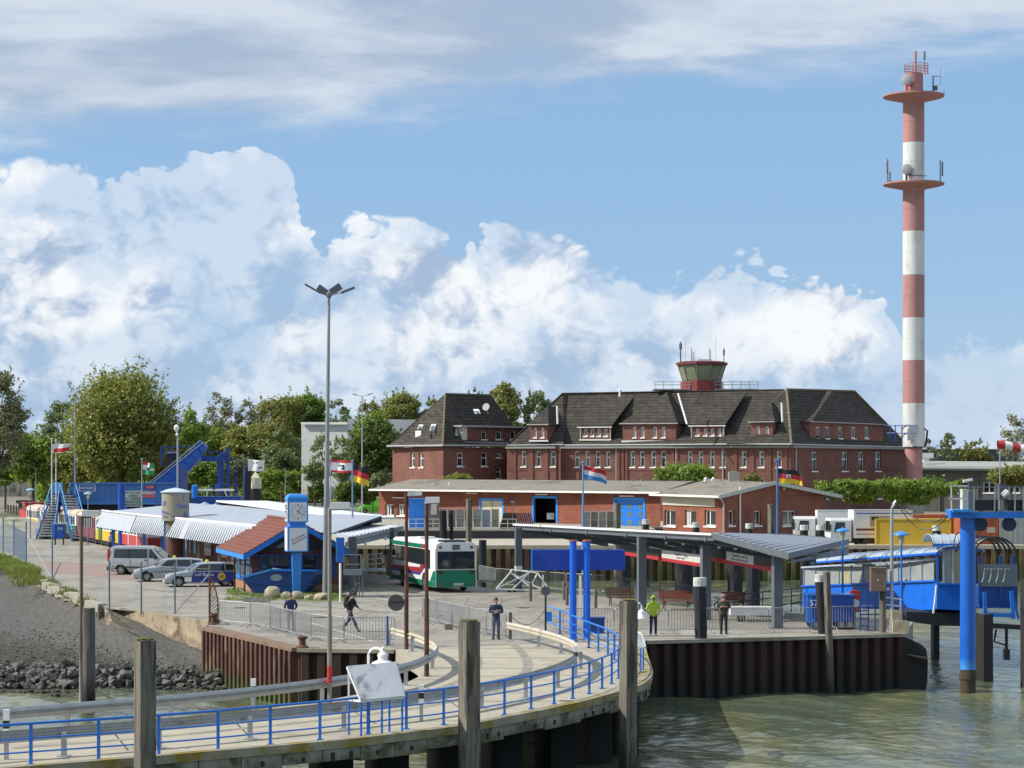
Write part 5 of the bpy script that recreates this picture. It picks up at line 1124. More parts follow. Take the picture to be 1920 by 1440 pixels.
for s in (-1,1):
    mb=MB();mb.box((4.80,s*.84,1.28),(.16,.16,.72));mb.build('tail_light',LAMPR,van);mb=MB();mb.box((1.55,s*1.03,1.2),(.12,.18,.26));mb.build('mirror',TRIM,van)
    mb=MB();mb.box((.18,s*.72,.78),(.2,.3,.2));mb.build('headlight',LAMPW,van);mb=MB();mb.box((2.6,s*.962,.52),(2.6,.02,.09));mb.build('side_moulding',TRIM,van)
    mb=MB();mb.box((2.08,s*.962,.9),(.014,.01,1.2));mb.box((3.3,s*.962,.75),(.012,.01,.7));mb.build('door_gap',TRIM,van,kind='stuff');mb=MB();mb.box((2.25,s*.966,1.0),(.2,.03,.05));mb.build('door_handle',TRIM,van)
mb=MB();mb.box((4.86,0,.42),(.14,1.8,.26));mb.build('bumper',TRIM,van);mb=MB();mb.box((4.92,0,.75),(.02,.5,.12));mb.build('number_plate',PLATE,van);mb=MB();mb.box((4.86,0,1.5),(.06,1.4,.45));mb.build('rear_window',CGLASS,van)
# parked cars far behind, seen over the station roof
far=[(525,925,'white estate car parked nearest the dolphin in the far car park',WPAINT,1.0,.0),(490,929,'white car half hidden by the dark dolphin in the far car park',WPAINT,1,.1),(592,927,'white hatchback behind the clock column in the far car park',WPAINT,1,-.1),(640,930,'white car just right of the tall lamp post in the far car park',WPAINT,1,0),
       (672,930,'white car behind the hedge bushes in the far car park',WPAINT,.95,0),(700,930,'dark blue car beside the green van in the far car park',BLUEDARK,1,0),(556,930,'dark car parked right of the white estate in the far car park',STEEL,1,.2)]
for k,(x,y,lab_,pm,sc_,rz) in enumerate(far):
    Yp=455+(k % 3)*3;p0=P(x-21,0,Yp);car('parked_car',lab_,'car',(p0.x,Yp,0),rz,[(0,.5),(.1,.72),(.95,.95),(1.6,1.45),(3.4,1.5),(4.2,1.1),(4.4,.6)],.93,1.8,(.8,3.4),.31,[[(1.45,.97),(2.3,.96),(2.3,1.38),(1.72,1.36)],[(2.38,.96),(3.5,.98),(3.25,1.40),(2.38,1.40)]],paint=pm,group='cars in the far car park')
GREENP=mat('lime_paint',(.16,.62,.05),.35,var=.04,coat=.3)
pg=P(672,0,340);gv,_,_=car('van','lime green panel van standing left of the brick workshop','van',(pg.x,340,0),radians(8),[(0,.6),(.1,.95),(.7,1.2),(1.25,1.9),(1.6,2.45),(4.9,2.5),(5.05,2.3),(5.1,.6)],1.25,2.0,(.9,4.0),.35,[[(.95,1.3),(1.75,1.28),(1.75,1.95),(1.36,1.92)]],paint=GREENP,roofin=.14)
# ---- bus
bl=G(816,1112);ang=atan2(.959,-.284)      # heading away from the camera
BL=10.9;bus=thing('bus','white and green low city bus with red and blue side stripes, seen from behind','bus',(bl.x,bl.y,0),ang)
# local: x forward, y left; rear left corner at origin, body lies towards -y
BWH=mat('bus_white',(.72,.73,.71),.4,var=.05,col2=(.6,.61,.58),f2=(.55,.7),sc2=.8);BGR=mat('bus_green',(.0,.17,.095),.4,var=.08);BRD=mat('bus_red',(.33,.03,.035),.4,var=.05);BBL=mat('bus_blue',(.03,.06,.30),.4,var=.05)
w_,h_=2.45,2.88
sec=lambda x,i=0.0: [(x,-i,.32),(x,-i,2.45),(x,-.10-i,2.78),(x,-.30,h_),(x,-w_+.30,h_),(x,-w_+.10+i,2.78),(x,-w_+i,2.45),(x,-w_+i,.32)]
mb=MB();mb.loft([sec(.0),sec(BL-.25),sec(BL,.12)]);mb.face(sec(0));mb.face(list(reversed(sec(BL,.12))));mb.face([(0,0,.32),(BL,0,.32),(BL,-w_,.32),(0,-w_,.32)]);mb.build('body',BWH,bus,smooth=True,angle=25)
def sidep(name,pts,m,o=.006,flip=False): mb=MB();y=o if not flip else -w_-o;mb.extr([(x,y,z) for x,z in pts],(0,-.006 if not flip else .006,0));return mb.build(name,m,bus)
for fl in (False,True):
    sidep('window_band',[(1.15,1.32),(BL-.35,1.32),(BL-.35,2.42),(1.15,2.42)],CGLASS,.004,fl)
    for k in range(1,7): x=1.15+k*(BL-1.5)/7;sidep('window_post',[(x-.03,1.32),(x+.03,1.32),(x+.03,2.42),(x-.03,2.42)],TRIM,.012,fl)
    sidep('green_roof_stripe',[(3.0,2.46),(BL-.06,2.46),(BL-.06,2.70),(3.0,2.70)],BGR,.004,fl)
    sidep('red_stripe',[(2.2,2.46),(3.0,2.46),(3.0,2.70),(2.5,2.70)],BRD,.004,fl);sidep('blue_stripe',[(1.6,2.46),(2.2,2.46),(2.5,2.70),(1.9,2.70)],BBL,.004,fl)
    sidep('green_skirt',[(0,.33),(BL-.02,.33),(BL-.02,.62),(0,.62)],BGR,.006,fl)
    sidep('green_quarter',[(0,.63),(1.2,.63),(.45,1.24),(0,1.24)],BGR,.006,fl)
    sidep('blue_side_stripe',[(3.6,.86),(BL-.02,.86),(BL-.02,.98),(3.2,1.0),(2.4,1.5),(2.1,1.5)],BBL,.006,fl)
    sidep('red_side_stripe',[(3.3,1.01),(BL-.02,.99),(BL-.02,1.18),(4.2,1.30),(3.2,1.52),(2.5,1.52)],BRD,.006,fl)
    sidep('cream_wedge',[(3.6,1.32),(BL-.05,1.19),(BL-.9,1.55),(3.4,1.48)],BWH,.014,fl)
mb=MB();mb.extr([(-.02,-.06,.33),(-.02,-w_+.06,.33),(-.02,-w_+.06,1.30),(-.02,-.06,1.30)],(.02,0,0));mb.build('rear_panel',BGR,bus)
mb=MB();mb.extr([(-.035,-.13,1.36),(-.035,-w_+.13,1.36),(-.035,-w_+.13,2.36),(-.035,-.13,2.36)],(.03,0,0));mb.build('rear_window',CGLASS,bus)
mb=MB();mb.box((-.03,-w_/2,2.60),(.05,.42,.26));mb.build('route_display',TRIM,bus);mb=MB();mb.box((-.062,-w_/2,2.60),(.01,.34,.18));mb.build('display_screen',mat('display_grey',(.14,.15,.16),.3),bus)
for y in (-.3,-w_+.3):
    mb=MB();mb.box((-.03,y,2.6),(.05,.14,.12));mb.build('vent',TRIM,bus);mb=MB();mb.box((-.035,y,1.16),(.04,.28,.13));mb.build('tail_light',mat('dark_lamp',(.08,.02,.02),.3),bus);mb=MB();mb.box((-.035,y,.5),(.04,.10,.10));mb.build('reflector',LAMPR,bus)
mb=MB();mb.box((-.035,-w_/2-.15,.48),(.02,.56,.13));mb.build('number_plate',PLATE,bus)
text('LER-PH 500',.105,(-.05,-w_/2-.15,.48),(0,-1,0),(0,0,1),TRIM,bus,depth=.002)
mb=MB();mb.box((.9,-w_/2,2.93),(1.3,1.3,.12));mb.build('roof_hatch',TRIM,bus);mb=MB();mb.box((7.0,-w_/2,2.93),(.9,.9,.14));mb.build('roof_hatch',BWH,bus)
for x in (2.5,7.9):
    for s,y in ((1,-.11),(-1,-w_+.11)):
        wheel(bus,x,y,.48,.28,s)
        mb=MB();n=14;arc=[(x+.60*cos(pi*k/n),.006*s+(0 if s > 0 else -w_),.48+.60*sin(pi*k/n)) for k in range(n+1)];arc=[(a,b,max(.3,c)) for a,b,c in arc];mb.extr(arc,(0,-.02*s,0));mb.build('wheel_arch',TRIM,bus)
mb=MB();mb.bar((1.3,.02,1.4),(1.7,.02,2.3),.03,.03);mb.path([(BL,.05,2.4),(BL+.35,.25,2.3),(BL+.38,.28,2.0)],.03);mb.box((BL+.38,.28,1.9),(.08,.2,.34));mb.build('mirror_arm',TRIM,bus,kind='stuff')
# ---- lorries and containers behind the basin
def lorry(label,xl,ybase,length,boxh,rz,cabc=WPAINT,logo=False,group='white box lorries'):
    g=G(xl,ybase);t=thing('lorry',label,'lorry',(g.x,g.y,0),rz,group)  # nose at -x
    mb=MB();mb.loft([[(x,y,z) for y,z in ((-1.15,.75),(-1.2,1.0),(-1.2,2.55),(-1.05,2.75),(1.05,2.75),(1.2,2.55),(1.2,1.0),(1.15,.75))] for x in (.12,1.9)])
    mb.face([(.12,-1.15,.75),(.12,-1.2,1.0),(.12,-1.2,2.55),(.12,-1.05,2.75),(.12,1.05,2.75),(.12,1.2,2.55),(.12,1.2,1.0),(.12,1.15,.75)]);mb.face([(1.9,-1.15,.75),(1.9,1.15,.75),(1.9,1.2,2.55),(1.9,-1.2,2.55)]);mb.box((.15,0,.55),(.3,2.3,.45));mb.build('cab',cabc,t,smooth=True)
    mb=MB();mb.extr([(.11,-1.05,1.55),(.11,1.05,1.55),(.11,.98,2.5),(.11,-.98,2.5)],(-.02,0,0));mb.build('windscreen',CGLASS,t)
    for s in (-1,1):
        mb=MB();mb.extr([(.4,s*1.205,1.55),(1.35,s*1.205,1.55),(1.35,s*1.205,2.4),(.55,s*1.205,2.4)],(0,s*.01,0));mb.build('side_window',CGLASS,t);mb=MB();mb.box((.05,s*1.38,1.95),(.12,.16,.55));mb.build('mirror',TRIM,t)
        mb=MB();mb.box((-.02,s*.85,.62),(.05,.35,.18));mb.build('headlight',LAMPW,t)
        for x in (1.0,length-2.0): wheel(t,x,s*1.02,.48,.3,s)
    mb=MB();mb.bx(2.1,length,-1.24,1.24,1.05,boxh);mb.build('cargo_box',mat('box_white',(.66,.67,.68),.5,var=.04,col2=(.5,.51,.52),f2=(.6,.75),sc2=.5),t)
    mb=MB();mb.bx(1.9,length,-.5,.5,.6,1.04);mb.bx(2.9,length-2.9,-1.2,1.2,.55,.95);mb.build('chassis',TRIM,t,kind='stuff')
    mb=MB();mb.extr([(2.1,-1.255,boxh-.06),(length,-1.255,boxh-.06),(length,-1.255,boxh+.02),(2.1,-1.255,boxh+.02)],(0,.03,0));mb.build('roof_rail',GALV,t)
    if logo:
        for z,c in ((1.42,BRD),(1.75,REDP)): mb=MB();mb.bx(2.3,5.6,-1.262,-1.25,z-.06,z+.12 if c is REDP else z);mb.build('side_stripe',mat('dark_red_stripe',(.13,.02,.03),.5),t)
        mb=MB();mb.bx(2.3,length,-1.262,-1.25,3.12,3.20);mb.build('side_stripe',BLUEDARK,t)
        mb=MB();mb.bx(3.5,5.2,-1.262,-1.25,2.0,2.95);pc=mb.build('side_picture',mat('picture_grey',(.24,.26,.25),.6,var=.2),t)
        mb=MB();mb.bx(3.65,4.2,-1.275,-1.262,2.6,2.85);mb.disc((4.1,-1.275,2.1),(0,1,0),.14,14,.01);mb.disc((4.8,-1.275,2.1),(0,1,0),.14,14,.01);mb.build('picture_detail',DARK,pc,kind='stuff')
    return t
lorry('white box lorry in front, cab to the left, beside the yellow container',1550,1031,7.2,3.45,radians(3),logo=True)
lorry('white box lorry further back, cab half hidden by two white capped piles',1486,1026,8.0,3.30,radians(-3))
def container(name,label,x0,x1,ytop,ybot,m,rz=0.0,rib=True,group=None):
    g=G(x0,ybot);s=(ybot-HY)/H;L=(x1-x0)/s/cos(rz);h=(ybot-ytop)/s;t=thing(name,label,'container',(g.x,g.y,0),rz,group)
    mb=MB();mb.bx(0,L,0,2.4,.12,h);mb.build('body',m,t)
    for x in (0.04,L-.04): mb=MB();mb.box((x,-.02,h/2),(.12,.06,h));mb.build('corner_post',m,t)
    for z in (.14,h-.04): mb=MB();mb.box((L/2,-.02,z),(L,.06,.12));mb.build('side_rail',m,t)
    if rib:
        for k in range(1,int(L/.5)): mb=MB();mb.box((k*.5,-.012,h/2),(.12,.03,h-.25));mb.build('rib',m,t)
    return t
YEL=mat('yellow_body',(.56,.36,.03),.55,var=.07,col2=(.48,.30,.03),f2=(.55,.7),sc2=.6)
yc=container('yellow_container','plain yellow swap container right of the white lorry',1642,1780,973,1033,YEL,radians(-6),rib=False)
mb=MB();mb.box((2.0,-.02,.9),(.4,.02,.3));mb.build('notice',mat('mustard_notice',(.42,.27,.04),.6),yc)
mb=MB();mb.bx(.3,7,.3,2,0,.12);mb.build('skids',TRIM,yc)
container('orange_container','orange steel container just behind the yellow one',1712,1792,965,1022,mat('orange_paint',(.50,.13,.03),.6,var=.15),radians(5))
oc=container('orange_container','rusty orange container framed between the blue column and the gantry post',1800,1872,968,1024,mat('orange_rust',(.33,.085,.03),.7,var=.2,col2=(.2,.05,.02),f2=(.5,.7),sc2=1.5),radians(2))
mb=MB();mb.box((2.8,-.06,1.45),(.75,.03,.5));mb.build('label_plate',mat('faded_label',(.40,.32,.28),.7),oc)
container('grey_container','pale grey corrugated container at the right edge behind the gantry',1874,1945,962,1024,mat('grey_container',(.27,.30,.29),.6,var=.12),0)
# ------------------------------------------------ flags
def flag_cloth(root,p,w,h,bands,vertical=False,sag=.12,ph=0.0,emblem=None,slope=-.22):
    """p = upper hoist corner (local), cloth flies to +x"""
    nx,nz=34,24;mb=MB();rows=[]
    for j in range(nz+1):
        v=j/nz;rows.append([(p[0]+w*u*(1-.03*sin(u*6+v*2+ph)),p[1]+.16*h*sin(u*7+ph+v*1.3)*(.3+u),p[2]-h*v*(1-.06*u)+slope*w*u**1.3+.05*h*sin(u*9+ph)*u) for u in [i/nx for i in range(nx+1)]])
    for j in range(nz):
        for i in range(nx):
            f=(j+.5)/nz if not vertical else (i+.5)/nx;k=min(len(bands)-1,int(f*len(bands))) if bands else 0
            m=emblem(i/nx,j/nz,k) if emblem else k
            mb.face([rows[j][i],rows[j+1][i],rows[j+1][i+1],rows[j][i+1]],m)
    return mb.build('flag_cloth',emblem.mats if emblem else bands,root,smooth=True,angle=60)
FW_,FR_,FK,FY,FB,FG=[mat('cloth_'+n,c,.8,var=.08,sc=3) for n,c in (('white',(.70,.70,.70)),('red',(.52,.03,.04)),('black',(.02,.02,.022)),('gold',(.78,.52,.03)),('blue',(.06,.25,.62)),('green',(.03,.30,.12)))]
def flagpole(label,x,ytop,Y,r,m,fl=None,z0=0.0,group='flagpoles'):
    q=P(x,ytop,Y);t=thing('flagpole',label,'flagpole',(q.x,Y,z0),0,group);h=q.z-z0
    mb=MB();mb.tube((0,0,0),(0,0,h*.35),r*1.25,r*1.2,8);mb.tube((0,0,h*.35),(0,0,h),r,r*.6,8);mb.build('pole',m,t,smooth=True)
    mb=MB();mb.lathe((0,0,h),[(.02,-.02),(r*1.5,.03),(r*1.5,.1),(.02,.14)],8);mb.build('finial',m,t)
    mb=MB();mb.tube((0,0,h*.34),(0,0,h*.36),r*2.0,n=8);mb.build('collar',GALV,t)
    if fl: fl(t,h,Y/F)
    return t
class Emb:
    def __init__(s,mats,fn): s.mats=mats;s.fn=fn
    def __call__(s,u,v,k): return s.fn(u,v,k)
flagpole('white flagpole with red and white flag, left of the pair at the stair head',97,824,225,.055,WHITE,lambda t,h,k: flag_cloth(t,(.05,0,h-.45),33*k,17*k,None,emblem=Emb([FW_,FR_],lambda u,v,c: 1 if .52 < v+.12*u < .98 and u > .08 else 0),slope=.02))
flagpole('bare white flagpole, right one of the pair at the stair head',105,826,226,.05,WHITE)
flagpole('pale blue flagpole with green, white and red flag in front of the blue link span',266,862,205,.06,GALV,lambda t,h,k: flag_cloth(t,(.05,0,h-.15),22*k,24*k,None,emblem=Emb([FR_,FW_,FG,FK],lambda u,v,c: 0 if v < .25 and u < .5 else (3 if .35 < u < .6 and .35 < v < .6 else (2 if v > .62 or (u > .6 and v < .45) else 1)))))
flagpole('dark blue flagpole with white flag beside the black and white dolphin',458,855,215,.08,BLUEDARK,lambda t,h,k: flag_cloth(t,(.35,0,h-.3),31*k,22*k,None,emblem=Emb([FW_,FK],lambda u,v,c: 1 if (.45 < u < .6 and .15 < v < .28) or (.6 < u < .85 and .62 < v < .74) else 0),slope=-.1))
flagpole('slim flagpole with red edged white flag and dark bear beside the tall lamp post',619.5,858,160,.045,GALV,lambda t,h,k: flag_cloth(t,(.05,0,h-.15),42*k,24*k,None,emblem=Emb([FR_,FW_,FK],lambda u,v,c: 2 if (abs(u-.52)/.05)**2+((v-.5)/.2)**2 < 1 or (abs(u-.5+.9*(v-.35))/.12)**2+((v-.42)/.06)**2 < 1 or (abs(u-.5)/.1)**2+((v-.66)/.06)**2 < 1 else (0 if v < .2 or v > .8 else 1)),slope=-.06))
flagpole('grey blue flagpole with the German black, red and gold flag',661,866,150,.07,mat('blue_grey_pole',(.13,.24,.38),.5),lambda t,h,k: flag_cloth(t,(.05,0,h-.1),30*k,34*k,[FK,FR_,FY],ph=.6,slope=-.42))
flagpole('blue flagpole with red, white and light blue flag between the two canopies',1093,869,150,.075,mat('sky_blue_pole',(.12,.32,.62),.5),lambda t,h,k: flag_cloth(t,(.05,0,h-.15),44*k,24*k,[FR_,FW_,FB],ph=1.2,slope=-.28))
flagpole('dark blue flagpole with black, red and gold flag bearing a coat of arms',1457.5,866,114,.08,mat('blue_grey_pole2',(.05,.14,.32),.5),lambda t,h,k: flag_cloth(t,(.05,0,h-.35),44*k,27*k,None,emblem=Emb([FK,FR_,FY,FW_],lambda u,v,c: 3 if abs(u-.42) < .10 and .3 < v < .62 and (abs(u-.42) > .04 or v < .45) else int(min(2,v*3))),ph=2.0,slope=-.12))
# ------------------------------------------------ lamps and poles
def boxlamp(label,x,ytop,ybase,r,bx0,bx1,by0,by1,z0=0.0,m=RUST,band=False,z0y=None):
    g=G(x,ybase,z0);t=thing('floodlight_mast',label,'floodlight mast',g,0,'old floodlight masts');k=g.y/F;h=(H-(ytop-HY)*k)-z0
    mb=MB();mb.tube((0,0,-.1),(0,0,h*.45),r,r,10);mb.tube((0,0,h*.45),(0,0,h),r*.8,r*.8,10);mb.build('pole',m,t,smooth=True)
    x0,x1=(bx0-x)*k,(bx1-x)*k;z0_,z1_=h+(ytop-by1)*k,h+(ytop-by0)*k
    mb=MB();mb.extr([(x0,-.25,z0_),(x1,-.25,z0_+.03),(x1,-.25,z1_),(x0+.04,-.25,z1_)],(0,.5,0));hd=mb.build('lamp_head',WHITEDIRTY,t)
    mb=MB();mb.extr([(x0+.05,-.2,z0_-.01),(x1-.05,-.2,z0_+.01),(x1-.05,.2,z0_+.01),(x0+.05,.2,z0_-.01)],(0,0,-.02));mb.build('lens',GLASSL,hd)
    mb=MB();mb.bar((0,0,h-.04),((x0+x1)/2,0,h-.04),.08,.06);mb.build('bracket',m,t)
    if band: mb=MB();mb.tube((0,0,band[0]),(0,0,band[1]),r*1.08,n=10);mb.build('red_band',REDP,t,smooth=True)
    return t,k
boxlamp('slim floodlight mast in the water beside the dark leaning pile on the left',152.5,968,1331,.09,155,187,957,968,z0=WZ,m=mat('pole_brown',(.15,.10,.075),.8,var=.3,sc=3,grad=(-2.3,-.3,(.36,.35,.31))))
boxlamp('thin floodlight mast with red band rising beside the curved pier',618,952,1319,.075,619,656,942,955,m=mat('pole_grey_brown',(.24,.22,.18),.7,var=.2,sc=3),band=(.62,1.15))
t_,k_=boxlamp('rusty floodlight mast carrying the round grey mirror',762,925,1218,.085,764,791,920,930)
mb=MB();mb.disc((-19*k_,-.05,(1218-1130)*k_),(.12,-1,0),.33,24,.05);mi=mb.build('round_mirror',mat('mirror_back',(.10,.095,.09),.6,var=.2),t_);mb=MB();mb.bar((-.62,-.1,(1218-1130)*k_),(.06,0,(1218-1129)*k_),.05,.05);mb.build('mirror_arm',DARK,t_)
boxlamp('taller rusty floodlight mast at the bend of the inner guard rail',800,942,1269,.085,796,824,932,944)
# tall four headed lamp
g=G(610,1117);k=g.y/F;lp=thing('tall_lamp_post','very tall grey lamp post with four spread floodlight heads standing before the kiosk','lamp post',g);h=(1117-551)*k;dx=7*k
mb=MB();mb.tube((0,0,0),(dx*.4,0,h*.4),.17,.14,12);mb.tube((dx*.4,0,h*.4),(dx,0,h),.135,.07,12);mb.build('pole',mat('pole_galv',(.30,.31,.31),.45,metal=.4,var=.1,sc=2),lp,smooth=True)
mb=MB();mb.lathe((dx,0,h-.1),[(.09,-.15),(.16,0),(.16,.15),(.03,.25)],10);mb.build('head_ring',STEEL,lp)
Yl=g.y;LD=mat('lamp_dark',(.10,.11,.12),.4)
for hx0,hy0,hx1,hy1,w__,dy,ax_,ay_ in ((600,549,572,533,.42,-.3,616,553),(640,549,665,539,.42,-.3,617,553),(597,538,612,549,.62,.7,616,553),(639,536,620,549,.62,.7,617,553)):
    p0,p1,a0=P(hx0,hy0,Yl+dy)-g,P(hx1,hy1,Yl+dy)-g,P(ax_,ay_+1,Yl)-g;mb=MB();mb.bar(a0,p0 if dy < 0 else p1,.07,.07);ar=mb.build('arm',STEEL,lp);mb=MB();mb.bar(p0,p1,w__,.10 if dy < 0 else .34);mb.build('lamp_head',LD,ar)
def lantern(label,x,ycap,Y,capw,m,cm,z0=0.0,ybase=None,group='mushroom lanterns'):
    q=P(x,ycap,Y);t=thing('lantern',label,'street lantern',(q.x,Y,z0),0,group);h=q.z-z0;R=capw*Y/F/2
    mb=MB();mb.tube((0,0,0),(0,0,h-R*1.5),.055,.045,8);mb.build('post',m,t,smooth=True)
    mb=MB();mb.lathe((0,0,h-R*1.5),[(.05,-.1),(R*.28,0),(R*.42,R*.9)],12);mb.build('glass',mat('lantern_glass',(.50,.50,.40),.3,var=.03),t,smooth=True)
    mb=MB();mb.lathe((0,0,h-R*.6),[(R*.2,-.02),(R,0),(R*.94,.06),(R*.55,R*.32),(.05,R*.45),(.03,R*.6)],16);mb.build('cap',cm,t,smooth=True);return t
PB=mat('pale_blue_cap',(.30,.44,.58),.5)
lantern('bright blue lantern left of the bare post, over the covered gangway',1580,988,112,27,BLUE,BLUELIGHT)
lantern('bright blue lantern standing on the right corner of the quay',1690,994,100,31,BLUE,BLUELIGHT)
lantern('pale lantern left of the blue staircase',57,914,222,17,STEEL,PB);lantern('pale lantern between the blue stairs and the train',165,921,205,17,STEEL,PB)
lantern('left one of two pale lantern caps above the station roof',384,941-.5,190,17,STEEL,PB);lantern('right one of two pale lantern caps above the station roof',405,943,188,17,STEEL,PB)
def streetlamp(label,x,ytop,Y,arms,r=.08,m=GALV,head=1.0,ybase=None):
    q=P(x,ytop,Y);t=thing('street_lamp',label,'street lamp',(q.x,Y,0));h=q.z
    mb=MB();mb.tube((0,0,0),(0,0,h),r*1.2,r*.7,8);mb.build('pole',m,t,smooth=True)
    for a in arms:
        mb=MB();mb.bar((0,0,h),(a[0]*Y/F,0,h+a[1]*Y/F),.08,.06);ar=mb.build('arm',m,t);mb=MB();mb.bar((a[0]*.5*Y/F,0,h+a[1]*.5*Y/F),(a[0]*Y/F,0,h+a[1]*Y/F+.02),.3*head,.12);mb.build('lamp_head',STEEL,ar)
    return t
streetlamp('tall double armed street lamp right of the tall floodlight, before the dark tree',679,743,290,[(-18,4),(20,5)],.10)
streetlamp('slim tall street lamp in front of the big olive tree',140,748,300,[(20,4)],.09)
streetlamp('small white headed lamp beside the dolphin, in front of the willow',535,884,330,[(-3,2),(3,2)],.06,head=1.2)
streetlamp('short lamp left of the flagpoles before the bright green tree',67,878,300,[(-4,1)],.05)
streetlamp('blue camera post with white spotlights above the stair head',141,868,226,[(4,2),(-4,-6)],.06,m=mat('blue_grey_pole'))
q=P(333,803,212);t=thing('camera_mast','thin grey mast with a white camera lamp in front of the blue gantry','mast',(q.x,212,0));mb=MB();mb.tube((0,0,0),(0,0,q.z-.9),.10,.08,8);mb.tube((0,0,q.z-.9),(0,0,q.z+1),.04,.03,6);mb.build('pole',GALV,t)
mb=MB();mb.lathe((-.1,0,q.z),[(.05,-.35),(.24,-.1),(.26,.15),(.05,.35)],10);mb.build('lamp',WHITE,t);mb=MB();mb.lathe((-.05,0,q.z-.6),[(.05,-.2),(.16,0),(.05,.2)],8);mb.build('camera',WHITEDIRTY,t)
# ------------------------------------------------ timber piles
def pile(label,x,ytop,w,Y,m=TIMBER,lean=0.0,cap=None,z0=-3.5,name='timber_pile',group='mooring piles',sq=True,capm=None):
    q=P(x,ytop,Y);k=Y/F;r=w*k/2;t=thing(name,label,'pile',(q.x-lean*(q.z-z0),Y,z0),0,group);h=q.z-z0
    mb=MB();rnd=random.Random(int(x));n=12;rows=[]
    for j in range(15):
        z=h*j/14;rows.append([(lean*z+rr_*cos(a),rr_*sin(a),z-(.05*rnd.random() if j == 14 else 0)) for a,rr_ in [((2*pi*i/n)+.3,r*(1.02 if not sq else 1.0/max(abs(cos(2*pi*i/n+.3-.5)),abs(sin(2*pi*i/n+.3-.5)))*.93 if sq else 1)*(1+.03*rnd.uniform(-1,1))) for i in range(n)]])
    mb.loft(rows,closed=True);mb.face(list(reversed(rows[0])));mb.face(rows[-1]);mb.build('shaft',m,t,smooth=True,angle=28)
    if cap:
        c=Vector((lean*h,0,h));ch=cap*k;mb=MB();mb.lathe((lean*(h-ch/2),0,h-ch),[(r*1.06,0),(r*1.06,ch+.02)],12);mb.build('white_cap',capm or mat('pile_cap_white',(.62,.62,.58),.7,var=.12),t)
    return t
MOSSY=mat('pile_moss_top',(.14,.15,.05),.95,var=.4)
pile('nearest grey timber pile at lower left, cutting the blue railing',272,1199,36,54.0)
pile('thick grey timber pile in the middle in front of the curved pier',880,1164,34,60.6)
pile('grey timber pile at the right end of the curved railing',1178.5,1125,28,69.6,lean=.004)
for x,y,Y,w in ((272,1198,54.0,34),(880,1163,60.6,31),(1178.5,1124.5,69.6,26)):
    q=P(x,y,Y);mb=MB();rnd=random.Random(int(x))
    for _ in range(70): a=rnd.uniform(0,6.28);d=rnd.random()**.5*w*Y/F/2*.95;mb.rock((cos(a)*d,sin(a)*d,rnd.uniform(-.02,.02)),(.035,.035,.02),rnd)
    o=mb.build('moss',MOSSY,kind='stuff');o.location=q
pile('dark topped round pile in the water below the beach on the left',166.5,1139,23,89.0,m=mat('pile_tarred',(.105,.10,.09),.85,var=.35,sc=5,stretch=(1,1,.15),bump=.5,grad=(-1.9,-.9,(.008,.008,.009))),lean=-.003,sq=False)
BLK=mat('tarred_black',(.012,.013,.018),.65,var=.3,sc=4,stretch=(1,1,.2))
pile('black pile with white cap at the quay edge between two pedestrians',1312,1084,23,94.2,m=BLK,lean=-.022,cap=15,sq=False,z0=0)
pile('black leaning pile with white cap beside the blue number cart',1536,1078,17,96.9,m=BLK,lean=-.06,cap=13,sq=False,z0=0)
pile('bare grey leaning post right next to the black pile at the blue cart',1550,1071,11,95.6,lean=-.035)
pile('grey post carrying the brown switch box near the right quay corner',1655,1064,10,97.8,z0=0)
pile('wide black leaning pile behind the bus',830,957,14,187,m=BLK,lean=-.03,sq=False)
pile('narrow black leaning pile behind the bus',845.5,957,7,187,m=BLK,lean=-.03,sq=False)
pile('pale grey square pile rising above the bus roof',879,935,9,186.5)
pile('grey square pile in front of the blue workshop door',1157,943,11,186.5)
pile('grey square pile in front of the workshop gable',1446,945,11,186.5)
for x,y,l in ((1211,974,'white capped black pile nearest the blue workshop door'),(1305,980,'white capped black pile in front of the workshop windows'),(1404.5,982,'white capped black pile below the workshop gable'),(1507.5,985,'left white capped pile in front of the rear lorry cab'),(1538,985,'right white capped pile in front of the rear lorry cab'),(1756,986,'white capped black pile in front of the yellow container')):
    pile(l,x,y,13 if x < 1500 else 15,180,m=BLK,cap=9,sq=False,group='white capped piles in the basin')
for x,w,l in ((1170,26,'broad black dolphin in shade behind the left bench'),(1282,34,'broad black dolphin in shade under the canopy'),(1378,28,'broad black dolphin in shade right of the canopy middle column'),(1412,26,'broad black dolphin in shade left of the canopy end column'),(905,14,'black dolphin behind the right side of the bus')):
    pile(l,x,1012 if x != 1412 else 1040,w,172 if x != 1412 else 150,m=BLK,sq=False,group='black dolphins in the basin')
pile('black dolphin with broad cream band and pyramid top behind the station roof',479,896,21,240,m=BLK,cap=20,sq=False,z0=0,capm=mat('cream_cap',(.58,.56,.42),.7))
q=P(479,897,240);mb=MB();mb.extr([(-.55,-.55,0),(.55,-.55,0),(.55,.55,0),(-.55,.55,0)],(0,0,.02));mb.add([(-.5,-.5,0.02),(.5,-.5,.02),(.5,.5,.02),(-.5,.5,.02),(0,0,.75)],[(0,1,4),(1,2,4),(2,3,4),(3,0,4)]);single(mb,'beacon_top',mat('cream_cap'),'small pale pyramid shaped top mark on the black and cream dolphin','top mark',q)
pile('dark square dolphin left of the black and cream one',463,876,13,238,m=BLK,z0=0)
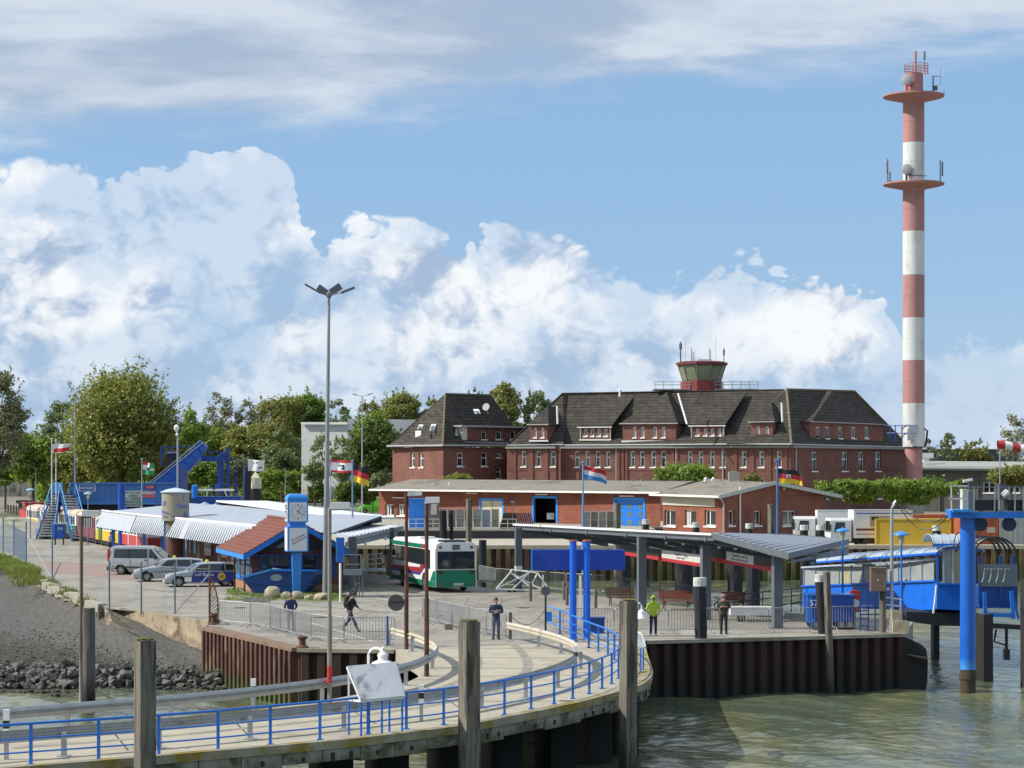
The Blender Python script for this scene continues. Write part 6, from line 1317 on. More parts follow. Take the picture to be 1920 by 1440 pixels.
# rock-like fender at the right end of the quay
mb=MB();pr=[(1692,1193),(1700,1196),(1712,1201),(1727,1208),(1737,1217),(1740,1240),(1739,1278),(1736,1294)];Yf=97.0
pts=[P(x,y,Yf) for x,y in pr]+[P(1736,1310,Yf),P(1692,1310,Yf)];mb.extr(pts,(0,2.2,0));single(mb,'fender_block',mat('black_fender',(.016,.014,.012),.8,var=.4,sc=2,bump=.6,bsc=6),'rounded black timber fender block at the right end of the quay wall','fender',(0,0,0))
mb=MB();mb.extr([P(1700,1226,96.9),P(1736,1232,96.9),P(1737,1236,96.9),P(1712,1231,96.9)],(0,-.35,0));single(mb,'fender_ledge',mat('ledge_timber',(.06,.05,.04),.9),'narrow brown ledge on the face of the black fender block','ledge',(0,0,0))
# bollards for mooring
def bollard(label,x,y,s=1.0):
    g=G(x,y);t=thing('mooring_bollard',label,'bollard',g,0,'mooring bollards');mb=MB();mb.lathe((0,0,0),[(.30*s,0),(.30*s,.06),(.17*s,.12),(.15*s,.38*s),(.24*s,.46*s),(.24*s,.54*s),(.1,.58*s)],14);mb.build('body',RUST,t,smooth=True);return t
bollard('rusty mooring bollard at the corner of the sheet pile wall',567,1215,.85);bollard('dark mooring bollard at the end of the retaining wall under the striped gate',401,1171,.9)
# ------------------------------------------------ guard rails, railing
GALVR=mat('guard_rail_zinc',(.40,.41,.40),.42,metal=.45,var=.18,sc=3,col2=(.24,.22,.18),f2=(.58,.75),sc2=1.2)
RUSTR=mat('guard_rail_rusty',(.47,.43,.35),.65,metal=.05,var=.12,sc=3,col2=(.27,.15,.08),f2=(.58,.72),sc2=1.0)
def offs(pts,w): return inset(pts,w)
def guardrail(name,label,path,posts,side,zc_=.62,mfirst=0):
    t=thing(name,label,'guard rail',path[0]);n=len(path)
    prof=[(-.01,-.155),(.05,-.10),(.05,-.045),(-.01,-.01),(-.01,.01),(.05,.045),(.05,.10),(-.01,.155)]
    secs=14;step=max(1,n//secs)
    for a in range(0,n-1,step):
        seg=path[a:a+step+1];rows=[]
        full=path
        for i in range(len(seg)):
            j=a+i;d=(full[min(j+1,n-1)]-full[max(j-1,0)]).normalized();nn=Vector((-d.y,d.x,0))*side
            rows.append([(seg[i]+nn*(o+.10)+Vector((0,0,zc_+z))) for o,z in prof])
        mb=MB();mb.loft(rows);mb.build('rail_beam',RUSTR if a//step < mfirst else GALVR,t,world=True,smooth=True,angle=50)
    for p,tall in posts:
        mb=MB();mb.box((p.x,p.y,.31 if not tall else .42),(.13,.10,.64 if not tall else .85));mb.box((p.x,p.y,.02),(.32,.30,.025));mb.build('post',GALVR,t,world=True)
    return t
ig=smoothp([G(*p) for p in [(727,1209),(773,1222),(803,1237),(815,1249),(814,1258),(799,1269),(761,1286),(700,1301),(604,1319),(475,1336),(320,1354),(128,1370),(0,1382),(-200,1399)]])
guardrail('guard_rail','inner galvanised guard rail of the curved pier, rusty at its far end',ig,[(G(*p),0) for p in [(729,1210),(773,1222),(799,1268),(811,1254),(761,1286),(700,1301),(604,1319),(475,1336),(320,1354),(126,1370),(10,1381)]],1,mfirst=4)
og=smoothp([G(*p) for p in [(955,1200),(1010,1213),(1055,1227),(1082,1240),(1091,1252),(1083,1270),(1046,1290),(986,1309),(903,1329),(791,1349),(645,1367),(469,1387),(298,1404),(100,1421),(-200,1447)]])
guardrail('guard_rail','outer galvanised guard rail sweeping round between roadway and blue railing',og,[(G(*p),0) for p in [(957,1200),(1010,1213),(1052,1226),(1089,1255),(1079,1272),(1046,1290),(986,1309),(903,1329),(645,1367),(469,1387),(298,1404),(120,1419)]],-1,zc_=.60,mfirst=4)
def delineator(label,x,ybase,h=1.25):
    g=G(x,ybase);t=thing('marker_post',label,'marker post',g,0,'black and white marker posts');s=h/1.25
    for z0,z1,m,w in ((0,.62,GALVR,.10),(.62,.78,WHITE,.15),(.78,.98,DARK,.15),(.98,1.25,WHITE,.15)): mb=MB();mb.bx(-w/2,w/2,-.06,.06,z0*s+.001,z1*s);mb.build('post_section',m,t)
    return t
delineator('black and white marker post at the lower left edge',12,1425);delineator('black and white marker post in front of the sheet pile wall',475,1336,1.0);delineator('black and white marker post between the white board and the middle pile',790,1353,1.05);delineator('marker post fixed at the bend of the outer guard rail',1079,1262,.95)
# blue railing
rl=smoothp([G(*p) for p in [(1050,1188),(1080,1203),(1104,1215),(1122,1222),(1140,1230),(1155,1240),(1164,1251),(1165,1262),(1159,1274),(1147,1283),(1129,1292),(1105,1302),(1074,1311),(1039,1321),(996,1330),(946,1341),(832,1360),(762,1368),(690,1377),(600,1388),(507,1397),(409,1407.5),(298,1417),(185,1426),(58,1435),(-160,1452)]])
br_=thing('blue_railing','blue three bar railing curving along the outer edge of the pier','railing',rl[0]);
for z,r in ((1.02,.035),(.66,.022),(.33,.022)):
    for a in range(0,len(rl)-1,12): mb=MB();mb.path([p+Vector((0,0,z)) for p in rl[a:a+13]],r,8);mb.build('handrail' if z > 1 else 'rail',BLUE,br_,world=True,smooth=True)
for p in [(1050,1188),(1080,1203),(1104,1215),(1122,1222),(1140,1230),(1152,1238),(1162,1249),(1165,1261),(1160,1273),(1147,1283),(1129,1292),(1105,1302),(1074,1311),(1039,1321),(996,1330),(946,1341),(892,1350),(832,1360),(762,1368),(690,1377),(600,1388),(507,1397),(409,1407.5),(298,1417),(185,1426),(58,1435)]:
    g=G(*p);mb=MB();mb.box((g.x,g.y,.51),(.075,.075,1.02));mb.box((g.x,g.y,.025),(.16,.16,.03));mb.build('post',BLUE,br_,world=True)
# short blue rail from the round sign to the railing
sr=thing('blue_railing','short light blue railing in front of the twin blue columns','railing',G(1024,1180))
for z in (1.0,.66,.3): mb=MB();mb.path([G(1024,1178)+Vector((0,0,z)),G(1050,1187)+Vector((0,0,z))],.03);mb.build('rail',BLUELIGHT,sr,world=True)
# ------------------------------------------------ information boards with bell lamps
def board(label,corners,legs,zt_,lamp,Yb):
    t=thing('tilted_board',label,'information board',G(*legs[0]));a,b,c,d=corners;n=(b-a).cross(d-a).normalized()
    mb=MB();mb.extr([a,b,c,d],n*.05);bp=mb.build('panel',mat('board_weathered',(.30,.335,.37),.5,var=.08,sc=1.2,stretch=(1.5,1.5,.6),col2=(.12,.14,.16),f2=(.50,.68),sc2=1.6),t,world=True)
    for p,q in ((a,b),(b,c),(c,d),(d,a)): mb=MB();mb.bar(p,q,.045,.06);mb.build('frame',WHITEDIRTY,t,world=True)
    for x,y,top in legs: g=G(x,y);mb=MB();mb.tube(g,(g.x,g.y,top),.03,n=8);mb.build('leg',BLUE,t,world=True)
    if lamp:
        x,y,Y=lamp;q=P(x,y,Y);mb=MB();mb.lathe(q,[(.33,-.17),(.345,-.14),(.29,-.04),(.14,.02),(.13,.10),(.15,.12),(.15,.17),(.06,.26),(.05,.36)],20);mb.build('bell_lamp',WHITE,t,world=True,smooth=True)
        s=P(x-27,y+26,Y+.3);mb=MB();mb.path([s,s+Vector((0,0,.55)),s+Vector((.05,0,.66)),s+Vector((.14,0,.72)),(q.x-.12,q.y+.2,s.z+.72),(q.x-.02,q.y+.1,s.z+.66),(q.x,q.y,q.z+.36)],.035,8);mb.build('lamp_arm',WHITE,t,world=True,smooth=True)
    return t
board('weathered pale board tilted upwards on thin blue legs with a white bell lamp',(P(651,1251,60.6),P(677,1315,59.7),P(759,1307,59.7),P(742,1243,60.6)),[(677,1384,.95),(654,1379,1.0),(692,1377,.9),(716,1379,.95),(730,1373,.95),(754,1373,1.0)],1.0,(718,1239,60.9),60)
mb=MB();tb=bpy.data.objects['tilted_board'];mb.bar(P(653.5,1252,60.6),G(654,1379)+Vector((0,0,.9)),.05,.05);mb.bar(P(653.5,1312,60.5),P(677,1315,59.8),.05,.05);mb.build('side_frame',WHITE,tb,world=True,kind='stuff')
board('second tilted board seen edge on behind the right timber pile, with bell lamp',(P(1192,1184,76),P(1199,1213,75.4),P(1210,1213,74.6),P(1203,1189,75)),[(1201,1264,1.05),(1206,1262,1.05)],1.0,None,76)
q=P(1203,1153,76);t=thing('bell_lamp','white bell lamp on a bent arm beside the right timber pile','lamp',(q.x,q.y,.012));mb=MB();mb.lathe((0,0,q.z),[(.20,-.14),(.21,-.12),(.13,.0),(.11,.12),(.05,.17)],18);mb.build('shade',WHITE,t,smooth=True);mb=MB();mb.path([(0,0,q.z+.15),(0,0,q.z+.30),(-.06,0,q.z+.38),(-.18,0,q.z+.42),(-.3,0,q.z+.36),(-.32,.0,q.z+.2),(-.32,0,0)],.03,8);mb.build('bent_arm',WHITE,t,smooth=True)
# ------------------------------------------------ crowd barriers
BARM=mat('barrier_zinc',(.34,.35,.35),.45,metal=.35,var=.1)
def barrier_mesh(L,dark=None):
    m=dark or BARM;fr_=MB();fr_.path([(0,0,.18),(0,0,1.02),(.06,0,1.09),(L-.06,0,1.09),(L,0,1.02),(L,0,.18)],.021,6,closed=True)
    bars=MB();n=int(L/.125)
    for k in range(1,n): bars.tube((L*k/n,0,.18),(L*k/n,0,1.09),.0115,n=4,caps=False)
    feet=MB()
    return fr_,bars
_bar={}
def barrier(label,a,b,m=BARM,group='crowd barriers',feet=True):
    L=(b-a).length;t=thing('crowd_barrier',label,'crowd barrier',a,atan2(b.y-a.y,b.x-a.x),group);d=max(.5,L-.05);fr_,bars=barrier_mesh(d)
    fr_.build('frame',m,t,smooth=True);bars.build('bars',m,t,kind='stuff')
    if feet:
        for x in (.28,d-.28): mb=MB();mb.path([(x,-.34,0.02),(x,-.20,.06),(x,-.05,.18),(x,.05,.18),(x,.20,.06),(x,.34,0.02)],.02,6);mb.build('foot',m,t,smooth=True)
    return t
def brow(pts,labels,m=BARM,group='crowd barriers',feet=True):
    g=[G(*p) for p in pts]
    for i,(a,b) in enumerate(zip(g,g[1:])): barrier(labels[i],a,b,m,group,feet)
brow([(411,1171),(470,1175.5),(507,1181.5),(526,1187),(554,1194),(584,1201),(646,1207)],['crowd barrier at the left end of the row, next to the striped gate','second crowd barrier from the striped gate','crowd barrier in front of the man in the blue jacket, left half','crowd barrier directly behind the legs of the man in the blue jacket','crowd barrier right of the man in the blue jacket','crowd barrier between the two thin masts on the left quay'],group='barriers along the left quay')
brow([(646,1207.5),(742,1207)],['frontal crowd barrier behind which the walking man passes'],group='barriers along the left quay')
brow([(792,1164),(820,1171),(848,1178),(880,1186),(913,1192),(950,1197)],['crowd barrier nearest the rusty mast in the middle row','second barrier of the middle row','third barrier of the middle row, with a small sign below','barrier of the middle row just left of the standing man','barrier at the right end of the middle row behind the standing man'],group='barriers across the forecourt')
brow([(898,1093),(930,1100),(992,1105),(1062,1110.5),(1135,1115)],['barrier directly right of the bus rear','barrier behind the white steel trestle','barrier left of the twin blue columns at the basin','barrier right of the twin blue columns at the basin'],group='barriers along the basin')
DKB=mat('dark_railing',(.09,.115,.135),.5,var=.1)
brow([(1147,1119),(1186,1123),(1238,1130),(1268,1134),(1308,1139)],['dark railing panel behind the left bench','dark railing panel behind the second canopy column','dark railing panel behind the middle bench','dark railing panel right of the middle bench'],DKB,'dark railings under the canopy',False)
brow([(1056,1187.5),(1152,1188),(1254,1188),(1349,1187),(1442,1187),(1535,1186)],['crowd barrier at the quay edge behind the twin blue columns','crowd barrier in front of the person in the yellow green jacket','crowd barrier between the yellow green jacket and the black pile','crowd barrier in front of the person in the dark jacket','crowd barrier in front of the end column of the canopy'],group='barriers along the quay edge')
brow([(1556,1184),(1640,1182)],['crowd barrier in front of the blue number cart'],group='barriers along the quay edge')
# small sign hanging under the middle row
g=G(842,1180);mb=MB();mb.box((0,0,.12),(.36,.04,.26));single(mb,'foot_sign',mat('olive_sign',(.16,.15,.10),.8),'small dull square sign standing at the foot of the middle barriers','sign',(g.x,g.y-.3,0))
# dark slanted railings of the gangway approach
gr=thing('gangway_handrail','long dark handrails rising from the quay to the covered gangway','railing',G(1330,1145))
for (x0,y0,x1,y1) in ((1322,1138,1400,1108),(1322,1151,1420,1122),(1330,1160,1500,1128),(1360,1118,1505,1102),(1362,1130,1505,1115),(1362,1142,1505,1130)):
    mb=MB();mb.bar(P(x0,y0,112),P(x1,y1,113),.05,.05);mb.build('rail',DKB,gr,world=True)
for x in range(1340,1510,18): mb=MB();y=1118-(x-1360)*.1;mb.bar(P(x,y,113),P(x,1148,113),.05,.05);mb.build('rail_post',DKB,gr,world=True)
mb=MB();mb.bar(P(1322,1144,108),P(1352,1120,109),.06,.06);mb.bar(P(1322,1116,108),P(1350,1122,109),.06,.06);mb.build('stay',GALV,gr,world=True,kind='stuff')
g=P(1336,1120,107.5);mb=MB();mb.box((0,0,0),(.2,.02,.28));o=mb.build('notice',WHITE,gr);o.location=Vector(g)-Vector(gr.location);text('2',.16,(g.x,g.y-.03,g.z),(1,0,0),(0,0,1),DARK,gr,world=True)
# ------------------------------------------------ canopy with banners
cn=thing('quay_canopy','long folded steel canopy on grey columns over the benches','canopy',(6,110,0));CST=mat('canopy_steel',(.11,.13,.15),.5,var=.08);UND=mat('canopy_soffit',(.30,.29,.25),.7,var=.08)
for x,yb,yt,w in ((972,1108,990,12),(1203,1146,1006,15),(1323,1162,1022,17),(1457,1178,1040,17)):
    g=G(x,yb);k=g.y/F;top=H-(yt-HY)*k;mb=MB();mb.box((g.x,g.y,top/2),(w*k,w*k,top),rz=.2);mb.box((g.x,g.y,.02),(w*k*1.5,w*k*1.5,.04),rz=.2);mb.build('column',CST,cn,world=True)
    if x == 972: mb=MB();mb.box((g.x,g.y,1.3),(w*k*1.02,w*k*1.02,.3),rz=.2);mb.build('white_band',WHITE,cn,world=True)
E1,E2=P(964,985,131),P(1336,1004,103);F1,F2=P(1130,1012,134),P(1545,1042,106)
mb=MB();mb.extr([E1,E2,F2,F1],(0,0,-.06));mb.build('soffit',UND,cn,world=True)
mb=MB();u_=Vector((0,0,.10));mb.extr([E1+u_*.2,E2+u_*.2,F2+u_*.2,F1+u_*.2],(0,0,.05));mb.build('roof_sheet',ROOFGREY,cn,world=True)
mb=MB();mb.bar(E1+Vector((0,0,.05)),E2+Vector((0,0,.05)),.16,.10);mb.build('roof_edge',mat('bright_edge',(.74,.76,.78),.4,var=.03),cn,world=True)
mb=MB();mb.bar(E1+Vector((.1,.05,-.14)),E2+Vector((.1,.05,-.14)),.10,.22);mb.build('edge_beam',CST,cn,world=True)
for t in (.03,.22,.42,.62,.80,.97): a=E1.lerp(E2,t);b=F1.lerp(F2,t);mb=MB();mb.bar(a+Vector((0,0,-.2)),b+Vector((0,0,-.28)),.10,.22);mb.build('rafter',CST,cn,world=True)
for t in (.35,.7): a=E1.lerp(F1,t);b=E2.lerp(F2,t);mb=MB();mb.bar(a+Vector((0,0,-.12)),b+Vector((0,0,-.12)),.08,.12);mb.build('purlin',CST,cn,world=True)
for t in (.20,.38,.56,.74,.9): c=E1.lerp(E2,.6+t*.33).lerp(F1.lerp(F2,.6+t*.33),.25+t*.2)+Vector((0,-.4,-.26));mb=MB();mb.lathe(c,[(.02,-.08),(.08,-.05),(.09,.03)],10);mb.build('globe_lamp',WHITE,cn,world=True,smooth=True)
for t in (.25,.55,.85): c=E1.lerp(E2,t).lerp(F1.lerp(F2,t),.35);mb=MB();mb.bar(c+Vector((0,1.2,-.14)),c+Vector((0.3,-.9,-.14)),.22,.06);mb.build('strip_light',WHITE,cn,world=True)
D_,B_,Bb=P(1478,1041,98),P(1592,1014,118),P(1470,1004,119)
mb=MB();mb.extr([E2+Vector((0,0,.06)),D_,B_,Bb],(0,0,.08));mb.build('roof_sheet',ROOFGREY,cn,world=True)
for t in range(1,12): a=(E2+Vector((0,0,.16))).lerp(D_+Vector((0,0,.09)),t/12);b=(Bb+Vector((0,0,.09))).lerp(B_+Vector((0,0,.09)),t/12);mb=MB();mb.bar(a,b,.04,.05);mb.build('standing_seam',ROOFGREY,cn,world=True)
for a,b in ((E2,D_),(D_,B_)): mb=MB();mb.extr([a+Vector((0,-.03,.10)),b+Vector((0,-.03,.10)),b+Vector((0,-.03,-.20)),a+Vector((0,-.03,-.16))],(0,.06,0));mb.build('fascia',CST,cn,world=True)
mb=MB();mb.extr([D_+Vector((0,.2,-.3)),B_+Vector((0,.2,-.3)),B_+Vector((0,.2,-.75)),D_+Vector((0,.2,-.35))],(0,.1,0));mb.build('side_girder',CST,cn,world=True)
RB=mat('banner_red',(.42,.02,.03),.6,var=.05);RW=mat('banner_grey_white',(.52,.52,.48),.6,var=.05)
def banner(label,x0,y0,x1,y1,h0,h1,Y0,Y1,lines,u0,u1):
    a,b=P(x0,y0,Y0),P(x1,y1,Y1);ha,hb=h0*Y0/F,h1*Y1/F;t=thing('advertising_banner',label,'banner',(a.x,a.y,a.z),0,'banners under the canopy');zd=Vector((0,0,1));d=(b-a).normalized()
    mb=MB();mb.extr([a-zd*ha,b-zd*hb,b,a],(0,.05,0));mb.build('panel',DARK,t,world=True)
    o=Vector((0,-.015,0));mb=MB();mb.extr([a-zd*ha+o,b-zd*hb+o,b-zd*hb*.68+o,a-zd*ha*.68+o],(0,.01,0));mb.build('red_strip',RB,t,world=True)
    o=Vector((0,-.03,0));p0,p1=a.lerp(b,u0),a.lerp(b,u1);hh=ha+(hb-ha)*u0;mb=MB();mb.extr([p0-zd*hh*.72+o,p1-zd*hh*.72+o,p1-zd*.02+o,p0-zd*.02+o],(0,.01,0));mb.build('white_field',RW,t,world=True)
    mid=p0.lerp(p1,.5);ux=(p1-p0).normalized();nrm_=Vector((0,-.045,0))
    text(lines[0],.20,mid-zd*hh*.24+nrm_,ux,(0,0,1),mat('print_grey',(.10,.10,.11),.6),t,world=True,depth=.003);text(lines[1],.15,mid-zd*hh*.53+nrm_,ux,(0,0,1),mat('print_grey'),t,world=True,depth=.003)
    return t
banner('red and white advertising banner under the left half of the canopy',1166,1020,1316,1040,20,23,117,107,('Tagesfahrt 2-Tages','auf dem Festland'),.52,.98)
banner('red and black advertising banner under the right half of the canopy',1322,1026,1450,1048,24,24,107,101.5,('Tagesfahrt auf See','hier zu den Katamaranen'),.32,.72)
# benches
def bench(label,x,y,rz,L=1.9,m=None):
    g=G(x,y);t=thing('bench',label,'bench',g,rz,'benches under the canopy');wm=m or mat('bench_red_wood',(.27,.075,.045),.6,var=.2,sc=5)
    for k in range(4): mb=MB();mb.box((0,-.22+.13*k,.45),(L,.11,.035));mb.build('seat_slat',wm,t)
    for k in range(4): mb=MB();mb.box((0,.29+.03*k,.56+.11*k),(L,.03,.09),tilt=(-.25,0));mb.build('back_slat',wm,t)
    for s in (-1,1): mb=MB();x_=s*L*.36;mb.path([(x_,-.30,0),(x_,-.2,.2),(x_,-.24,.42)],.025);mb.path([(x_,.38,0),(x_,.2,.25),(x_,.28,.45),(x_,.40,.95)],.025);mb.bar((x_,-.26,.42),(x_,.28,.42),.04,.04);mb.build('side_frame',DARK,t)
    return t
bench('brown slatted bench at the left end under the canopy',1164,1136,.12,1.5,mat('bench_brown',(.13,.07,.05),.6,var=.2,sc=5));bench('red slatted bench behind the person in the yellow green jacket',1268,1143,.10,1.7);bench('red bench partly hidden behind the person in the dark jacket',1378,1146,.05,1.2)
# twin blue columns with cross beam
tb_=thing('blue_cross_frame','twin bright blue columns carrying a long blue crossbeam box','sign frame',G(1087,1199))
BRIGHT=mat('bright_blue_paint',(.006,.12,.68),.35,var=.06,coat=.2)
for x in (1074.5,1100.5): g=G(x,1199);mb=MB();mb.tube((g.x,g.y,0),(g.x,g.y,H-(1015-HY)*g.y/F),6.6*g.y/F,n=20);mb.build('column',BRIGHT,tb_,world=True,smooth=True);mb=MB();mb.tube((g.x,g.y,H-(1015-HY)*g.y/F),(g.x,g.y,H-(1012.5-HY)*g.y/F),8.5*g.y/F,n=16);mb.build('column_cap',mat('rusty_cap',(.40,.12,.10),.7),tb_,world=True)
a,b=P(996,1069,95.0),P(1172,1031,95.0);mb=MB();mb.bx(a.x,b.x,95.0,95.5,a.z,b.z);mb.build('crossbeam',mat('deep_blue_paint',(.004,.045,.36),.4,var=.06),tb_,world=True)
mb=MB();mb.bx(a.x-.01,a.x+.06,94.95,95.52,a.z-.01,b.z+.01);mb.build('beam_end',BLUELIGHT,tb_,world=True)
g=G(1113,1187);mb=MB();mb.bx(-.45,.45,-.3,.3,0,.62);mb.bx(-.5,.5,-.34,.34,.62,.70);single(mb,'grit_bin',BLUEDARK,'small dark blue storage bin behind the twin blue columns','bin',g)
g=G(1088,1152);mb=MB();mb.bx(-.06,.06,-.06,.06,0,1.9);single(mb,'white_post',WHITE,'slim white post seen between the twin blue columns','post',(g.x,g.y,0))
def post(label,x,y,h,r=.09,m=None): g=G(x,y);mb=MB();mb.lathe((0,0,0),[(r,0),(r,h-.03),(r*.7,h)],10);return single(mb,'bollard_post',m or mat('bollard_grey',(.13,.125,.11),.8,var=.2),label,'bollard',g,0,'grey bollards behind the blue columns')
post('grey bollard right of the white trestle',994.5,1127,.98);post('left one of two close grey bollards behind the blue columns',1057.5,1125,.98);post('right one of two close grey bollards behind the blue columns',1063,1135,.98);post('grey bollard between the blue columns and the left bench',1116.5,1141,.98)
# round sign on a dark post with a chain
g=G(1023,1184);t=thing('round_sign','round dark sign on a black post with a small blue box and chain','sign',g);k=g.y/F
mb=MB();mb.tube((0,0,0),(0,0,76*k),.045,n=8);mb.build('post',DARK,t);mb=MB();mb.disc((0,-.05,76*k),(0,-1,0),.21,22,.04);mb.build('sign_disc',mat('sign_back',(.10,.11,.13),.5),t);mb=MB();mb.box((.16,-.02,28*k),(.24,.22,.42));mb.build('control_box',BLUELIGHT,t)
c0,c1=G(957,1200)+Vector((0,0,1.05)),g+Vector((0,0,1.0));mb=MB();mb.path([c0.lerp(c1,i/14)+Vector((0,0,-.55*(1-(i/7-1)**2))) for i in range(15)],.014,5);mb.build('chain',DARK,t,world=True)
g=G(957,1200);mb=MB();mb.box((0,0,.58),(.13,.13,1.16));single(mb,'chain_post',mat('brown_post',(.13,.10,.08),.8),'brown square post at the head of the outer guard rail','post',g)
g=G(726.5,1211);mb=MB();mb.tube((0,0,0),(0,0,1.2),.045,n=8);single(mb,'blue_post',BLUEDARK,'thin dark blue post at the rusty start of the inner guard rail','post',g)
# white trestle gangway
tr=thing('steel_trestle','white steel trestle gangway with crossed struts standing right of the bus','gangway',G(960,1108));Yt=127
seg=[((930,1104),(957,1073)),((957,1073),(995,1100)),((930,1104),(992,1074)),((957,1073),(1020,1108)),((992,1074),(960,1106)),((960,1068),(1008,1074)),((1008,1074),(1030,1106)),((930,1104),(1030,1108)),((995,1100),(1008,1074)),((957,1073),(960,1068)),((1018,1078),(1018,1106))]
for (a,b),(c,d) in seg: mb=MB();mb.bar(P(a,b,Yt),P(c,d,Yt-.2),.07,.07);mb.build('strut',WHITE,tr,world=True)
for x in (955,965): mb=MB();q=G(x,1111);mb.tube((q.x,q.y-.06,.1),(q.x,q.y+.06,.1),.1,n=12);mb.build('wheel',TYRE,tr,world=True)
# grey steel stair stand and white gangway left of the bus
st=thing('steel_steps','grey steel service stand with rails in front of the kiosk corner','stand',G(663,1124));Ys=123.5
for (a,b,c,d) in ((645,1040,645,1075),(677,1040,677,1078),(645,1040,677,1040),(645,1058,677,1058),(665,1078,665,1124),(674,1078,674,1124),(680,1045,680,1122),(655,1112,675,1088),(655,1126,676,1126),(664,1078,680,1078)): mb=MB();mb.bar(P(a,b,Ys),P(c,d,Ys),.06,.06);mb.build('rail',STEEL,st,world=True)
mb=MB();a,b=P(645,1078,Ys),P(679,1068,Ys);mb.bx(a.x,b.x,Ys-.3,Ys+.5,a.z,b.z);mb.build('platform',STEEL,st,world=True)
gw=thing('white_gangway','white railed gangway parked left of the bus','gangway',G(700,1076));Yg=140
for (a,b,c,d) in ((676,1041,719,1037),(676,1050,719,1046),(676,1059,719,1056),(676,1066,719,1066),(676,1041,676,1070),(690,1040,690,1068),(705,1038,705,1068),(719,1037,719,1070),(712,1037,722,1068)): mb=MB();mb.bar(P(a,b,Yg),P(c,d,Yg),.06,.06);mb.build('rail',WHITE,gw,world=True)
mb=MB();a,b=P(674,1071,Yg),P(722,1067,Yg);mb.bx(a.x,b.x,Yg-.5,Yg+.7,a.z,b.z);mb.build('deck',WHITE,gw,world=True)
# ------------------------------------------------ right quay furniture
ct_=thing('number_cart','blue wheeled luggage container numbered 57 near the right end of the quay','luggage cart',G(1514,1181));g=G(1514,1181);k=g.y/F;CB=mat('cart_blue',(.01,.07,.34),.5,var=.1)
mb=MB();mb.bx(.02,87*k,0,1.3,.36,.36+51*k*.98);mb.build('body',CB,ct_);mb=MB();mb.extr([(0,-.02,.3),(.22,-.02,.3),(.22,-.02,1.5),(0,-.02,1.5)],(0,.06,0));mb.build('end_panel',BLUE,ct_)
mb=MB();mb.bx(0,87*k+.04,-.03,1.33,1.52,1.57);mb.build('rim',BLUE,ct_);mb=MB();mb.bar((.1,-.05,.02),(.3,-.05,.5),.06,.06);mb.build('drawbar',BLUE,ct_)
for x in (.35,1.52,1.9): wheel(ct_,x,.1,.23,.14,-1);wheel(ct_,x,1.15,.23,.14,1)
text('57',.38,(.28,-.06,1.18),(1,0,0),(0,0,1),WHITE,ct_)
lr=thing('lifebuoy_station','red and white lifebuoy box between the blue cart and the railing','lifebuoy',G(1602,1179));g=G(1602,1179);k=g.y/F
mb=MB();pr=[(-.22,.75),(.24,.75),(.26,1.55),(.18,1.72),(-.14,1.72),(-.24,1.55)];mb.extr([(x,-.1,z) for x,z in pr],(0,.22,0));mb.build('case',REDP,lr);mb=MB();mb.lathe((0,0,0),[(.1,-.02),(.18,-.04),(.18,.03)],16);o=mb.build('ring',WHITE,lr);o.location=(.02,-.13,1.15);o.rotation_euler=(pi/2,0,0);mb=MB();mb.tube((.02,0,0),(.02,0,.8),.04);mb.build('post',STEEL,lr)
bx_=P(1646,1087,97.6);t=thing('switch_box','brown switch box mounted on the grey post near the quay corner','switch box',bx_);mb=MB();mb.box((0,0,0),(.66,.35,.98));mb.build('case',mat('brown_box',(.22,.14,.10),.6),t);mb=MB();mb.bx(-.34,.36,-.2,.2,.49,.54);mb.build('lid',mat('brown_box'),t);mb=MB();mb.lathe((.42,-.1,-.4),[(.02,-.06),(.07,0),(.02,.06)],8);mb.build('lamp',WHITE,t)
mb=MB();mb.disc((-.02,-.185,0),(0,1,0),.035,8,.01);mb.build('lock',WHITE,t)
hp=thing('hose_davit','grey bent davit pole with hanging black hoses leading to the blue gantry','davit',G(1672,1186));g=G(1672,1186);k=g.y/F;top=H-(945-HY)*k
mb=MB();mb.path([(0,0,0),(0,0,top-.5),(.02,0,top-.2),(.10,0,top),(.2,0,top+.12)],.075,10);mb.build('pole',GALV,hp,smooth=True)
e=P(1778,966,95.8)-g
for s_,off_ in ((1.0,0),(.6,.1)): mb=MB();a=Vector((.2,0,top+.12));mb.path([a.lerp(e,i/16)+Vector((0,0,-s_*.9*(1-(i/8-1)**2))) for i in range(17)],.022,6);mb.build('hose',DARK,hp,smooth=True)
rq=thing('quay_end_railing','dark blue railing with ladder at the right end of the quay','railing',G(1630,1182))
for (a,b,c,d) in ((1628,1108,1628,1183),(1641,1108,1641,1183),(1612,1139,1655,1139),(1612,1152,1650,1152),(1613,1108,1613,1183),(1613,1145,1628,1145),(1613,1160,1628,1160),(1613,1173,1628,1173)): mb=MB();mb.bar(P(a,b,98),P(c,d,98),.05,.05);mb.build('rail',BLUEDARK,rq,world=True)
for (a,b,c,d) in ((1655,1119,1691,1124),(1655,1133,1691,1137),(1688,1126,1688,1166)): mb=MB();mb.bar(P(a,b,98.2),P(c,d,98.2),.045,.045);mb.build('rail',WHITE,rq,world=True)
g=G(1688,1187);mb=MB();mb.bx(-.32,.40,0,.9,0,.50);mb.bx(-.34,.1,.1,.8,.5,.95);single(mb,'concrete_block',mat('sandy_concrete',(.42,.36,.24),.9,var=.3,sc=3,bump=.5),'stepped sandy concrete block at the right quay corner','concrete block',g)
g=P(1447,1178,99);mb=MB();mb.bx(-3.6,1.2,-.0,.8,0,.55);
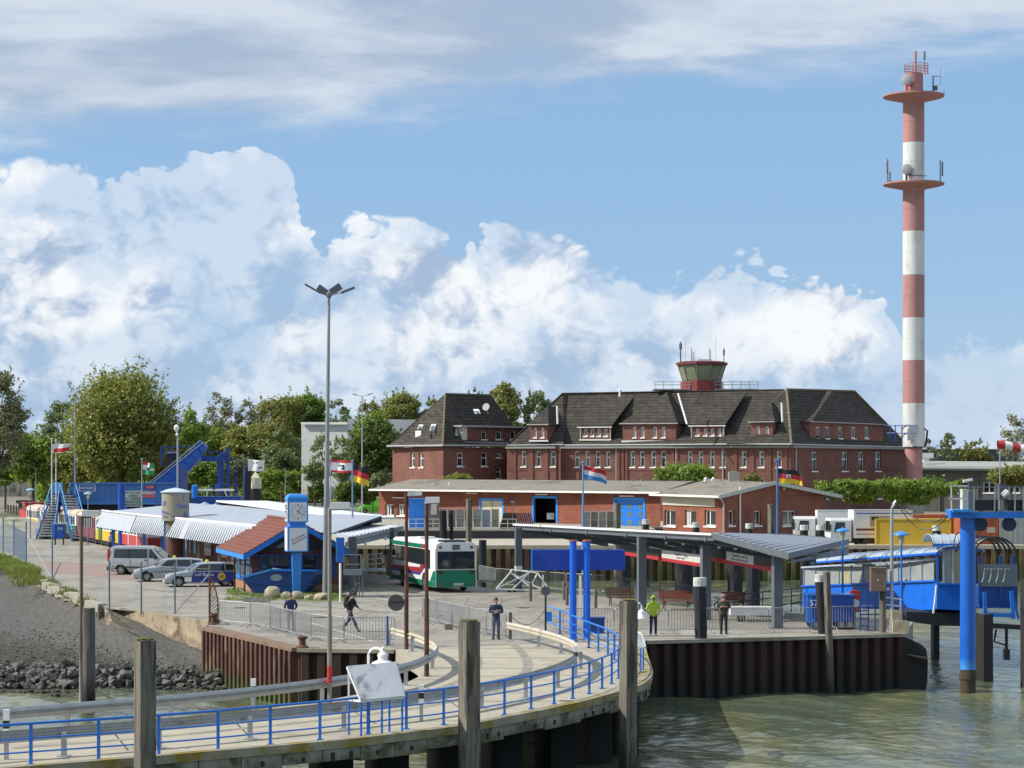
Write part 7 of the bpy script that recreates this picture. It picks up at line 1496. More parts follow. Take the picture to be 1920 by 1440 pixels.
g=G(1390,1166);mb=MB();mb.bx(-.3,2.2,0,1.0,.30,.68);o=single(mb,'white_crate_boat',WHITEDIRTY,'white covered cart or crate behind the crowd barrier at the end column','crate',(g.x-.2,g.y,0));mb=MB();[wheel(o,x,.2,.2,.12,-1) for x in (.2,1.9)]
# ------------------------------------------------ covered gangway on the right
cg=thing('covered_gangway','blue covered gangway with curved glazed roof and misty side windows','gangway',P(1505,1150,117));BG_=mat('gangway_blue',(.005,.15,.70),.35,var=.05,coat=.2)
PANE=mat('misty_pane',(.34,.36,.35),.25,var=.10,sc=.8,col2=(.27,.29,.28),f2=(.5,.62),sc2=.8);PANE2=mat('amber_pane',(.42,.38,.20),.3,var=.1)
Yc_=116.0
Yg_=lambda x: 127-19*(x-1505)/252
def PG(x,y,o=0.0): p=P(x,y,Yg_(x));return p+Vector((-o*.98,-o*.17,0))
def quadP(a,b,c,d,Y=Yc_): return [P(*a,Y),P(*b,Y),P(*c,Y),P(*d,Y)]
BK=Vector((2.3,.4,0))
mb=MB();mb.extr([PG(1505,1139),PG(1757,1142),PG(1757,1089),PG(1505,1099)],(.08,.01,0));mb.extr([PG(1505,1139)+BK,PG(1757,1142)+BK,PG(1757,1089)+BK,PG(1505,1099)+BK],(.08,.01,0));mb.face([PG(1505,1138),PG(1757,1141),PG(1757,1141)+BK,PG(1505,1138)+BK]);mb.build('side_wall',BG_,cg,world=True,kind='stuff')
PM=mat('pale_mullion',(.42,.50,.58),.4)
for k in range(11):
    t0,t1=k/11,(k+1)/11;xl_,xr_=1508+244*t0+.7,1508+244*t1-1.2;yt0,yt1=1064-16*t0,1064-16*t1;yb0,yb1=1099-10*t0,1099-10*t1
    mb=MB();mb.extr([PG(xl_,yb0-1),PG(xr_,yb1-1),PG(xr_,yt1+1),PG(xl_,yt0+1)],(.02,0,0));mb.build('pane',PANE2 if k in (3,) else PANE,cg,world=True)
    mb=MB();mb.bar(PG(xl_-1,yb0,.03),PG(xl_-1,yt0-1,.03),.07,.07);mb.build('mullion',PM,cg,world=True)
    if k % 2 == 0: x=xl_+6;mb=MB();mb.bar(PG(x,1140,.05),PG(x,yb0+1,.05),.08,.05);mb.build('wall_rib',BG_,cg,world=True)
for y0,y1,m in ((1064,1048,PM),(1099,1089,BG_),(1139,1142,BG_)): mb=MB();mb.bar(PG(1505,y0,.06),PG(1757,y1,.06),.10,.09);mb.build('long_rail',m,cg,world=True)
def barrel(root,x0,y0,x1,y1,rise,n,Y=Yc_,dep=2.4,m=None,nm='roof_panel',PF=None):
    RP=m or mat('roof_glazing',(.36,.42,.47),.15,var=.10,sc=1.0,col2=(.28,.34,.41),f2=(.5,.6),sc2=.6)
    def arc(x,y):
        a=PF(x,y) if PF else P(x,y,Y);h=rise*a.y/F;dv=Vector((.98,.17,0)) if PF else Vector((0,1,0))
        return [a+dv*(dep/2-dep/2*cos(pi*j/10)-.05)+Vector((0,0,h*sin(pi*j/10))) for j in range(11)]
    for k in range(n):
        a0=arc(x0+(x1-x0)*(k+.04)/n,y0+(y1-y0)*(k+.04)/n);a1=arc(x0+(x1-x0)*(k+.96)/n,y0+(y1-y0)*(k+.96)/n);mb=MB();mb.loft([a0,a1]);mb.build(nm,RP,root,world=True,smooth=True)
    for k in range(n+1): a0=arc(x0+(x1-x0)*k/n,y0+(y1-y0)*k/n);mb=MB();mb.path([p+Vector((0,0,.02)) for p in a0],.022,6);mb.build('roof_rib',PM if m is None else DARK,root,world=True)
    mb=MB();mb.bar(arc(x0,y0)[0]+Vector((0,-.03,-.03)),arc(x1,y1)[0]+Vector((0,-.03,-.03)),.1,.1);mb.build('eave_rail',BG_,root,world=True)
barrel(cg,1532,1054,1768,1036,13,9,PF=lambda x,y: PG(x,y,.25))
for x in (1548,1598,1650,1703,1752): mb=MB();y=1054+(x-1532)*(-18/238);mb.bar(PG(x,y,.05),PG(x,y+12,.05),.07,.07);mb.build('roof_post',BG_,cg,world=True)
c2=thing('covered_gangway','taller blue gangway section with tall misty panes left of the blue column','gangway',P(1770,1142,107));Y2=107.5
mb=MB();mb.extr(quadP((1757,1142),(1830,1146),(1830,1099),(1757,1094),Y2),(0,2.6,0));mb.build('side_wall',BG_,c2,world=True)
for k,x in enumerate((1771,1789,1807)): mb=MB();mb.extr(quadP((x,1093),(x+16,1094),(x+16,1028),(x,1028),Y2),(0,.03,0));mb.build('pane',PANE2 if k == 1 else PANE,c2,world=True)
for x in (1758,1769,1787,1806,1824): mb=MB();mb.bar(P(x,1096,Y2-.03),P(x,1026,Y2-.03),.08,.08);mb.build('mullion',BG_ if x < 1765 else PM,c2,world=True)
for y in (1027,1095): mb=MB();mb.bar(P(1757,y,Y2-.04),P(1830,y+1,Y2-.04),.09,.09);mb.build('long_rail',BG_,c2,world=True)
barrel(c2,1750,1020,1812,1020,16,4,Y2,2.8)
mb=MB();mb.path([P(1756,1097,Y2-.2),P(1754,1120,Y2-.2),P(1750,1150,Y2-.2)],.05);mb.build('hanging_pipe',WHITE,c2,world=True)
mb=MB();mb.extr(quadP((1700,1165),(1757,1173),(1835,1175),(1835,1150),Y2+.5)+[P(1700,1147,Y2+.5)],(0,3.5,0));mb.build('float',mat('pontoon_black',(.02,.022,.026),.6,var=.3),c2,world=True)
mb=MB();mb.bx(P(1752,0,112).x,P(1763,0,112).x,112.2,113,WZ-.5,P(0,1165,112).z);mb.build('pontoon_leg',DARK,c2,world=True)
c3=thing('ferry_ramp','dark blue hoistable passenger ramp with black hooped roof right of the blue column','passenger ramp',P(1850,1140,104));Y3=103
barrel(c3,1812,1030,1812.1,1030,30,1,Y3,3.0,m=GLASSL)
for k in range(5):
    c=P(1866-k*9,1040-k*1.0,Y3+k*.8);R_=34*Y3/F;mb=MB();mb.path([c+Vector((R_*1.15*cos(pi*j/12),0,R_*.95*sin(pi*j/12))) for j in range(13)],.05,6);mb.build('roof_hoop',DARK,c3,world=True)
    if k < 4:
        c_b=P(1866-(k+1)*9,1040-(k+1),Y3+(k+1)*.8);mb=MB();mb.loft([[q_+Vector((R_*1.12*cos(pi*j/12),0,R_*.92*sin(pi*j/12))) for j in range(4,10)] for q_ in (c,c_b)]);mb.build('roof_panel',PANE,c3,world=True)
for x in (1837,1876,1900): mb=MB();mb.bar(P(x,1042,Y3),P(x,1130,Y3),.14,.14);mb.build('post',BLUEDARK,c3,world=True)
mb=MB();mb.extr(quadP((1836,1140),(1908,1140),(1908,1100),(1836,1100),Y3),(0,2.5,0));mb.build('apron',mat('apron_blue',(.006,.06,.28),.45,var=.1),c3,world=True)
mb=MB();mb.extr(quadP((1834,1100),(1908,1100),(1908,1058),(1834,1058),Y3-.1),(0,.03,0));mb.build('glass_screen',glassmat('screen_glass',(.09,.12,.14),.1),c3,world=True)
for k in range(4): x=1846+k*13;mb=MB();mb.path([P(x-5,1092,Y3-.2),P(x-2,1085,Y3-.2),P(x,1066,Y3-.2),P(x+8,1068,Y3-.2)],.03,6);mb.build('chute_rail',GALV,c3,world=True)
for (a,b,c,d,w__) in ((1846,1110,1848,1165,.16),(1896,1108,1900,1160,.16),(1846,1152,1900,1154,.18),(1834,1172,1915,1176,.22),(1900,1120,1910,1160,.1)): mb=MB();mb.bar(P(a,b,Y3-1),P(c,d,Y3-1),w__,w__);mb.build('hoist_frame',BLUE if d < 1170 else DARK,c3,world=True)
mb=MB();mb.path([P(1868,1180,Y3-1),P(1864,1203,Y3-1),P(1884,1209,Y3-1)],.05);mb.bar(P(1887,1176,Y3-1),P(1887,1218,Y3-1),.12,.12);mb.build('hook_arm',DARK,c3,world=True,kind='stuff');mb=MB();a,b=P(1882,1237,Y3-1),P(1892,1217,Y3-1);mb.bx(a.x,b.x,Y3-1.2,Y3-.8,a.z,b.z);mb.build('counterweight',DARK,c3,world=True)
# big blue column and the gantry on it
Yb=95.7;kb=Yb/F;gc=thing('blue_gantry','thick bright blue steel column with a railed machine platform on top','gantry',(P(1814.5,0,Yb).x,Yb,-3.5));X0=P(1814.5,0,Yb).x
zb=lambda y: H-(y-HY)*kb
mb=MB();mb.tube((X0,Yb,zb(1256)),(X0,Yb,zb(968)),14.3*kb,n=32);mb.build('column',mat('column_blue',(.008,.125,.56),.35,var=.06,coat=.2,grad=(-1.4,-.9,(.05,.30,.72))),gc,world=True,smooth=True)
mb=MB();mb.lathe((X0,Yb,0),[(14.6*kb,-3.5),(14.8*kb,zb(1275)),(16.5*kb,zb(1273)),(16.5*kb,zb(1266)),(15*kb,zb(1262)),(15*kb,zb(1255))],24);mb.build('column_foot',mat('foot_rust',(.06,.045,.03),.9,var=.4,sc=4,bump=.6),gc,world=True,smooth=True)
for (x0,x1,y0,y1,d0,d1,m) in ((1778,1819,971,957,-.6,.5,BLUE),(1819,1945,971,960,-.5,.6,BLUE),(1780,1818,960,955,-.8,.8,BLUELIGHT)):
    a,b=P(x0,y0,Yb),P(x1,y1,Yb);mb=MB();mb.bx(a.x,b.x,Yb+d0,Yb+d1,a.z,b.z);mb.build('platform_beam',m,gc,world=True)
for (x0,x1,y0,y1,m,nm) in ((1802,1813,957,917,mat('cream_cabinet',(.55,.58,.48),.5),'cabinet'),(1813,1822,955,921,STEEL,'cabinet'),(1829,1868,957,937,DARK,'machine_housing'),(1886,1916,957,937,DARK,'machine_housing'),(1872,1886,937,907,mat('dark_purple',(.06,.05,.08),.6),'motor_box'),(1868,1920,959,955,STEEL,'deck_grating')):
    a,b=P(x0,y0,Yb),P(x1,y1,Yb);mb=MB();mb.bx(a.x,b.x,Yb-.3,Yb+.4,a.z,b.z);mb.build(nm,m,gc,world=True)
for x in (1799,1810,1826,1865,1872,1903,1919): mb=MB();mb.bar(P(x,957,Yb-.5),P(x,913,Yb-.5),.05,.05);mb.build('railing_post',GALV if x != 1799 else STEEL,gc,world=True)
for y in (913,934): mb=MB();mb.bar(P(1800,y,Yb-.5),P(1925,y,Yb-.5),.04,.04);mb.build('handrail',STEEL,gc,world=True)
for (a,b,c,d) in ((1780,911,1815,911),(1780,935,1815,935),(1784,911,1784,957)): mb=MB();mb.bar(P(a,b,Yb-.8),P(c,d,Yb-.8),.05,.05);mb.build('handrail',WHITEDIRTY,gc,world=True)
mb=MB();mb.bar(P(1806,902,Yb),P(1823,899,Yb),.2,.1);mb.build('floodlight',WHITE,gc,world=True);mb=MB();mb.tube(P(1880,930,Yb-.4),P(1890,922,Yb-.4),.12,.16,10);mb.build('spotlight',WHITEDIRTY,gc,world=True)
for x in (1838,1892): c=P(x,983,Yb);mb=MB();mb.tube(c+Vector((0,-.1,0)),c+Vector((0,.1,0)),.30,n=18);mb.build('cable_drum',mat('drum_blue',(.01,.03,.08),.4),gc,world=True)
for (x,w__,y0,y1,l) in ((1845,27,1150,1310,'dark square steel pile behind the big blue column'),(1922,14,1085,1320,'dark steel pile cut off by the right picture edge')):
    pile(l,x,y0,w__,101 if x < 1900 else 98,m=mat('pile_dark_steel',(.02,.018,.018),.7,var=.3),group='dark gantry piles')
# windsock
Yw=150;ws_=thing('windsock','red and white striped windsock on a thin mast at the right edge','windsock',(P(1870.5,0,Yw).x,Yw,0));kw=Yw/F;zw=lambda y: H-(y-HY)*kw
mb=MB();mb.tube((P(1925,0,Yw).x-P(1870.5,0,Yw).x,0,0),(P(1925,0,Yw).x-P(1870.5,0,Yw).x,0,zw(838)),.06);mb.build('mast',GALV,ws_)
axp=[(0,833.5,8),(9,834,8.2),(13,834.5,8.2),(22,836,8),(27,837,7.8),(38,840,8),(42,841,8),(56,844,8.6)]
for i,(j0,j1,m) in enumerate(((0,2,REDP),(2,4,WHITE),(4,6,REDP),(6,7,WHITE))):
    mb=MB();rows=[[(axp[j][0]*kw,axp[j][2]*kw*cos(2*pi*q_/16),zw(axp[j][1])+axp[j][2]*kw*sin(2*pi*q_/16)) for q_ in range(16)] for j in range(j0,j1+1)];mb.loft(rows,closed=True);mb.build('stripe_section',m,ws_,smooth=True)
q=P(1872,845,96.5);mb=MB();mb.tube((0,0,0),(0,0,q.z-5.3),.025,n=6);single(mb,'whip_antenna',GALV,'thin whip antenna rising from the gantry platform in front of the windsock','antenna',(q.x,96.2,5.25))
# ------------------------------------------------ kiosk
ka=G(472,1110);KR=atan2(.27,.96)
kk=thing('kiosk','small brick kiosk with red tiled gable roof and bright blue fascia boards','kiosk',ka,KR)  # x along the front, y back
KW,KL_,EV,RG=5.2,9.6,2.42,3.95
mb=MB();mb.extr([(0,0,0),(KW,0,0),(KW,0,EV),(KW/2,0,RG-.25),(0,0,EV)],(0,KL_,0));mb.build('wall',brickmat('kiosk_brick',(.20,.075,.05),(.14,.05,.035),(.15,.12,.10)),kk)
mb=MB();mb.bx(-.03,.0,.0,KL_,.02,.45);mb.bx(-.0,KW,-.03,0,.02,.35);mb.build('plinth',mat('plinth_tan',(.33,.17,.10),.9,var=.2),kk,kind='stuff')
for y0 in (.35,2.2,4.1,6.2):   # windows of the sunny long side
    mb=MB();mb.bx(-.06,-.005,y0,y0+1.25,.55,2.25);f_=mb.build('window',BLUELIGHT,kk)
    for a in (.12,.70): mb=MB();mb.bx(-.075,-.06,y0+a,y0+a+.44,.85,2.12);mb.build('pane',GLASSL,f_)
mb=MB();mb.bx(.45,KW-.35,-.06,-.004,.75,2.15);f_=mb.build('window',BLUEDARK,kk)
for a in range(5):
    x0=.55+a*.83;mb=MB();mb.bx(x0,x0+.70,-.075,-.06,.85,2.05);mb.build('pane',GLASS if a % 2 else glassmat('kiosk_glass',(.06,.07,.04),.08),f_)
mb=MB();mb.extr([(.5,-.012,2.4),(KW-.5,-.012,2.4),(KW/2,-.012,RG-.35)],(0,-.02,0));mb.build('gable_panel',mat('gable_dark',(.03,.035,.04),.6),kk)
mb=MB();mb.extr([(1.3,-.04,2.5),(2.2,-.04,2.6),(2.25,-.04,3.15)],(0,-.015,0));mb.build('gable_glass',GLASSL,kk)
TILE=mat('red_roof_tile',(.185,.058,.040),.8,var=.3,sc=3,bump=.3,col2=(.12,.042,.03),f2=(.45,.7),sc2=1.2)
ov=.62;fo=1.0
for s in (0,1):
    e=Vector((-ov if s == 0 else KW+ov,0,EV-.22));r=Vector((KW/2,0,RG+.1));n_rows=11
    for k in range(n_rows):
        a,b=e.lerp(r,k/n_rows),e.lerp(r,(k+1.08)/n_rows);up=Vector((0,0,.055));mb=MB()
        mb.add([(a.x,-fo,a.z),(a.x,KL_+.3,a.z),(b.x,KL_+.3,b.z-.01),(b.x,-fo,b.z-.01),(a.x,-fo,a.z+.075),(a.x,KL_+.3,a.z+.075),(b.x,KL_+.3,b.z+.02),(b.x,-fo,b.z+.02)],[(3,2,1,0) if s == 0 else (0,1,2,3),(4,5,6,7) if s == 0 else (7,6,5,4),(0,1,5,4),(1,2,6,5),(2,3,7,6),(3,0,4,7)]);mb.build('tile_course',TILE,kk)
    mb=MB();q0,q1=e+Vector((0,-fo-.02,-.02)),r+Vector((0,-fo-.02,-.02));mb.extr([q0+Vector((0,0,-.30)),q1+Vector((0,0,-.30)),q1,q0],(0,.05,0));mb.build('barge_board',BLUE,kk)
    mb=MB();mb.bx(e.x-.02,e.x+.04,-fo,KL_+.3,e.z-.28,e.z-.01);mb.build('fascia_board',BLUELIGHT,kk)
mb=MB();mb.bx(-ov,KW+ov,-fo+.1,-.01,EV-.30,EV-.26);mb.build('porch_soffit',mat('blue_soffit',(.02,.05,.16),.6),kk)
mb=MB();mb.path([(KW/2,-fo,RG+.16),(KW/2,KL_+.3,RG+.16)],.10,8);mb.build('ridge_tile',TILE,kk)
for x,y,m in ((-.5,-.6,TRIM),(-.55,3.0,TRIM)): mb=MB();mb.tube((x,y,0),(x,y,EV-.25),.045,n=8);mb.build('post',m,kk)
# white post and blue panel beside the kiosk
g=G(638,1128);mb=MB();mb.tube((0,0,0),(0,0,2.05),.06,n=8);single(mb,'white_post',WHITE,'slim white post at the right front corner of the kiosk','post',g)
g=G(637,1120);a,b=P(630,1054,g.y+.6),P(645,1008,g.y+.6);t=thing('blue_panel_sign','tall bright blue hanging panel under the corner of the corrugated canopy','sign panel',(a.x,a.y,a.z));mb=MB();mb.bx(0,b.x-a.x,0,.3,0,b.z-a.z);mb.build('panel',mat('panel_blue',(.01,.14,.62),.4,var=.05),t);mb=MB();mb.bx(-.01,.10,-.03,.31,0,b.z-a.z);mb.build('panel_edge',BLUELIGHT,t)
# clock column
g=G(556,1119);k=g.y/F;cc=thing('clock_column','blue four sided column clock with white advertising box below the dial','column clock',g,radians(14))
CBL=mat('clock_blue',(.015,.22,.68),.35,var=.06,coat=.3);CWH=mat('clock_panel_white',(.66,.67,.68),.4,var=.03)
S_=.56;z_=lambda y: (1119-y)*k
mb=MB();mb.extr([(-.28,-.22,0),(.28,-.22,0),(.28,.22,0),(-.28,.22,0)],(0,0,.01));mb.add([(x*a,y*a*.8,z) for z,a in ((0,.19),(z_(1036),.27)) for x,y in ((-1,-1),(1,-1),(1,1),(-1,1))],[(0,1,5,4),(1,2,6,5),(2,3,7,6),(3,0,4,7),(4,5,6,7)]);mb.build('column',CBL,cc)
mb=MB();mb.bx(-S_-.02,S_+.02,-S_-.02,S_+.02,z_(1034),z_(987));mb.build('advert_frame',CBL,cc)
mb=MB();mb.bx(-S_,S_,-S_,S_,z_(979),z_(934));mb.build('clock_case',CBL,cc)
mb=MB();mb.bx(-S_*.8,S_*.8,-S_*.8,S_*.8,z_(988),z_(978));mb.build('neck',CBL,cc)
mb=MB();n=8;rows=[]
for j in range(n+1):
    a=pi/2*j/n;r_=S_*1.03*(.45+.55*cos(a));zz_=z_(936)+.30*sin(a);rows.append([(x*r_,y*r_,zz_) for x,y in ((-1,-1),(1,-1),(1,1),(-1,1))])
mb.loft(rows,closed=True);mb.face(rows[-1]);mb.build('domed_cap',CBL,cc,smooth=True,angle=50)
def facerot(i): a=[0,-pi/2][i];return Matrix.Rotation(a,3,'Z')
for i in (0,1):
    R_=facerot(i);def_=lambda x,y,z: R_ @ Vector((x,y,z))
    mb=MB();mb.extr([def_(-.49,-S_-.012,z_(1032)),def_(.49,-S_-.012,z_(1032)),def_(.49,-S_-.012,z_(989.5)),def_(-.49,-S_-.012,z_(989.5))],def_(0,-.015,0));mb.build('advert_panel',CWH,cc)
    mb=MB();mb.extr([def_(-.48,-S_-.005,z_(977)),def_(.48,-S_-.005,z_(977)),def_(.48,-S_-.005,z_(941.5)),def_(-.48,-S_-.005,z_(941.5))],def_(0,-.015,0));df=mb.build('dial',CWH,cc)
    cz=z_(959.3);
    for h12 in range(12): a=pi/6*h12;r0,r1=(.30,.44);w_=.035 if h12 % 3 == 0 else .028;mb=MB();mb.bar(def_(sin(a)*r0,-S_-.026,cz+cos(a)*r0),def_(sin(a)*r1,-S_-.026,cz+cos(a)*r1),w_,.012);mb.build('hour_mark',DARK,df)
    for a,L_,w_ in ((radians(122),.36,.045),(radians(32),.40,.03)): mb=MB();mb.bar(def_(-sin(a)*.1,-S_-.036,cz-cos(a)*.1),def_(sin(a)*L_,-S_-.036,cz+cos(a)*L_),w_,.012);mb.build('clock_hand',DARK,df)
    ca,sa=cos(radians(27)),sin(radians(27));ux=def_(ca,0,sa);uz=def_(-sa,0,ca);GD=mat('print_dark_gold',(.14,.11,.02),.6)
    if i == 0:
        text('Zu vermieten',.155,def_(.0,-S_-.04,z_(1007)),ux,uz,GD,cc,depth=.004);text('0421/3065238',.145,def_(.05,-S_-.04,z_(1013)),ux,uz,GD,cc,depth=.004)
# blue skip
g=G(455,1121);sx=thing('skip','large blue sloping skip container with pale oval emblem in front of the kiosk','skip',G(480,1124));Yk=127.2
SB=mat('skip_blue',(.01,.065,.25),.5,var=.12,col2=(.008,.04,.15),f2=(.5,.7),sc2=1.0);Z_=lambda x,y,d=0: P(x,y,Yk+d)
side=[(454,1085),(484,1123),(560,1123),(592,1078),(590,1070),(508,1070)]
mb=MB();mb.extr([Z_(*p) for p in side],(.35,1.7,0));mb.build('body',SB,sx,world=True)
for a,b in (((452,1083),(507,1068.5)),((507,1068.5),(592,1070))): mb=MB();mb.bar(Z_(*a,-.05),Z_(*b,-.05),.16,.12);mb.build('rim',BLUELIGHT if a[0] < 500 else BLUE,sx,world=True)
mb=MB();mb.bar(Z_(462,1095,-.04),Z_(588,1096,-.04),.07,.05);mb.build('rib',SB,sx,world=True)
c=Z_(518,1083,-.03);mb=MB();mb.extr([c+Vector((.33*cos(a),0,.19*sin(a))) for a in [2*pi*j/24 for j in range(24)]],(0,-.02,0));mb.build('oval_emblem',mat('emblem_pale',(.30,.36,.40),.5),sx,world=True)
mb=MB();mb.extr([Z_(510,1069,.1),Z_(530,1071,.1),Z_(528,1069,1.0),Z_(512,1067,1.0)],(0,0,.08));mb.build('lid_sheet',mat('pale_lid',(.42,.48,.55),.4),sx,world=True)
# boulders
STONE=mat('tan_boulder',(.40,.34,.24),.9,var=.2,sc=3,bump=.5,bsc=6,grad=(-.05,.25,(.14,.14,.05)))
for i,(x,y,w,h,l) in enumerate(((511,1119,29,19,'largest angular tan boulder below the blue skip'),(536,1120,17,11,'small boulder behind the head of the man in blue'),(556,1121,24,13,'boulder in front of the clock column foot'),(579,1122,19,8,'low flat boulder between the clock column and the lamp post'),(603,1122,32,11,'long low boulder at the foot of the tall lamp post'))):
    g=G(x,y+2);k2=g.y/F;rnd=random.Random(60+i);bm=bmesh.new();bmesh.ops.create_icosphere(bm,subdivisions=2,radius=1)
    for v in bm.verts:
        n_=v.co.normalized();f=1+.16*sin(n_.x*4+i)*cos(n_.z*3+i*2)+rnd.uniform(-.06,.06);v.co=Vector((max(-.95,min(.95,n_.x*f))*w*k2/2*1.1,n_.y*f*w*k2/2*.8,max(-.5,min(.80,n_.z*f+.12*n_.x))*h*k2/.95))
    me=bpy.data.meshes.new('boulder');bm.to_mesh(me);bm.free();me.materials.append(STONE);me.shade_smooth();me.set_sharp_from_angle(angle=radians(28));o=bpy.data.objects.new('boulder',me);COL.objects.link(o);o.location=(g.x,g.y,h*k2*.30);tag(o,l,'boulder','boulders before the kiosk')
# advertising pillar
g=G(327,1066);k=g.y/F;ap=thing('advertising_pillar','round beige advertising pillar with blue print and pale conical cap','advertising pillar',g);z_=lambda y: (1066-y)*k
BEI=mat('pillar_beige',(.31,.28,.20),.7,var=.08)
mb=MB();mb.lathe((2*k,0,0),[(25.5*k,z_(976)),(25.5*k,z_(922))],32);mb.build('drum',BEI,ap,smooth=True);mb=MB();mb.lathe((1*k,0,0),[(18*k,z_(1010)),(18*k,z_(976)+.0)],28);mb.build('shaft',mat('pillar_tan',(.19,.16,.105),.8),ap,smooth=True)
mb=MB();mb.lathe((1*k,0,0),[(18*k,0),(18*k,z_(1010)-.002)],28);mb.build('lower_shaft',mat('pillar_brown',(.12,.05,.035),.8),ap,smooth=True)
mb=MB();mb.lathe((2*k,0,0),[(27.5*k,z_(924)),(28.5*k,z_(922)),(16*k,z_(917.5)),(1*k,z_(914.5))],32);mb.build('cap',mat('cap_pale',(.52,.60,.66),.4),ap,smooth=True,angle=20)
for s in (-1,1): mb=MB();mb.bx((1+s*18)*k-.06,(1+s*18)*k+.06,-.3,.0,0,z_(976));mb.build('blue_edge',BLUE,ap)
PB2=mat('print_blue',(.10,.16,.50),.6)
for x,y,s_,sz in ((311,949,'*',1.0),(347,932,'i',.7),(345,949,'Make',.42),(312,968,'Zeit',.3),(333,968,'Insel',.3),(349,966,'8',.6),(312,960,'Meer',.34)):
    a=math.asin(max(-.97,min(.97,(x-329)/25.5)));text(s_,sz,(2*k+sin(a)*25.9*k,-cos(a)*25.9*k,z_(y)),(cos(a),sin(a),0),(0,0,1),PB2,ap,depth=.006)
# ------------------------------------------------ station roofs
sr_=thing('station_roof','long pale grey station roof with corrugated white valance along the track','station roof',(-20,150,0))
near=[Vector(p) for p in ((-33.4,183,3.5),(-28.2,168.6,3.5),(-22,153.4,3.5),(-15.9,137.7,3.48),(-12.5,130.5,3.45),(-10.3,128.5,3.4))]
farp=[P(262,958,190),P(352,943.5,176),P(430,948,168),P(520,957,160),P(610,963,155),P(716,967,152)]
mb=MB();mb.loft([near,farp]);mb.loft([[p-Vector((0,0,.12)) for p in farp],[p-Vector((0,0,.12)) for p in near]]);mb.build('roof_sheet',mat('roof_blue_grey',(.36,.40,.45),.45,var=.06,sc=.3),sr_,world=True)
WV=mat('white_valance',(.42,.45,.49),.5,var=.05);
def line(p,q,n): return [p.lerp(q,i/n) for i in range(n+1)]
for i,(a,b) in enumerate(((near[0],near[1]),(near[1]+(near[2]-near[1])*.02,near[2]),(near[2],near[3]))):
    z0=Vector((0,0,-1.28));out_=Vector((-.5,-.2,0));mb=MB()
    a0,b0=Vector(a)+Vector((-.05,-.05,.05)),Vector(b)+Vector((-.05,-.05,.05));mb.extr([a0+z0+out_,b0+z0+out_,b0,a0],(.06,.03,0));mb.build('valance',WV,sr_,world=True)
    if i:
        L_=(b-a).length
        for t in [j/(L_/.62) for j in range(1,int(L_/.62))]: q=a0.lerp(b0,t)+Vector((-.035,-.02,0));mb=MB();mb.bar(q+Vector((0,0,-.12)),q+z0+out_,.07,.03);mb.build('valance_rib',mat('rib_grey',(.10,.12,.15),.5),sr_,world=True)
mb=MB();mb.bar(near[0]+Vector((-.1,0,.1)),near[1]+Vector((-.1,0,.1)),.12,.12);mb.bar(near[1]+Vector((-.1,0,.1)),near[4]+Vector((-.1,0,.1)),.14,.14);mb.build('roof_edge',WHITE,sr_,world=True)
for t in (0.1,1.0,1.35,1.7,2.0,2.35,2.7): i=int(t);p=near[i].lerp(near[i+1],t-i);mb=MB();mb.bar((p.x+.5,p.y+.2,0),(p.x+.5,p.y+.2,3.4),.2,.2);mb.build('column',BLUE if t < 1.5 else STEEL,sr_,world=True)
a,b=Vector((-24,165,0)),Vector((-12.6,138,0));mb=MB();mb.extr([a,b,b+Vector((0,0,3.2)),a+Vector((0,0,3.2))],(.2,.1,0));mb.build('rear_wall',BRICK,sr_,world=True)
for i in range(7):
    p=a.lerp(b,(i+.3)/7);q=a.lerp(b,(i+.75)/7);o=Vector((-.06,-.03,0));mb=MB();mb.extr([p+o+Vector((0,0,.9)),q+o+Vector((0,0,.9)),q+o+Vector((0,0,2.4)),p+o+Vector((0,0,2.4))],(-.03,0,0));w_=mb.build('window',GLASS,sr_,world=True)
s2=thing('clerestory_roof','second station roof with white edge and dark glazed band below it','station roof',P(500,955,162))
a,b=P(405,941,172),P(640,973,150);mb=MB();mb.extr([a,b,b+Vector((3.5,4,-.1)),a+Vector((3.5,4,-.1))],(0,0,.12));mb.build('roof_sheet',mat('bright_edge'),s2,world=True)
mb=MB();mb.extr([a+Vector((.2,.1,-.62)),b+Vector((.2,.1,-.62)),b+Vector((.2,.1,-.02)),a+Vector((.2,.1,-.02))],(.1,.2,0));mb.build('glazed_band',GLASS,s2,world=True)
for i in range(9): p=a.lerp(b,i/8)+Vector((.1,0,0));mb=MB();mb.bar(p+Vector((0,0,-.62)),p,.08,.08);mb.build('mullion',STEEL,s2,world=True)
mb=MB();mb.extr([P(640,962,166),P(716,964,170),P(714,968,152),P(655,984,150),P(632,974,152)],(0,0,-.1));mb.build('roof_sheet',mat('roof_blue_grey'),s2,world=True)
mb=MB();mb.extr([P(655,985,149.8),P(715,968,151.8),P(716,979,151.8),P(690,984,150.5)],(0,.2,0));mb.build('gable_panel',DARK,s2,world=True)
c2_=thing('corrugated_canopy','light corrugated metal canopy sloping over the bus lane beside the kiosk','canopy',G(663,1118))
qa,qb,qc,qd=P(622,1001,128),P(654,1007.5,127),P(755,986,149),P(646,981,158);mb=MB();mb.extr([qa,qb,qc,qd],(0,0,-.05));mb.build('roof_sheet',mat('corrugated_light',(.52,.56,.60),.4,var=.05),c2_,world=True)
for i in range(1,15): t=i/15;mb=MB();mb.bar(qa.lerp(qd,t)+Vector((0,0,.03)),qb.lerp(qc,t)+Vector((0,0,.03)),.10,.05);mb.build('corrugation',mat('corrugated_light'),c2_,world=True)
mb=MB();mb.bar(qb+Vector((0,0,-.12)),qc+Vector((0,0,-.12)),.14,.22);mb.build('edge_beam',STEEL,c2_,world=True)
mb=MB();mb.bar(P(650,1021,127.5),P(742,1000,146),.18,.26);mb.build('lower_beam',STEEL,c2_,world=True)
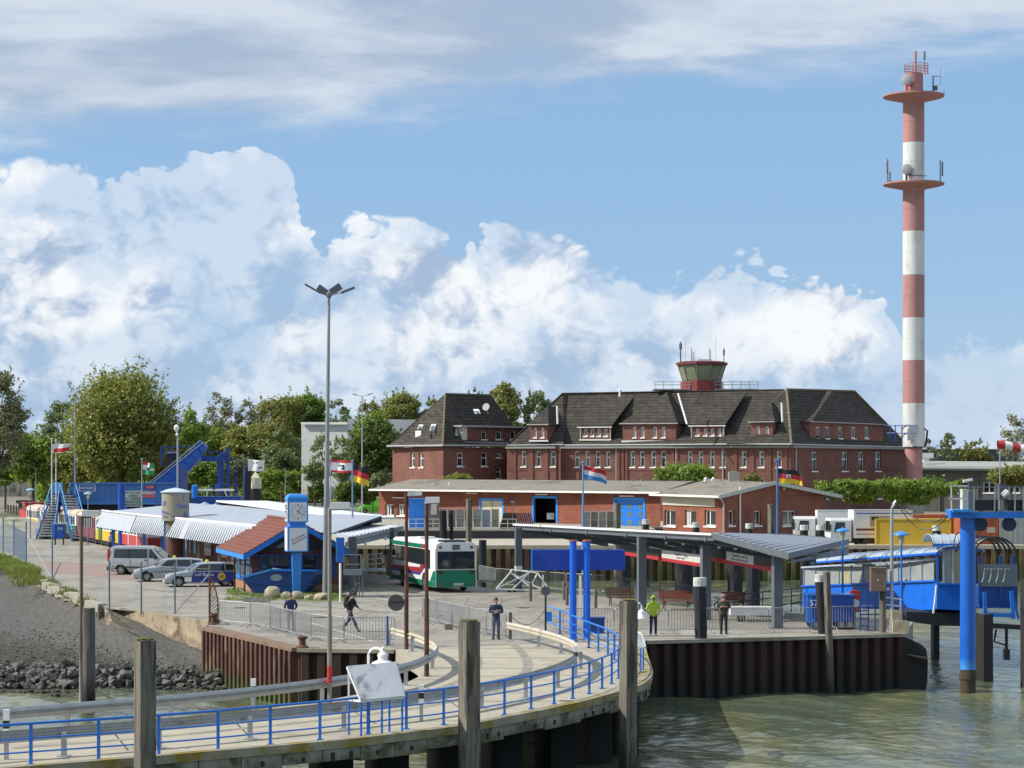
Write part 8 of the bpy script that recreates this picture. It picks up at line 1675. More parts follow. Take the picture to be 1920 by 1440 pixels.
for t in (.02,.25,.5,.75,.98): mb=MB();mb.bar(qb.lerp(qc,t)+Vector((0,0,-.1)),P(650,1021,127.5).lerp(P(742,1000,146),t),.1,.1);mb.build('strut',STEEL,c2_,world=True)
for x,yb in ((662,1117),(735,1086)): g=G(x,yb);mb=MB();mb.box((g.x,g.y,1.65),(.42 if x < 700 else .3,.42,3.3));mb.build('column',mat('column_dark_grey',(.08,.09,.10),.5),c2_,world=True)
for t in (.25,.62): c=qb.lerp(qc,t)+Vector((.1,-.2,-.55));mb=MB();mb.lathe(c,[(.03,-.09),(.10,-.03),(.10,.04),(.03,.09)],10);mb.build('globe_lamp',WHITE,c2_,world=True,smooth=True)
g=G(655,1116);
# ------------------------------------------------ island train
CR=mat('cream_carriage_roof',(.52,.43,.34),.8,var=.10,sc=.8,col2=(.40,.34,.28),f2=(.5,.7),sc2=.5)
td=Vector((.337,-.941,0));t0_=Vector((-55.2,256,0));tr_a=atan2(td.y,td.x)
lows=[('yellow',(.62,.42,.01),6.5,18,'yellow and white narrow gauge carriage behind the red locomotive'),('red',(.45,.04,.04),18.6,30,'red and white carriage hidden behind the left staircase'),('green',(.02,.16,.06),30.6,42.4,'green and white carriage hidden behind the right staircase'),('burgundy',(.17,.035,.06),43,53.5,'burgundy carriage with barred windows right of the staircase'),('yellow',(.62,.42,.01),54,66.6,'yellow carriage with green doors under the station valance'),('red',(.45,.04,.04),67.2,80,'bright red and white carriage left of the advertising pillar')]
for n_,colr,a,b,l in lows:
    L_=b-a;o=t0_+td*a;t=thing('carriage',l,'railway carriage',o,tr_a,'carriages of the island train');m=mat('carriage_'+n_,colr,.45,var=.07)
    # local: x along the train towards the camera, +y = left of travel = away; visible side is -y
    sgn=-1 if (Matrix.Rotation(tr_a,3,'Z') @ Vector((0,-1,0))).x < 0 else 1
    W2=1.15;ys=sgn*W2
    mb=MB();mb.bx(0,L_,-W2,W2,.55,1.45);mb.build('lower_body',m,t);mb=MB();mb.bx(0,L_,-W2+.01,W2-.01,1.451,2.55);mb.build('upper_body',WHITE if n_ != 'burgundy' else mat('carriage_burgundy'),t)
    mb=MB();mb.loft([[(x,-W2-.06,2.5),(x,-W2*.8,2.78),(x,0,2.95),(x,W2*.8,2.78),(x,W2+.06,2.5)] for x in (-.1,L_+.1)]);mb.face([(L_+.1,-W2-.06,2.5),(L_+.1,0,2.95),(L_+.1,W2+.06,2.5)]);mb.build('roof',CR,t,smooth=True)
    nw=int(L_/1.45)
    for i in range(nw):
        x0=.5+i*(L_-1)/nw;mb=MB();mb.extr([(x0+.12,ys+.01*sgn-.0,1.55),(x0+1.0,ys+.01*sgn,1.55),(x0+1.0,ys+.01*sgn,2.35),(x0+.12,ys+.01*sgn,2.35)],(0,sgn*.02,0));mb.build('window',GLASS,t)
        if n_ == 'burgundy': mb=MB();mb.bar((x0+.55,ys+.05*sgn,1.5),(x0+.55,ys+.05*sgn,2.4),.08,.05);mb.build('window_bar',WHITE,t)
    if n_ == 'yellow' and a > 40:
        for x0 in (2.0,9.0): mb=MB();mb.extr([(x0,ys+.04*sgn,.6),(x0+1.6,ys+.04*sgn,.6),(x0+1.6,ys+.04*sgn,2.45),(x0,ys+.04*sgn,2.45)],(0,sgn*.03,0));mb.build('door',mat('carriage_green',(.02,.16,.06),.45),t)
    if n_ == 'red' and a > 60:
        for x0 in (4.0,8.0,11.0): mb=MB();mb.bx(x0,x0+.22,ys-.01,ys+.05*sgn,.6,2.4);mb.build('white_pillar',WHITE,t)
    mb=MB();mb.bx(.1,L_-.1,-.9,.9,.2,.55);mb.build('underframe',DARK,t)
    for x0 in (1.5,L_-1.5):
        for s in (-1,1): mb=MB();mb.tube((x0,s*.8-.05,.35),(x0,s*.8+.05,.35),.35,n=14);mb.build('wheel',RUST,t)
lo=thing('locomotive','small red diesel locomotive at the far end of the train','locomotive',t0_,tr_a);mb=MB();mb.bx(0,5.9,-1.1,1.1,.5,2.2);mb.bx(2.5,5.2,-1.1,1.1,2.2,3.0);mb.build('body',REDP,lo);mb=MB();mb.bx(2.4,5.3,-1.2,1.2,3.0,3.12);mb.build('cab_roof',mat('dusty_red_roof',(.35,.08,.07),.8),lo)
mb=MB();mb.bx(2.9,4.8,-1.12,1.12,2.25,2.85);mb.build('cab_window',GLASS,lo);mb=MB();mb.bx(0,5.9,-.9,.9,.1,.5);mb.build('underframe',DARK,lo)
strip('railway_track',[t0_+td*-30+Vector((-.55,0,0)),t0_+td*90+Vector((-.55,0,0))],.09,RUST,.03);strip('railway_track',[t0_+td*-30+Vector((.55,0,0)),t0_+td*90+Vector((.55,0,0))],.09,RUST,.03)
# ------------------------------------------------ ferry link span, stairs, gantry
LSB=mat('linkspan_blue',(.05,.17,.43),.5,var=.10,sc=.5,col2=(.07,.21,.47),f2=(.45,.65),sc2=.25)
YL=228;ls=thing('link_span','long blue ferry link span girder lettered ANLEGER 1 over the train','link span',P(230,950,YL))
a,b=P(131,945,YL),P(445,906,YL);mb=MB();mb.bx(a.x,P(330,0,YL).x,YL,YL+.6,a.z,b.z);mb.build('girder',LSB,ls,world=True)
mb=MB();mb.bx(P(330,0,YL).x,P(338,0,YL).x,YL+.05,YL+5,a.z-.3,b.z+1.5);mb.build('end_pillar',BLUEDARK,ls,world=True)
for x in range(140,330,11): mb=MB();mb.bar(P(x,944,YL-.03),P(x,907,YL-.03),.08,.05);mb.build('stiffener',LSB,ls,world=True)
for y in (906,944.5): mb=MB();mb.bar(P(130,y,YL-.08),P(331,y,YL-.08),.22,.14);mb.build('flange',LSB,ls,world=True)
mb=MB();mb.bx(a.x,P(330,0,YL).x,YL+.6,YL+6,a.z-.9,a.z+.1);mb.build('deck',DARK,ls,world=True)
for x in (150,205,262,322): q=P(x,0,YL+3);mb=MB();mb.box((q.x,q.y,1.4),(1.0,1.0,2.9));mb.build('support',DARK,ls,world=True)
for (x0,y0,x1,y1) in ((149,909,178,909),(149,921,178,921),(149,909,149,921),(178,909,178,921)): mb=MB();mb.bar(P(x0,y0,YL-.12),P(x1,y1,YL-.12),.07,.04);mb.build('sign_frame',WHITE,ls,world=True)
text('ANLEGER 1',.36,P(163.5,915,YL-.14),(1,0,0),(0,0,1),WHITE,ls,world=True)
for (x0,y0,x1,y1) in ((122,945,132,907),(126,945,126,925),(130,945,130,907),(119,946,132,946)): mb=MB();mb.bar(P(x0,y0,YL-.2),P(x1,y1,YL-.2),.08,.06);mb.build('end_rail',mat('pale_blue_cap'),ls,world=True)
def flight(label,tl,bl_,tr_,br2,Yt_,Yb_,n=17):
    t=thing('staircase',label,'staircase',P(*bl_,Yb_));A,B,C_,D_2=P(*tl,Yt_),P(*bl_,Yb_),P(*tr_,Yt_),P(*br2,Yb_)
    PBL=mat('stair_blue',(.12,.36,.66),.45)
    for p,q in ((A,B),(C_,D_2)):
        mb=MB();mb.bar(p,q,.10,.28);mb.build('stringer',BLUEDARK,t,world=True)
        for h_ in (1.0,): mb=MB();mb.bar(p+Vector((0,0,h_)),q+Vector((0,0,h_)),.07,.07);mb.build('handrail',PBL,t,world=True)
        for i in range(5): c=p.lerp(q,i/4);mb=MB();mb.bar(c,c+Vector((0,0,1.05)),.07,.07);mb.build('baluster',PBL,t,world=True)
    mb=MB();o_=Vector((0,.5,-.3));mb.face([A+o_,B+o_,D_2+o_,C_+o_]);mb.build('soffit',DARK,t,world=True)  # added black backing sheet, darkens the gaps between the treads
    for i in range(1,n): p,q=A.lerp(B,i/n),C_.lerp(D_2,i/n);mb=MB();mb.extr([p,q,q+Vector((0,.26,0)),p+Vector((0,.26,0))],(0,0,.14));mb.build('tread',mat('tread_pale',(.42,.42,.42),.7),t,world=True)
    return t
flight('left staircase of the link span with pale treads and blue handrails',(97,926),(68,1011),(112,926),(101,1011),227,219.5)
flight('right staircase of the link span descending behind the blue number box',(113,926),(135,1014),(142,926),(165,1019),227,214)
t=thing('stair_head','pale blue panelled landing at the head of the left staircase','landing',P(104,926,227));mb=MB();a,b=P(97,926,227),P(110,905,227);mb.bx(a.x,b.x,227,229,a.z,b.z);mb.build('panel',mat('stair_blue'),t,world=True);mb=MB();mb.bx(a.x,P(143,0,227).x,227.1,229,a.z-.25,a.z);mb.build('landing_deck',BLUEDARK,t,world=True)
for x in (84,112,140): q=P(x,960,226);mb=MB();mb.bar((q.x,226,0),(q.x,226,2.8 if x == 84 else 4.3),.16,.16);mb.build('support',DARK,t,world=True)
g=G(97,1022);t=thing('number_box','blue box numbered 54 on dark legs before the staircases','box',g);k=g.y/F;mb=MB();mb.bx(0,1.15,0,.8,.62,1.9);mb.build('case',mat('cart_blue'),t);mb=MB();mb.bx(-.03,.28,-.03,.5,.7,1.88);mb.build('side_panel',BLUE,t);mb=MB();mb.bx(-.03,1.18,-.03,.83,1.9,1.97);mb.build('lid',mat('grey_lid',(.3,.33,.36),.5),t)
for x in (.3,1.05): mb=MB();mb.bar((x,.1,0),(x,.1,.62),.12,.12);mb.build('leg',DARK,t)
text('54',.42,(.75,-.04,1.5),(1,0,0),(0,0,1),mat('number_grey',(.5,.58,.62),.5),t)
g=P(228,0,192);mb=MB();zt_=H-(907-HY)*192/F;mb.tube((0,0,0),(0,0,zt_),.31,n=20);single(mb,'blue_column',mat('deep_blue_column',(.008,.06,.34),.4,var=.08),'round deep blue column standing through the station roof','column',(g.x,192,0),smooth=True)
Ysn=214;t=thing('notice_board','pale notice board with dark text lines beside the blue column','notice board',P(250,950,Ysn));a,b=P(235,950,Ysn),P(265,920,Ysn);mb=MB();mb.bx(a.x,b.x,Ysn,Ysn+.15,a.z,b.z);mb.build('panel',mat('notice_green_white',(.38,.47,.44),.5,var=.05),t,world=True)
for i,s_ in enumerate(('ACHTUNG','LINKS','AUF SCHIENEN','KREUZUNGEN','FREI HALTEN')): text(s_,.30,P(249,924+i*5.6,Ysn-.03),(1,0,0),(0,0,1),mat('print_dark',(.05,.08,.07),.6),t,world=True,depth=.005)
mb=MB();q=P(236,0,Ysn);mb.bar((q.x,Ysn+.1,0),(q.x,Ysn+.1,4),.12,.12);q=P(264,0,Ysn);mb.bar((q.x,Ysn+.1,0),(q.x,Ysn+.1,4),.12,.12);mb.build('posts',BLUE,t,world=True,kind='stuff')
t=thing('led_board','dark display board with red lettering on a blue frame','display board',P(280,955,Ysn));
for (x0,x1,y0,y1,m) in ((270,292,909,918,BLUEDARK),(274,289,910.5,916.5,REDP),(267,291,921,927,mat('led_pale',(.42,.42,.42),.5)),(267,291,928,933,REDP),(291.5,294,921,975,BLUE)): a,b=P(x0,y1,Ysn-.05),P(x1,y0,Ysn-.05);mb=MB();dd=.12 if m in (REDP,) else .05;mb.bx(a.x,b.x,Ysn-dd,Ysn+.1,a.z,b.z);mb.build('display_panel',m,t,world=True)
text('LEGER',.26,P(281.5,913.5,Ysn-.18),(1,0,0),(0,0,1),mat('led_pink',(.8,.35,.35),.5),t,world=True,depth=.005)
text('1230 - 1430',.27,P(279,924,Ysn-.18),(1,0,0),(0,0,1),mat('led_pink'),t,world=True,depth=.005);text('KATAMARAN',.2,P(281,930.5,Ysn-.2),(1,0,0),(0,0,1),mat('led_pink'),t,world=True,depth=.005)
# raised blue ramp girder and gantry
YR=236;rp=thing('raised_ramp','thick blue ramp girder raised at an angle above the link span','ferry ramp',P(320,900,YR));RBL=mat('ramp_blue',(.014,.095,.42),.45,var=.10)
mb=MB();mb.extr([P(*p,YR) for p in ((281,906),(328,872),(376,827),(388,838),(370,866),(333,905))],(0,1.2,0));mb.build('girder',RBL,rp,world=True)
for a,b,o_ in (((279,906),(375,826),0),((284,907),(380,830),1)): mb=MB();mb.bar(P(*a,YR-.15),P(*b,YR-.15),.14,.10);mb.build('ramp_edge',mat('pale_edge',(.30,.40,.52),.4),rp,world=True)
for t_2 in (.3,.45,.6,.75,.9): a,b=P(283+93*t_2,906-79*t_2,YR-.05),P(300+86*t_2,915-72*t_2,YR-.05);mb=MB();mb.bar(a,b,.10,.06);mb.build('stiffener',RBL,rp,world=True)
gt_=thing('ramp_gantry','dark blue steel gantry with railed walkways and machinery around the raised ramp','gantry',P(380,940,YR+2));Yg2=YR+2.5
def gbar(x0,y0,x1,y1,w=.12,m=BLUEDARK,nm='member',Y=None): mb=MB();mb.bar(P(x0,y0,Y or Yg2),P(x1,y1,Y or Yg2),w,w);return mb.build(nm,m,gt_,world=True)
for x0,y0,x1,y1,w in ((378,860,425,860,.6),(412,862,412,925,.5),(417,862,417,925,.2),(302,838,302,875,.15),(304,838,360,838,.09),(304,845,330,845,.07),(302,855,308,855,.07),(426,838,426,930,.25),(430,840,430,935,.12),(438,858,438,930,.09),(444,860,444,935,.09),(389,847,425,847,.08),(430,860,446,860,.06),(430,880,446,880,.06),(430,900,446,900,.06),(392,860,392,844,.07),(412,862,412,845,.08)): gbar(x0,y0,x1,y1,w,nm='frame_member')
for x in (306,312,322): gbar(x,838,x,858,.06,nm='rail_post')
a,b=P(311,882,Yg2+.5),P(333,848,Yg2+.5);mb=MB();mb.bx(a.x,b.x,Yg2+.5,Yg2+2,a.z,b.z);mb.build('winch_housing',mat('machine_dark',(.03,.022,.025),.7),gt_,world=True)
a,b=P(311,849,Yg2+.4),P(331,848,Yg2+.4);mb=MB();mb.bar(a,b,.14,.14);mb.build('housing_edge',GALV,gt_,world=True)
a,b=P(413,856,Yg2-.2),P(424,848,Yg2-.2);mb=MB();mb.bx(a.x,b.x,Yg2-.3,Yg2+.3,a.z,b.z);mb.build('drive_box',BLUEDARK,gt_,world=True)
pf=thing('blue_platform','low dark blue pontoon deck with white pipe rail left of the black dolphin','pontoon',P(400,945,214));Ypf=214
def pb(x0,y0,x1,y1,w,m,nm): mb=MB();mb.bar(P(x0,y0,Ypf),P(x1,y1,Ypf),w,w);mb.build(nm,m,pf,world=True)
a,b=P(358,950,Ypf),P(450,931,Ypf);mb=MB();mb.bx(a.x,b.x,Ypf,Ypf+3,a.z-1,b.z);mb.build('deck_girder',BLUEDARK,pf,world=True);a,b=P(360,934,Ypf),P(370,909,Ypf);mb=MB();mb.lathe(((a.x+b.x)/2,Ypf,a.z),[(.28,0),(.30,b.z-a.z-.1),(.12,b.z-a.z)],14);mb.build('fender_column',BLUE,pf,world=True,smooth=True)
pb(371,918.5,439,918.5,.20,WHITE,'pipe_rail');pb(388,920,388,930,.10,WHITE,'pipe_post');pb(421,920,425,930,.10,WHITE,'pipe_post');
for x in (372,395,405,418,438,446): pb(x,908,x,932,.08,BLUEDARK,'rail_post')
pb(395,909,446,909,.07,BLUEDARK,'handrail');pb(362,936,448,936,.1,mat('ramp_blue'),'toe_board');pb(400,918,412,908,.2,mat('ramp_blue'),'ramp_arm')
# ------------------------------------------------ fences
FP=mat('fence_post_green',(.12,.16,.17),.5,var=.2);FB=mat('fence_post_blue',(.10,.17,.26),.5,var=.2)
fe=thing('wire_fence','row of tall thin fence posts without mesh along the retaining wall','fence',G(206,1142))
for x,yb,yt in ((205,1143,1051),(265,1148,1053),(328,1151,1056),(393,1157,1057)): g=G(x,yb);mb=MB();mb.tube((g.x,g.y,-.1),(g.x,g.y,H-(yt-HY)*g.y/F),.045,n=7);mb.build('post',FP,fe,world=True)
for yy in (1058,1100,1140):
    pass
mb=MB();mb.tube(G(330,1149)+Vector((0,0,.05)),P(391,1078,G(391,1156).y),.035,n=6);mb.build('brace',GALV,fe,world=True)
for z in (2.3,1.2):
    for a,b in (((205,1143),(265,1148)),((265,1148),(328,1151)),((328,1151),(393,1157))): mb=MB();mb.tube(G(*a)+Vector((0,0,z)),G(*b)+Vector((0,0,z)),.006,n=4,caps=False);mb.build('wire',GALV,fe,world=True)
f2=thing('mesh_fence','mesh fence on blue posts above the weedy bank at the left edge','fence',G(49,1056))
pp=[(6,1036,970),(26,1042,974),(49,1056,978)]
for x,yb,yt in pp: g=G(x,yb);mb=MB();mb.tube((g.x,g.y,-.1),(g.x,g.y,H-(yt-HY)*g.y/F),.06,n=7);mb.build('post',FB,f2,world=True)
for a,b in (((-30,1026),(6,1036)),((6,1036),(26,1042)),((26,1042),(49,1056))):
    p,q=G(*a),G(*b);mb=MB();n=int((q-p).length/.2)
    for i in range(n): c=p.lerp(q,i/n);mb.tube(c+Vector((0,0,.1)),c+Vector((0,0,2.3)),.006,n=3,caps=False)
    for j in range(12): z=Vector((0,0,.1+j*.2));mb.tube(p+z,q+z,.006,n=3,caps=False)
    mb.build('wire_mesh',FB,f2,world=True,kind='stuff')
g=G(98,1088);t=thing('fence_post','single thin blue post with diagonal stay beside the weedy bank','post',g);mb=MB();mb.tube((0,0,0),(0,0,(1088-988)*g.y/F),.05,n=8);mb.build('post',FB,t);mb=MB();mb.tube(G(96,1086)+Vector((0,0,.1)),P(52,1005,G(50,1056).y),.03,n=6);mb.build('stay',GALV,t,world=True)
# striped gate at the head of the quay
sg=thing('striped_gate','curved fan gate with yellow and black stripes beside the quay corner','gate',G(402,1171));pth=[P(393,1085,104),P(399,1092,104),P(404,1105,104),P(408,1122,104),P(409,1145,104),P(408,1168,104)]
mb=MB();mb.path(pth,.03);mb.build('curved_bar',RUST,sg,world=True);mb=MB();mb.tube(G(393,1171),P(393,1080,G(393,1171).y),.05,n=7);mb.build('post',RUST,sg,world=True)
for i in range(16): t=i/15;p=P(394,1088+78*t,104);j=t*5;q=pth[min(4,int(j))].lerp(pth[min(5,int(j)+1)],j-int(j));mb=MB();mb.bar(p,q+Vector((0,0,.12)),.03,.03);mb.build('bar',YELLOW if (i % 2 and i < 9) else TRIM,sg,world=True)
mb=MB();[mb.rock(P(400+i*2,1163+i,103.6),(.25,.25,.22),random.Random(i)) for i in range(3)];mb.build('counterweight',RUST,sg,world=True,kind='stuff')
# boundary wall, left road furniture
bw=thing('boundary_wall','low grey concrete boundary wall at the far left behind the road','wall',P(30,925,520));a,b=P(-60,925,520),P(56,921,520);mb=MB();mb.bx(a.x,b.x,520,520.5,0,P(0,895,520).z);mb.build('panel',mat('wall_grey',(.38,.36,.30),.9,var=.15,col2=(.13,.12,.10),f2=(.5,.7),sc2=.4),bw,world=True)
for i in range(7): x=-60+i*19;q=P(x,0,519.9);mb=MB();mb.bx(q.x-.2,q.x+.2,519.7,519.99,0,P(0,895,520).z+.1);mb.build('pier',mat('wall_grey'),bw,world=True)
wl2=thing('picket_fence','dark picket fence and gate behind the flagpoles at the foot of the trees','fence',P(90,920,500))
for i in range(30): x=56+i*2.6;mb=MB();mb.bar(P(x,933,500),P(x,903,500),.14,.1);mb.build('picket',mat('picket_dark',(.05,.05,.04),.8),wl2,world=True)
mb=MB();mb.bar(P(56,910,500),P(135,910,500),.14,.1);mb.build('rail',mat('picket_dark'),wl2,world=True)
for i in range(9): x=10+i*5.2;g=G(x,961+i*.9);mb=MB();mb.bx(-.11,.11,-.11,.11,0,1.25);o=single(mb,'timber_bollard',mat('bollard_timber',(.10,.09,.06),.9),'short dark timber bollard number %s of the row left of the train' % ['one','two','three','four','five','six','seven','eight','nine'][i],'bollard',g,0,'timber bollards left of the train')
LB=['timber bollard at the left end of the row on the sandy verge','second timber bollard from the left on the sandy verge','third timber bollard from the left on the sandy verge','fourth timber bollard from the left on the sandy verge','middle timber bollard of the row on the sandy verge','fourth timber bollard left of the red locomotive','third timber bollard left of the red locomotive','second timber bollard left of the red locomotive','timber bollard closest to the red locomotive']
for i,o in enumerate([o for o in COL.objects if o.name.startswith('timber_bollard')]): o['label']=LB[i]
tr2=thing('flat_trailer','low dark flat trailer standing behind the timber bollards','trailer',P(45,950,262));a,b=P(30,944,262),P(60,938,262);mb=MB();mb.bx(a.x,b.x,262,264,a.z,b.z);mb.build('bed',mat('trailer_brown',(.06,.04,.035),.8),tr2,world=True);mb=MB();mb.bx(a.x+.3,b.x-.3,262.2,263.8,a.z-.5,a.z);mb.build('chassis',DARK,tr2,world=True)
for x in (35,55): q=P(x,0,262);mb=MB();mb.tube((q.x,262.0,.5),(q.x,262.3,.5),.5,n=14);mb.build('wheel',TYRE,tr2,world=True)
# objects on the loading platform of the workshop
bc=thing('blue_booth','bright blue steel booth on the loading platform left of the workshop doors','booth',P(768,989,223));a,b=P(767,989,223.5),P(797,937,223.5);mb=MB();mb.bx(a.x,b.x,223.5,225.5,.95,b.z);mb.build('body',mat('booth_blue',(.02,.20,.66),.4,var=.05),bc,world=True);mb=MB();mb.bx(a.x-.06,b.x+.06,223.4,225.6,b.z,b.z+.12);mb.build('roof',BLUE,bc,world=True)
for x in (777,787): mb=MB();mb.bar(P(x,989,223.4),P(x,940,223.4),.04,.04);mb.build('seam',BLUELIGHT,bc,world=True)
bd=thing('grey_booth','small grey booth with pale window next to the bright blue booth','booth',P(800,989,223));a,b=P(798,989,223.5),P(822,942,223.5);mb=MB();mb.bx(a.x,b.x,223.5,225.3,.95,b.z);mb.build('body',mat('booth_grey',(.17,.15,.13),.7),bd,world=True);a,b=P(808,965,223.4),P(819,944,223.4);mb=MB();mb.bx(a.x,b.x,223.4,223.49,a.z,b.z);mb.build('window',mat('pale_frame',(.45,.45,.43),.5),bd,world=True)
lattice=mat('lattice_timber',(.20,.18,.15),.9,var=.35,sc=3);
def cage(label,x0,x1,yt,Yc2,m):
    a,b=P(x0,990,Yc2),P(x1,yt,Yc2);t=thing('lattice_cage',label,'cage trolley',(a.x,Yc2,.95),0,'cage trolleys on the loading platform');w_,h_=b.x-a.x,b.z-.95
    mb=MB();mb.bx(.06,w_-.06,.1,1.0,.15,h_-.1);mb.build('load',m,t)
    for x in (0,w_): mb=MB();mb.bar((x,0,0),(x,0,h_),.05,.05);mb.build('post',GALV,t)
    for z in (.15,h_*.5,h_): mb=MB();mb.bar((0,-.01,z),(w_,-.01,z),.04,.04);mb.build('rail',GALV,t)
GS=[mat('load_grey',(.20,.20,.18),.9,var=.3,sc=2,stretch=(3,1,.5)),mat('load_dark',(.13,.125,.11),.9,var=.3,sc=2),mat('load_blue_grey',(.16,.21,.27),.8,var=.2)]
xs_=[824,839,855,871,887,903,921,937]
names_=['first grey cage trolley from the left, beside the grey booth','second cage trolley from the grey booth','cage trolley just left of the pale square pile','cage trolley behind the pale square pile','cage trolley right of the pale square pile','bluish cage trolley in front of the cream door','cage trolley at the right end of the cream door']
for i in range(7): cage(names_[i],xs_[i],xs_[i+1]-1,953+(i % 2),223.2,GS[2 if i == 5 else i % 2])
for i in range(4): cage(['leftmost cage trolley right of the blue flagpole','second cage trolley right of the blue flagpole','third cage trolley right of the blue flagpole','cage trolley nearest the blue workshop door'][i],1093+i*15,1107+i*15,958,222.6,GS[i % 2])
dt=thing('dark_ramp_board','dark sloping tarpaulin stack left of the open workshop door','tarpaulin',P(945,990,223));mb=MB();mb.extr([P(936,992,223),P(968,992,223),P(968,962,223),P(944,962,223)],(0,1.2,0));mb.build('sheet',mat('tarpaulin_brown',(.035,.022,.018),.8),dt,world=True)
bs=thing('blue_rack','rack of dark slanted blue panels beside the open workshop door','rack',P(985,990,224));
for i in range(8): mb=MB();mb.bar(P(972+i*4,985,224),P(966+i*4,962,224),.14,.06);mb.build('slanted_panel',mat('rack_blue',(.02,.05,.13),.6) if i % 2 else DARK,bs,world=True)
lp_=thing('platform_railing','white pipe railing along the edge of the loading platform','railing',P(700,990,222))
for x0,x1 in ((716,830),(936,968)):
    for z in (1.0,.55,.12): mb=MB();a,b=P(x0,0,222.1),P(x1,0,222.1);mb.bar((a.x,222.1,.95+z),(b.x,222.1,.95+z),.05,.05);mb.build('rail',WHITEDIRTY,lp_,world=True)
    for x in range(x0,x1+1,16): a=P(x,0,222.1);mb=MB();mb.bar((a.x,222.1,.95),(a.x,222.1,2.0),.05,.05);mb.build('post',WHITEDIRTY,lp_,world=True)
mb=MB();q=P(961,0,222.3);mb.bar((q.x,222.3,.95),(q.x,222.3,H-(943-HY)*222.3/F),.06,.06);mb.bx(q.x-.2,q.x+.2,222.1,222.5,H-(943-HY)*222.3/F,H-(939-HY)*222.3/F);mb.build('lamp_post',STEEL,lp_,world=True,kind='stuff')
# mooring chain seen between the left piles
ch=thing('mooring_chain','dark mooring chain sagging from the leaning pile towards the pier','chain',P(200,1300,86));mb=MB();a,b=P(178,1292,88),P(262,1320,78);mb.path([a.lerp(b,i/12)+Vector((0,0,-.15*(1-(i/6-1)**2))) for i in range(13)],.03,6);mb.build('chain',DARK,ch,world=True)
# ------------------------------------------------ people
SKIN=mat('skin',(.42,.24,.17),.55,var=.05)
def skinned(name,verts,edges,radii,m,parent,sub=1,root=0):
    me=bpy.data.meshes.new(name);me.from_pydata(verts,edges,[]);o=bpy.data.objects.new(name,me);COL.objects.link(o)
    me.materials.append(m)
    md=o.modifiers.new('skin','SKIN');md.use_smooth_shade=True
    if not me.skin_vertices:
        bpy.context.view_layer.objects.active=o
    lay=me.skin_vertices[0].data if me.skin_vertices else None
    for i,r in enumerate(radii):
        r=(r,r) if not isinstance(r,tuple) else r;lay[i].radius=r;lay[i].use_root=(i == root)
    sb=o.modifiers.new('sub','SUBSURF');sb.levels=sub;sb.render_levels=sub
    dg=bpy.context.evaluated_depsgraph_get();dg.update();me2=bpy.data.meshes.new_from_object(o.evaluated_get(dg));me2.name=name;o.modifiers.clear();o.data=me2;bpy.data.meshes.remove(me)
    me2.materials.clear();me2.materials.append(m);me2.shade_smooth();o.parent=parent;return o
class Sk:
    def __init__(s): s.v=[];s.e=[];s.r=[]
    def p(s,co,r,frm=None):
        s.v.append(tuple(co));s.r.append(r);i=len(s.v)-1
        if frm is not None: s.e.append((frm,i))
        return i
def lerp3(a,b,t): return tuple(a[i]+(b[i]-a[i])*t for i in range(3))
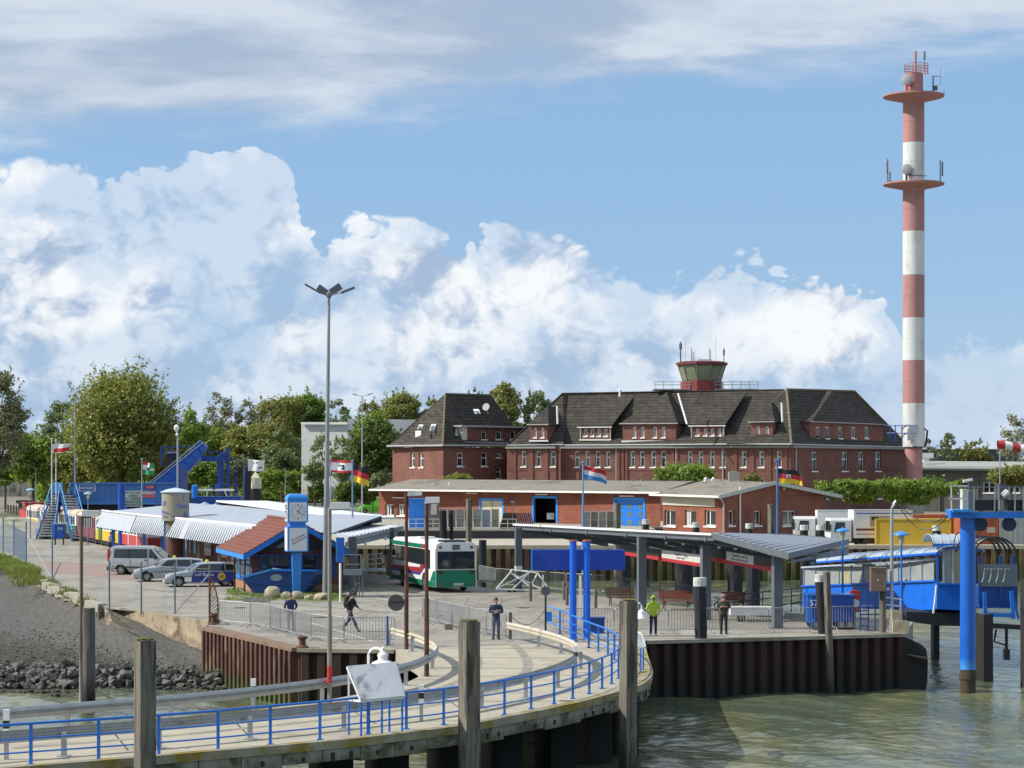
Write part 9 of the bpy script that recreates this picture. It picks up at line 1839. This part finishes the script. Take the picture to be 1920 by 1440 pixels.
def person(label,g,rz,hgt,pose,jacket,trousers,shoes,hair,hood=None,bag=None,face_skin=True):
    """local frame: faces -y, x to its left as seen from the front; sizes for 1.75 m, scaled"""
    t=thing('person',label,'person',g,rz);k=hgt/1.75
    hip,neck,head=(0,0,.93),pose.get('neck',(0,-.01,1.46)),pose.get('head',(0,-.03,1.62))
    shz=neck[2]-.06;sh=[(-.19,neck[1],shz),(.19,neck[1],shz)];S=lambda p: tuple(c*k for c in p)
    b=Sk();h0=b.p(S(hip),.095*k);c1=b.p(S(lerp3(hip,neck,.45)),(.10*k,.07*k),h0);c2=b.p(S(lerp3(hip,neck,.85)),(.12*k,.07*k),c1);n0=b.p(S(neck),.055*k,c2);n1=b.p(S((head[0],head[1]+.01,head[2]-.10)),.052*k,n0)
    hd=b.p(S((head[0],head[1]-.012,head[2]-.055)),(.066*k,.078*k),n1);hd2=b.p(S(head),(.076*k,.094*k),hd);b.p(S((head[0],head[1]+.01,head[2]+.07)),(.062*k,.072*k),hd2)
    for i,s in enumerate((-1,1)):
        el,wr_,hn=pose['arms'][i];q=b.p(S(sh[i]),.055*k,c2);q=b.p(S(el),.042*k,q);q=b.p(S(wr_),.027*k,q);q=b.p(S(hn),(.030*k,.018*k),q)
        d=Vector(hn)-Vector(wr_);d=d.normalized();side=d.cross(Vector((0,1,0.2)));side=side.normalized() if side.length > .1 else Vector((1,0,0));curl=d.cross(side).normalized()*.6
        for f in range(4):
            o_=side*(f-1.5)*.019;L_=(.062,.074,.070,.056)[f];a=b.p(S(Vector(hn)+d*.035+o_),.0085*k,q);b.p(S(Vector(hn)+d*(.035+L_*.9)+o_+curl*L_*.45),.0065*k,a)
        a=b.p(S(Vector(hn)+side*.035-d*.005),.010*k,q);b.p(S(Vector(hn)+side*.055+d*.04),.0075*k,a)
        kn,an,to=pose['legs'][i];q=b.p(S((s*.09,0,.90)),.085*k,h0);q=b.p(S(kn),.045*k,q);q=b.p(S(an),.030*k,q);b.p(S(lerp3(an,to,.8)),(.026*k,.018*k),q)
    skinned('body',b.v,b.e,b.r,SKIN,t)
    # face
    hx,hy,hz=head;mb=MB();mb.add([(hx-.012,hy-.088,hz-.015),(hx+.012,hy-.088,hz-.015),(hx,hy-.118,hz-.032),(hx-.016,hy-.086,hz-.045),(hx+.016,hy-.086,hz-.045),(hx,hy-.085,hz+.02)],[(0,2,5),(1,5,2),(0,3,2),(1,2,4),(3,4,2)]);mb.v=[S(p) for p in mb.v];mb.build('nose',SKIN,t)
    for s in (-1,1): mb=MB();mb.rock(S((hx+s*.030,hy-.082,hz+.008)),(.012*k,.006*k,.008*k),random.Random(1));mb.build('eye',DARK,t);mb=MB();mb.rock(S((hx+s*.080,hy,hz-.01)),(.010*k,.022*k,.034*k),random.Random(2));mb.build('ear',SKIN,t)
    mb=MB();mb.bar(S((hx-.022,hy-.085,hz-.068)),S((hx+.022,hy-.085,hz-.068)),.008*k,.008*k);mb.build('mouth',mat('lips',(.25,.08,.07),.6),t)
    # hair or hood as a shell
    mb=MB();n=14;rows=[]
    top_r=.098 if not hood else .125
    for j in range(9):
        ph=pi*.5*j/8*1.25;row=[]
        for i in range(n):
            th=2*pi*i/n;fr=-sin(th)  # +1 at the front (-y)
            drop=.0 if fr < .3 else (fr-.3)*.9
            zz_=cos(min(ph,2.0)*(1-drop*.55));rr_=sin(max(.05,ph*(1-drop*.55)))
            row.append(S((hx+cos(th)*top_r*rr_*.92,hy+.008+sin(th)*top_r*rr_*1.08,hz+.005+zz_*(.112 if not hood else .135))))
        rows.append(row)
    mb.loft(rows,closed=True);mb.face(rows[0]);mb.build('hood' if hood else 'hair',hood or hair,t,smooth=True,angle=80)
    if hood: mb=MB();mb.lathe(S((hx,hy+.02,hz-.17)),[(.10*k,-.03*k),(.125*k,0),(.105*k,.06*k),(.09*k,.08*k)],14);mb.build('collar',hood,t,smooth=True)
    # jacket
    j=Sk();top=lerp3(hip,neck,.93);am_=j.p(S(lerp3(hip,neck,-.22)),(.165*k,.125*k));a0=j.p(S(lerp3(hip,neck,-.10)),(.175*k,.135*k),am_);a1=j.p(S(lerp3(hip,neck,.35)),(.168*k,.125*k),a0);a2=j.p(S(lerp3(hip,neck,.72)),(.185*k,.13*k),a1);a3=j.p(S(top),(.11*k,.09*k),a2);j.p(S(lerp3(hip,neck,1.04)),.07*k,a3)
    for i in (0,1):
        el,wr_,hn=pose['arms'][i];q=j.p(S((sh[i][0],sh[i][1],sh[i][2]-.02)),.075*k,a2);q=j.p(S(lerp3(sh[i],el,.5)),.066*k,q);q=j.p(S(el),.060*k,q);q=j.p(S(lerp3(el,wr_,.9)),.045*k,q)
    skinned('jacket',j.v,j.e,j.r,jacket,t)
    l=Sk();p0=l.p(S((hip[0],hip[1],hip[2]+.06)),(.150*k,.12*k));p0=l.p(S(hip),(.150*k,.12*k),p0);
    for i,s in enumerate((-1,1)):
        kn,an,to=pose['legs'][i];q=l.p(S((s*.095,0,.84)),.098*k,p0);q=l.p(S(lerp3((s*.09,0,.88),kn,.55)),.088*k,q);q=l.p(S(kn),.070*k,q);q=l.p(S(lerp3(kn,an,.5)),.064*k,q);q=l.p(S(lerp3(kn,an,.85)),.062*k,q);q=l.p(S(lerp3(kn,an,1.03)),.060*k,q)
    skinned('trousers',l.v,l.e,l.r,trousers,t)
    for i in (0,1):
        kn,an,to=pose['legs'][i];s_=Sk();q=s_.p(S((an[0],an[1]+.02,an[2]-.01)),.060*k);q=s_.p(S((an[0],an[1]-.02,max(.045,an[2]-.055))),.062*k,q);q=s_.p(S(lerp3(an,to,.6)[:2]+(to[2]+.012,)),.060*k,q);s_.p(S(to),(.052*k,.042*k),q);skinned('shoe',s_.v,s_.e,s_.r,shoes,t)
    if bag:
        bm_=bmesh.new();bmesh.ops.create_cube(bm_,size=1);bmesh.ops.bevel(bm_,geom=bm_.edges[:],offset=.18,segments=3,affect='EDGES');me=bpy.data.meshes.new('backpack');bm_.to_mesh(me);bm_.free();me.materials.append(bag);me.shade_smooth();o=bpy.data.objects.new('backpack',me);COL.objects.link(o);o.parent=t;c=lerp3(hip,neck,.66);o.location=S((c[0],c[1]+.20,c[2]+.0));o.scale=(.34*k,.22*k,.50*k);o.rotation_euler=(pose.get('bagtilt',0),0,0)
        for s in (-1,1): mb=MB();mb.path([S((s*.10,neck[1]+.10,neck[2]-.04)),S((s*.12,neck[1]-.06,neck[2]-.03)),S((s*.13,neck[1]-.14,neck[2]-.18)),S((s*.14,neck[1]-.02,neck[2]-.42))],.022*k,6);mb.build('strap',bag,t,smooth=True)
    return t
stand=dict(legs=[((-.10,-.02,.49),(-.11,.02,.085),(-.13,-.14,.03)),((.10,-.02,.49),(.11,.02,.085),(.13,-.14,.03))])
folded=dict(stand,arms=[((-.27,-.02,1.13),(-.06,-.20,1.17),(.04,-.21,1.19)),((.27,-.02,1.13),(.06,-.23,1.13),(-.04,-.24,1.11))])
pockets=dict(stand,arms=[((-.28,.03,1.15),(-.22,-.13,.97),(-.17,-.16,.93)),((.28,.03,1.15),(.22,-.13,.97),(.17,-.16,.93))])
front=dict(stand,arms=[((-.26,-.02,1.14),(-.10,-.22,1.20),(-.03,-.26,1.22)),((.26,-.02,1.14),(.10,-.22,1.20),(.03,-.26,1.22))])
walk=dict(neck=(0,-.10,1.43),head=(0,-.17,1.57),bagtilt=.12,arms=[((-.24,.06,1.15),(-.20,-.02,.90),(-.20,-.06,.83)),((.24,-.16,1.12),(.20,-.34,.98),(.19,-.40,.95))],
            legs=[((-.10,-.20,.53),(-.10,-.40,.10),(-.10,-.56,.06)),((.10,.06,.50),(.10,.34,.16),(.10,.24,.04))])
NAVY=mat('navy_cloth',(.018,.030,.085),.8,var=.15);JEANS=mat('faded_jeans',(.085,.11,.15),.85,var=.15);BLACKC=mat('black_cloth',(.018,.018,.02),.85,var=.2);KHAKI=mat('grey_khaki_cloth',(.17,.17,.15),.85,var=.12)
HV=mat('yellow_green_cloth',(.36,.52,.03),.7,var=.10);OLIVE=mat('dark_olive_cloth',(.045,.045,.03),.85,var=.2);BOOT=mat('brown_boot',(.09,.065,.04),.7);HAIRD=mat('dark_hair',(.02,.015,.012),.7);HAIRG=mat('grey_hair',(.16,.14,.13),.8);PALES=mat('pale_shoe',(.5,.5,.48),.7)
person('man in navy jacket and grey blue jeans standing with folded arms on the road',G(930,1199),radians(4),1.78,folded,NAVY,JEANS,BLACKC,HAIRD)
person('man in dark blue jacket and grey trousers behind the left crowd barriers, turned away',G(545,1184),radians(200),1.70,pockets,mat('blue_jacket',(.025,.035,.12),.8,var=.15),KHAKI,BLACKC,HAIRG)
person('man in black walking right with a black rucksack on the left quay',G(656,1184),radians(72),1.80,walk,BLACKC,mat('navy_trousers',(.02,.02,.06),.8),BOOT,HAIRD,bag=BLACKC)
person('person in bright yellow green hooded rain jacket at the quay edge',G(1225,1192),radians(5),1.72,pockets,HV,mat('dark_blue_trousers',(.02,.024,.06),.8),PALES,HAIRD,hood=HV)
person('person in dark olive coat with a pinkish cap at the quay edge',G(1357,1189),radians(-6),1.74,front,OLIVE,BLACKC,BLACKC,HAIRG,hood=mat('pink_cap',(.30,.16,.14),.8))
person('distant person in white top and dark trousers standing beside the train',G(207,1036),radians(60),1.74,pockets,mat('white_shirt',(.62,.62,.62),.8),BLACKC,BLACKC,HAIRD)
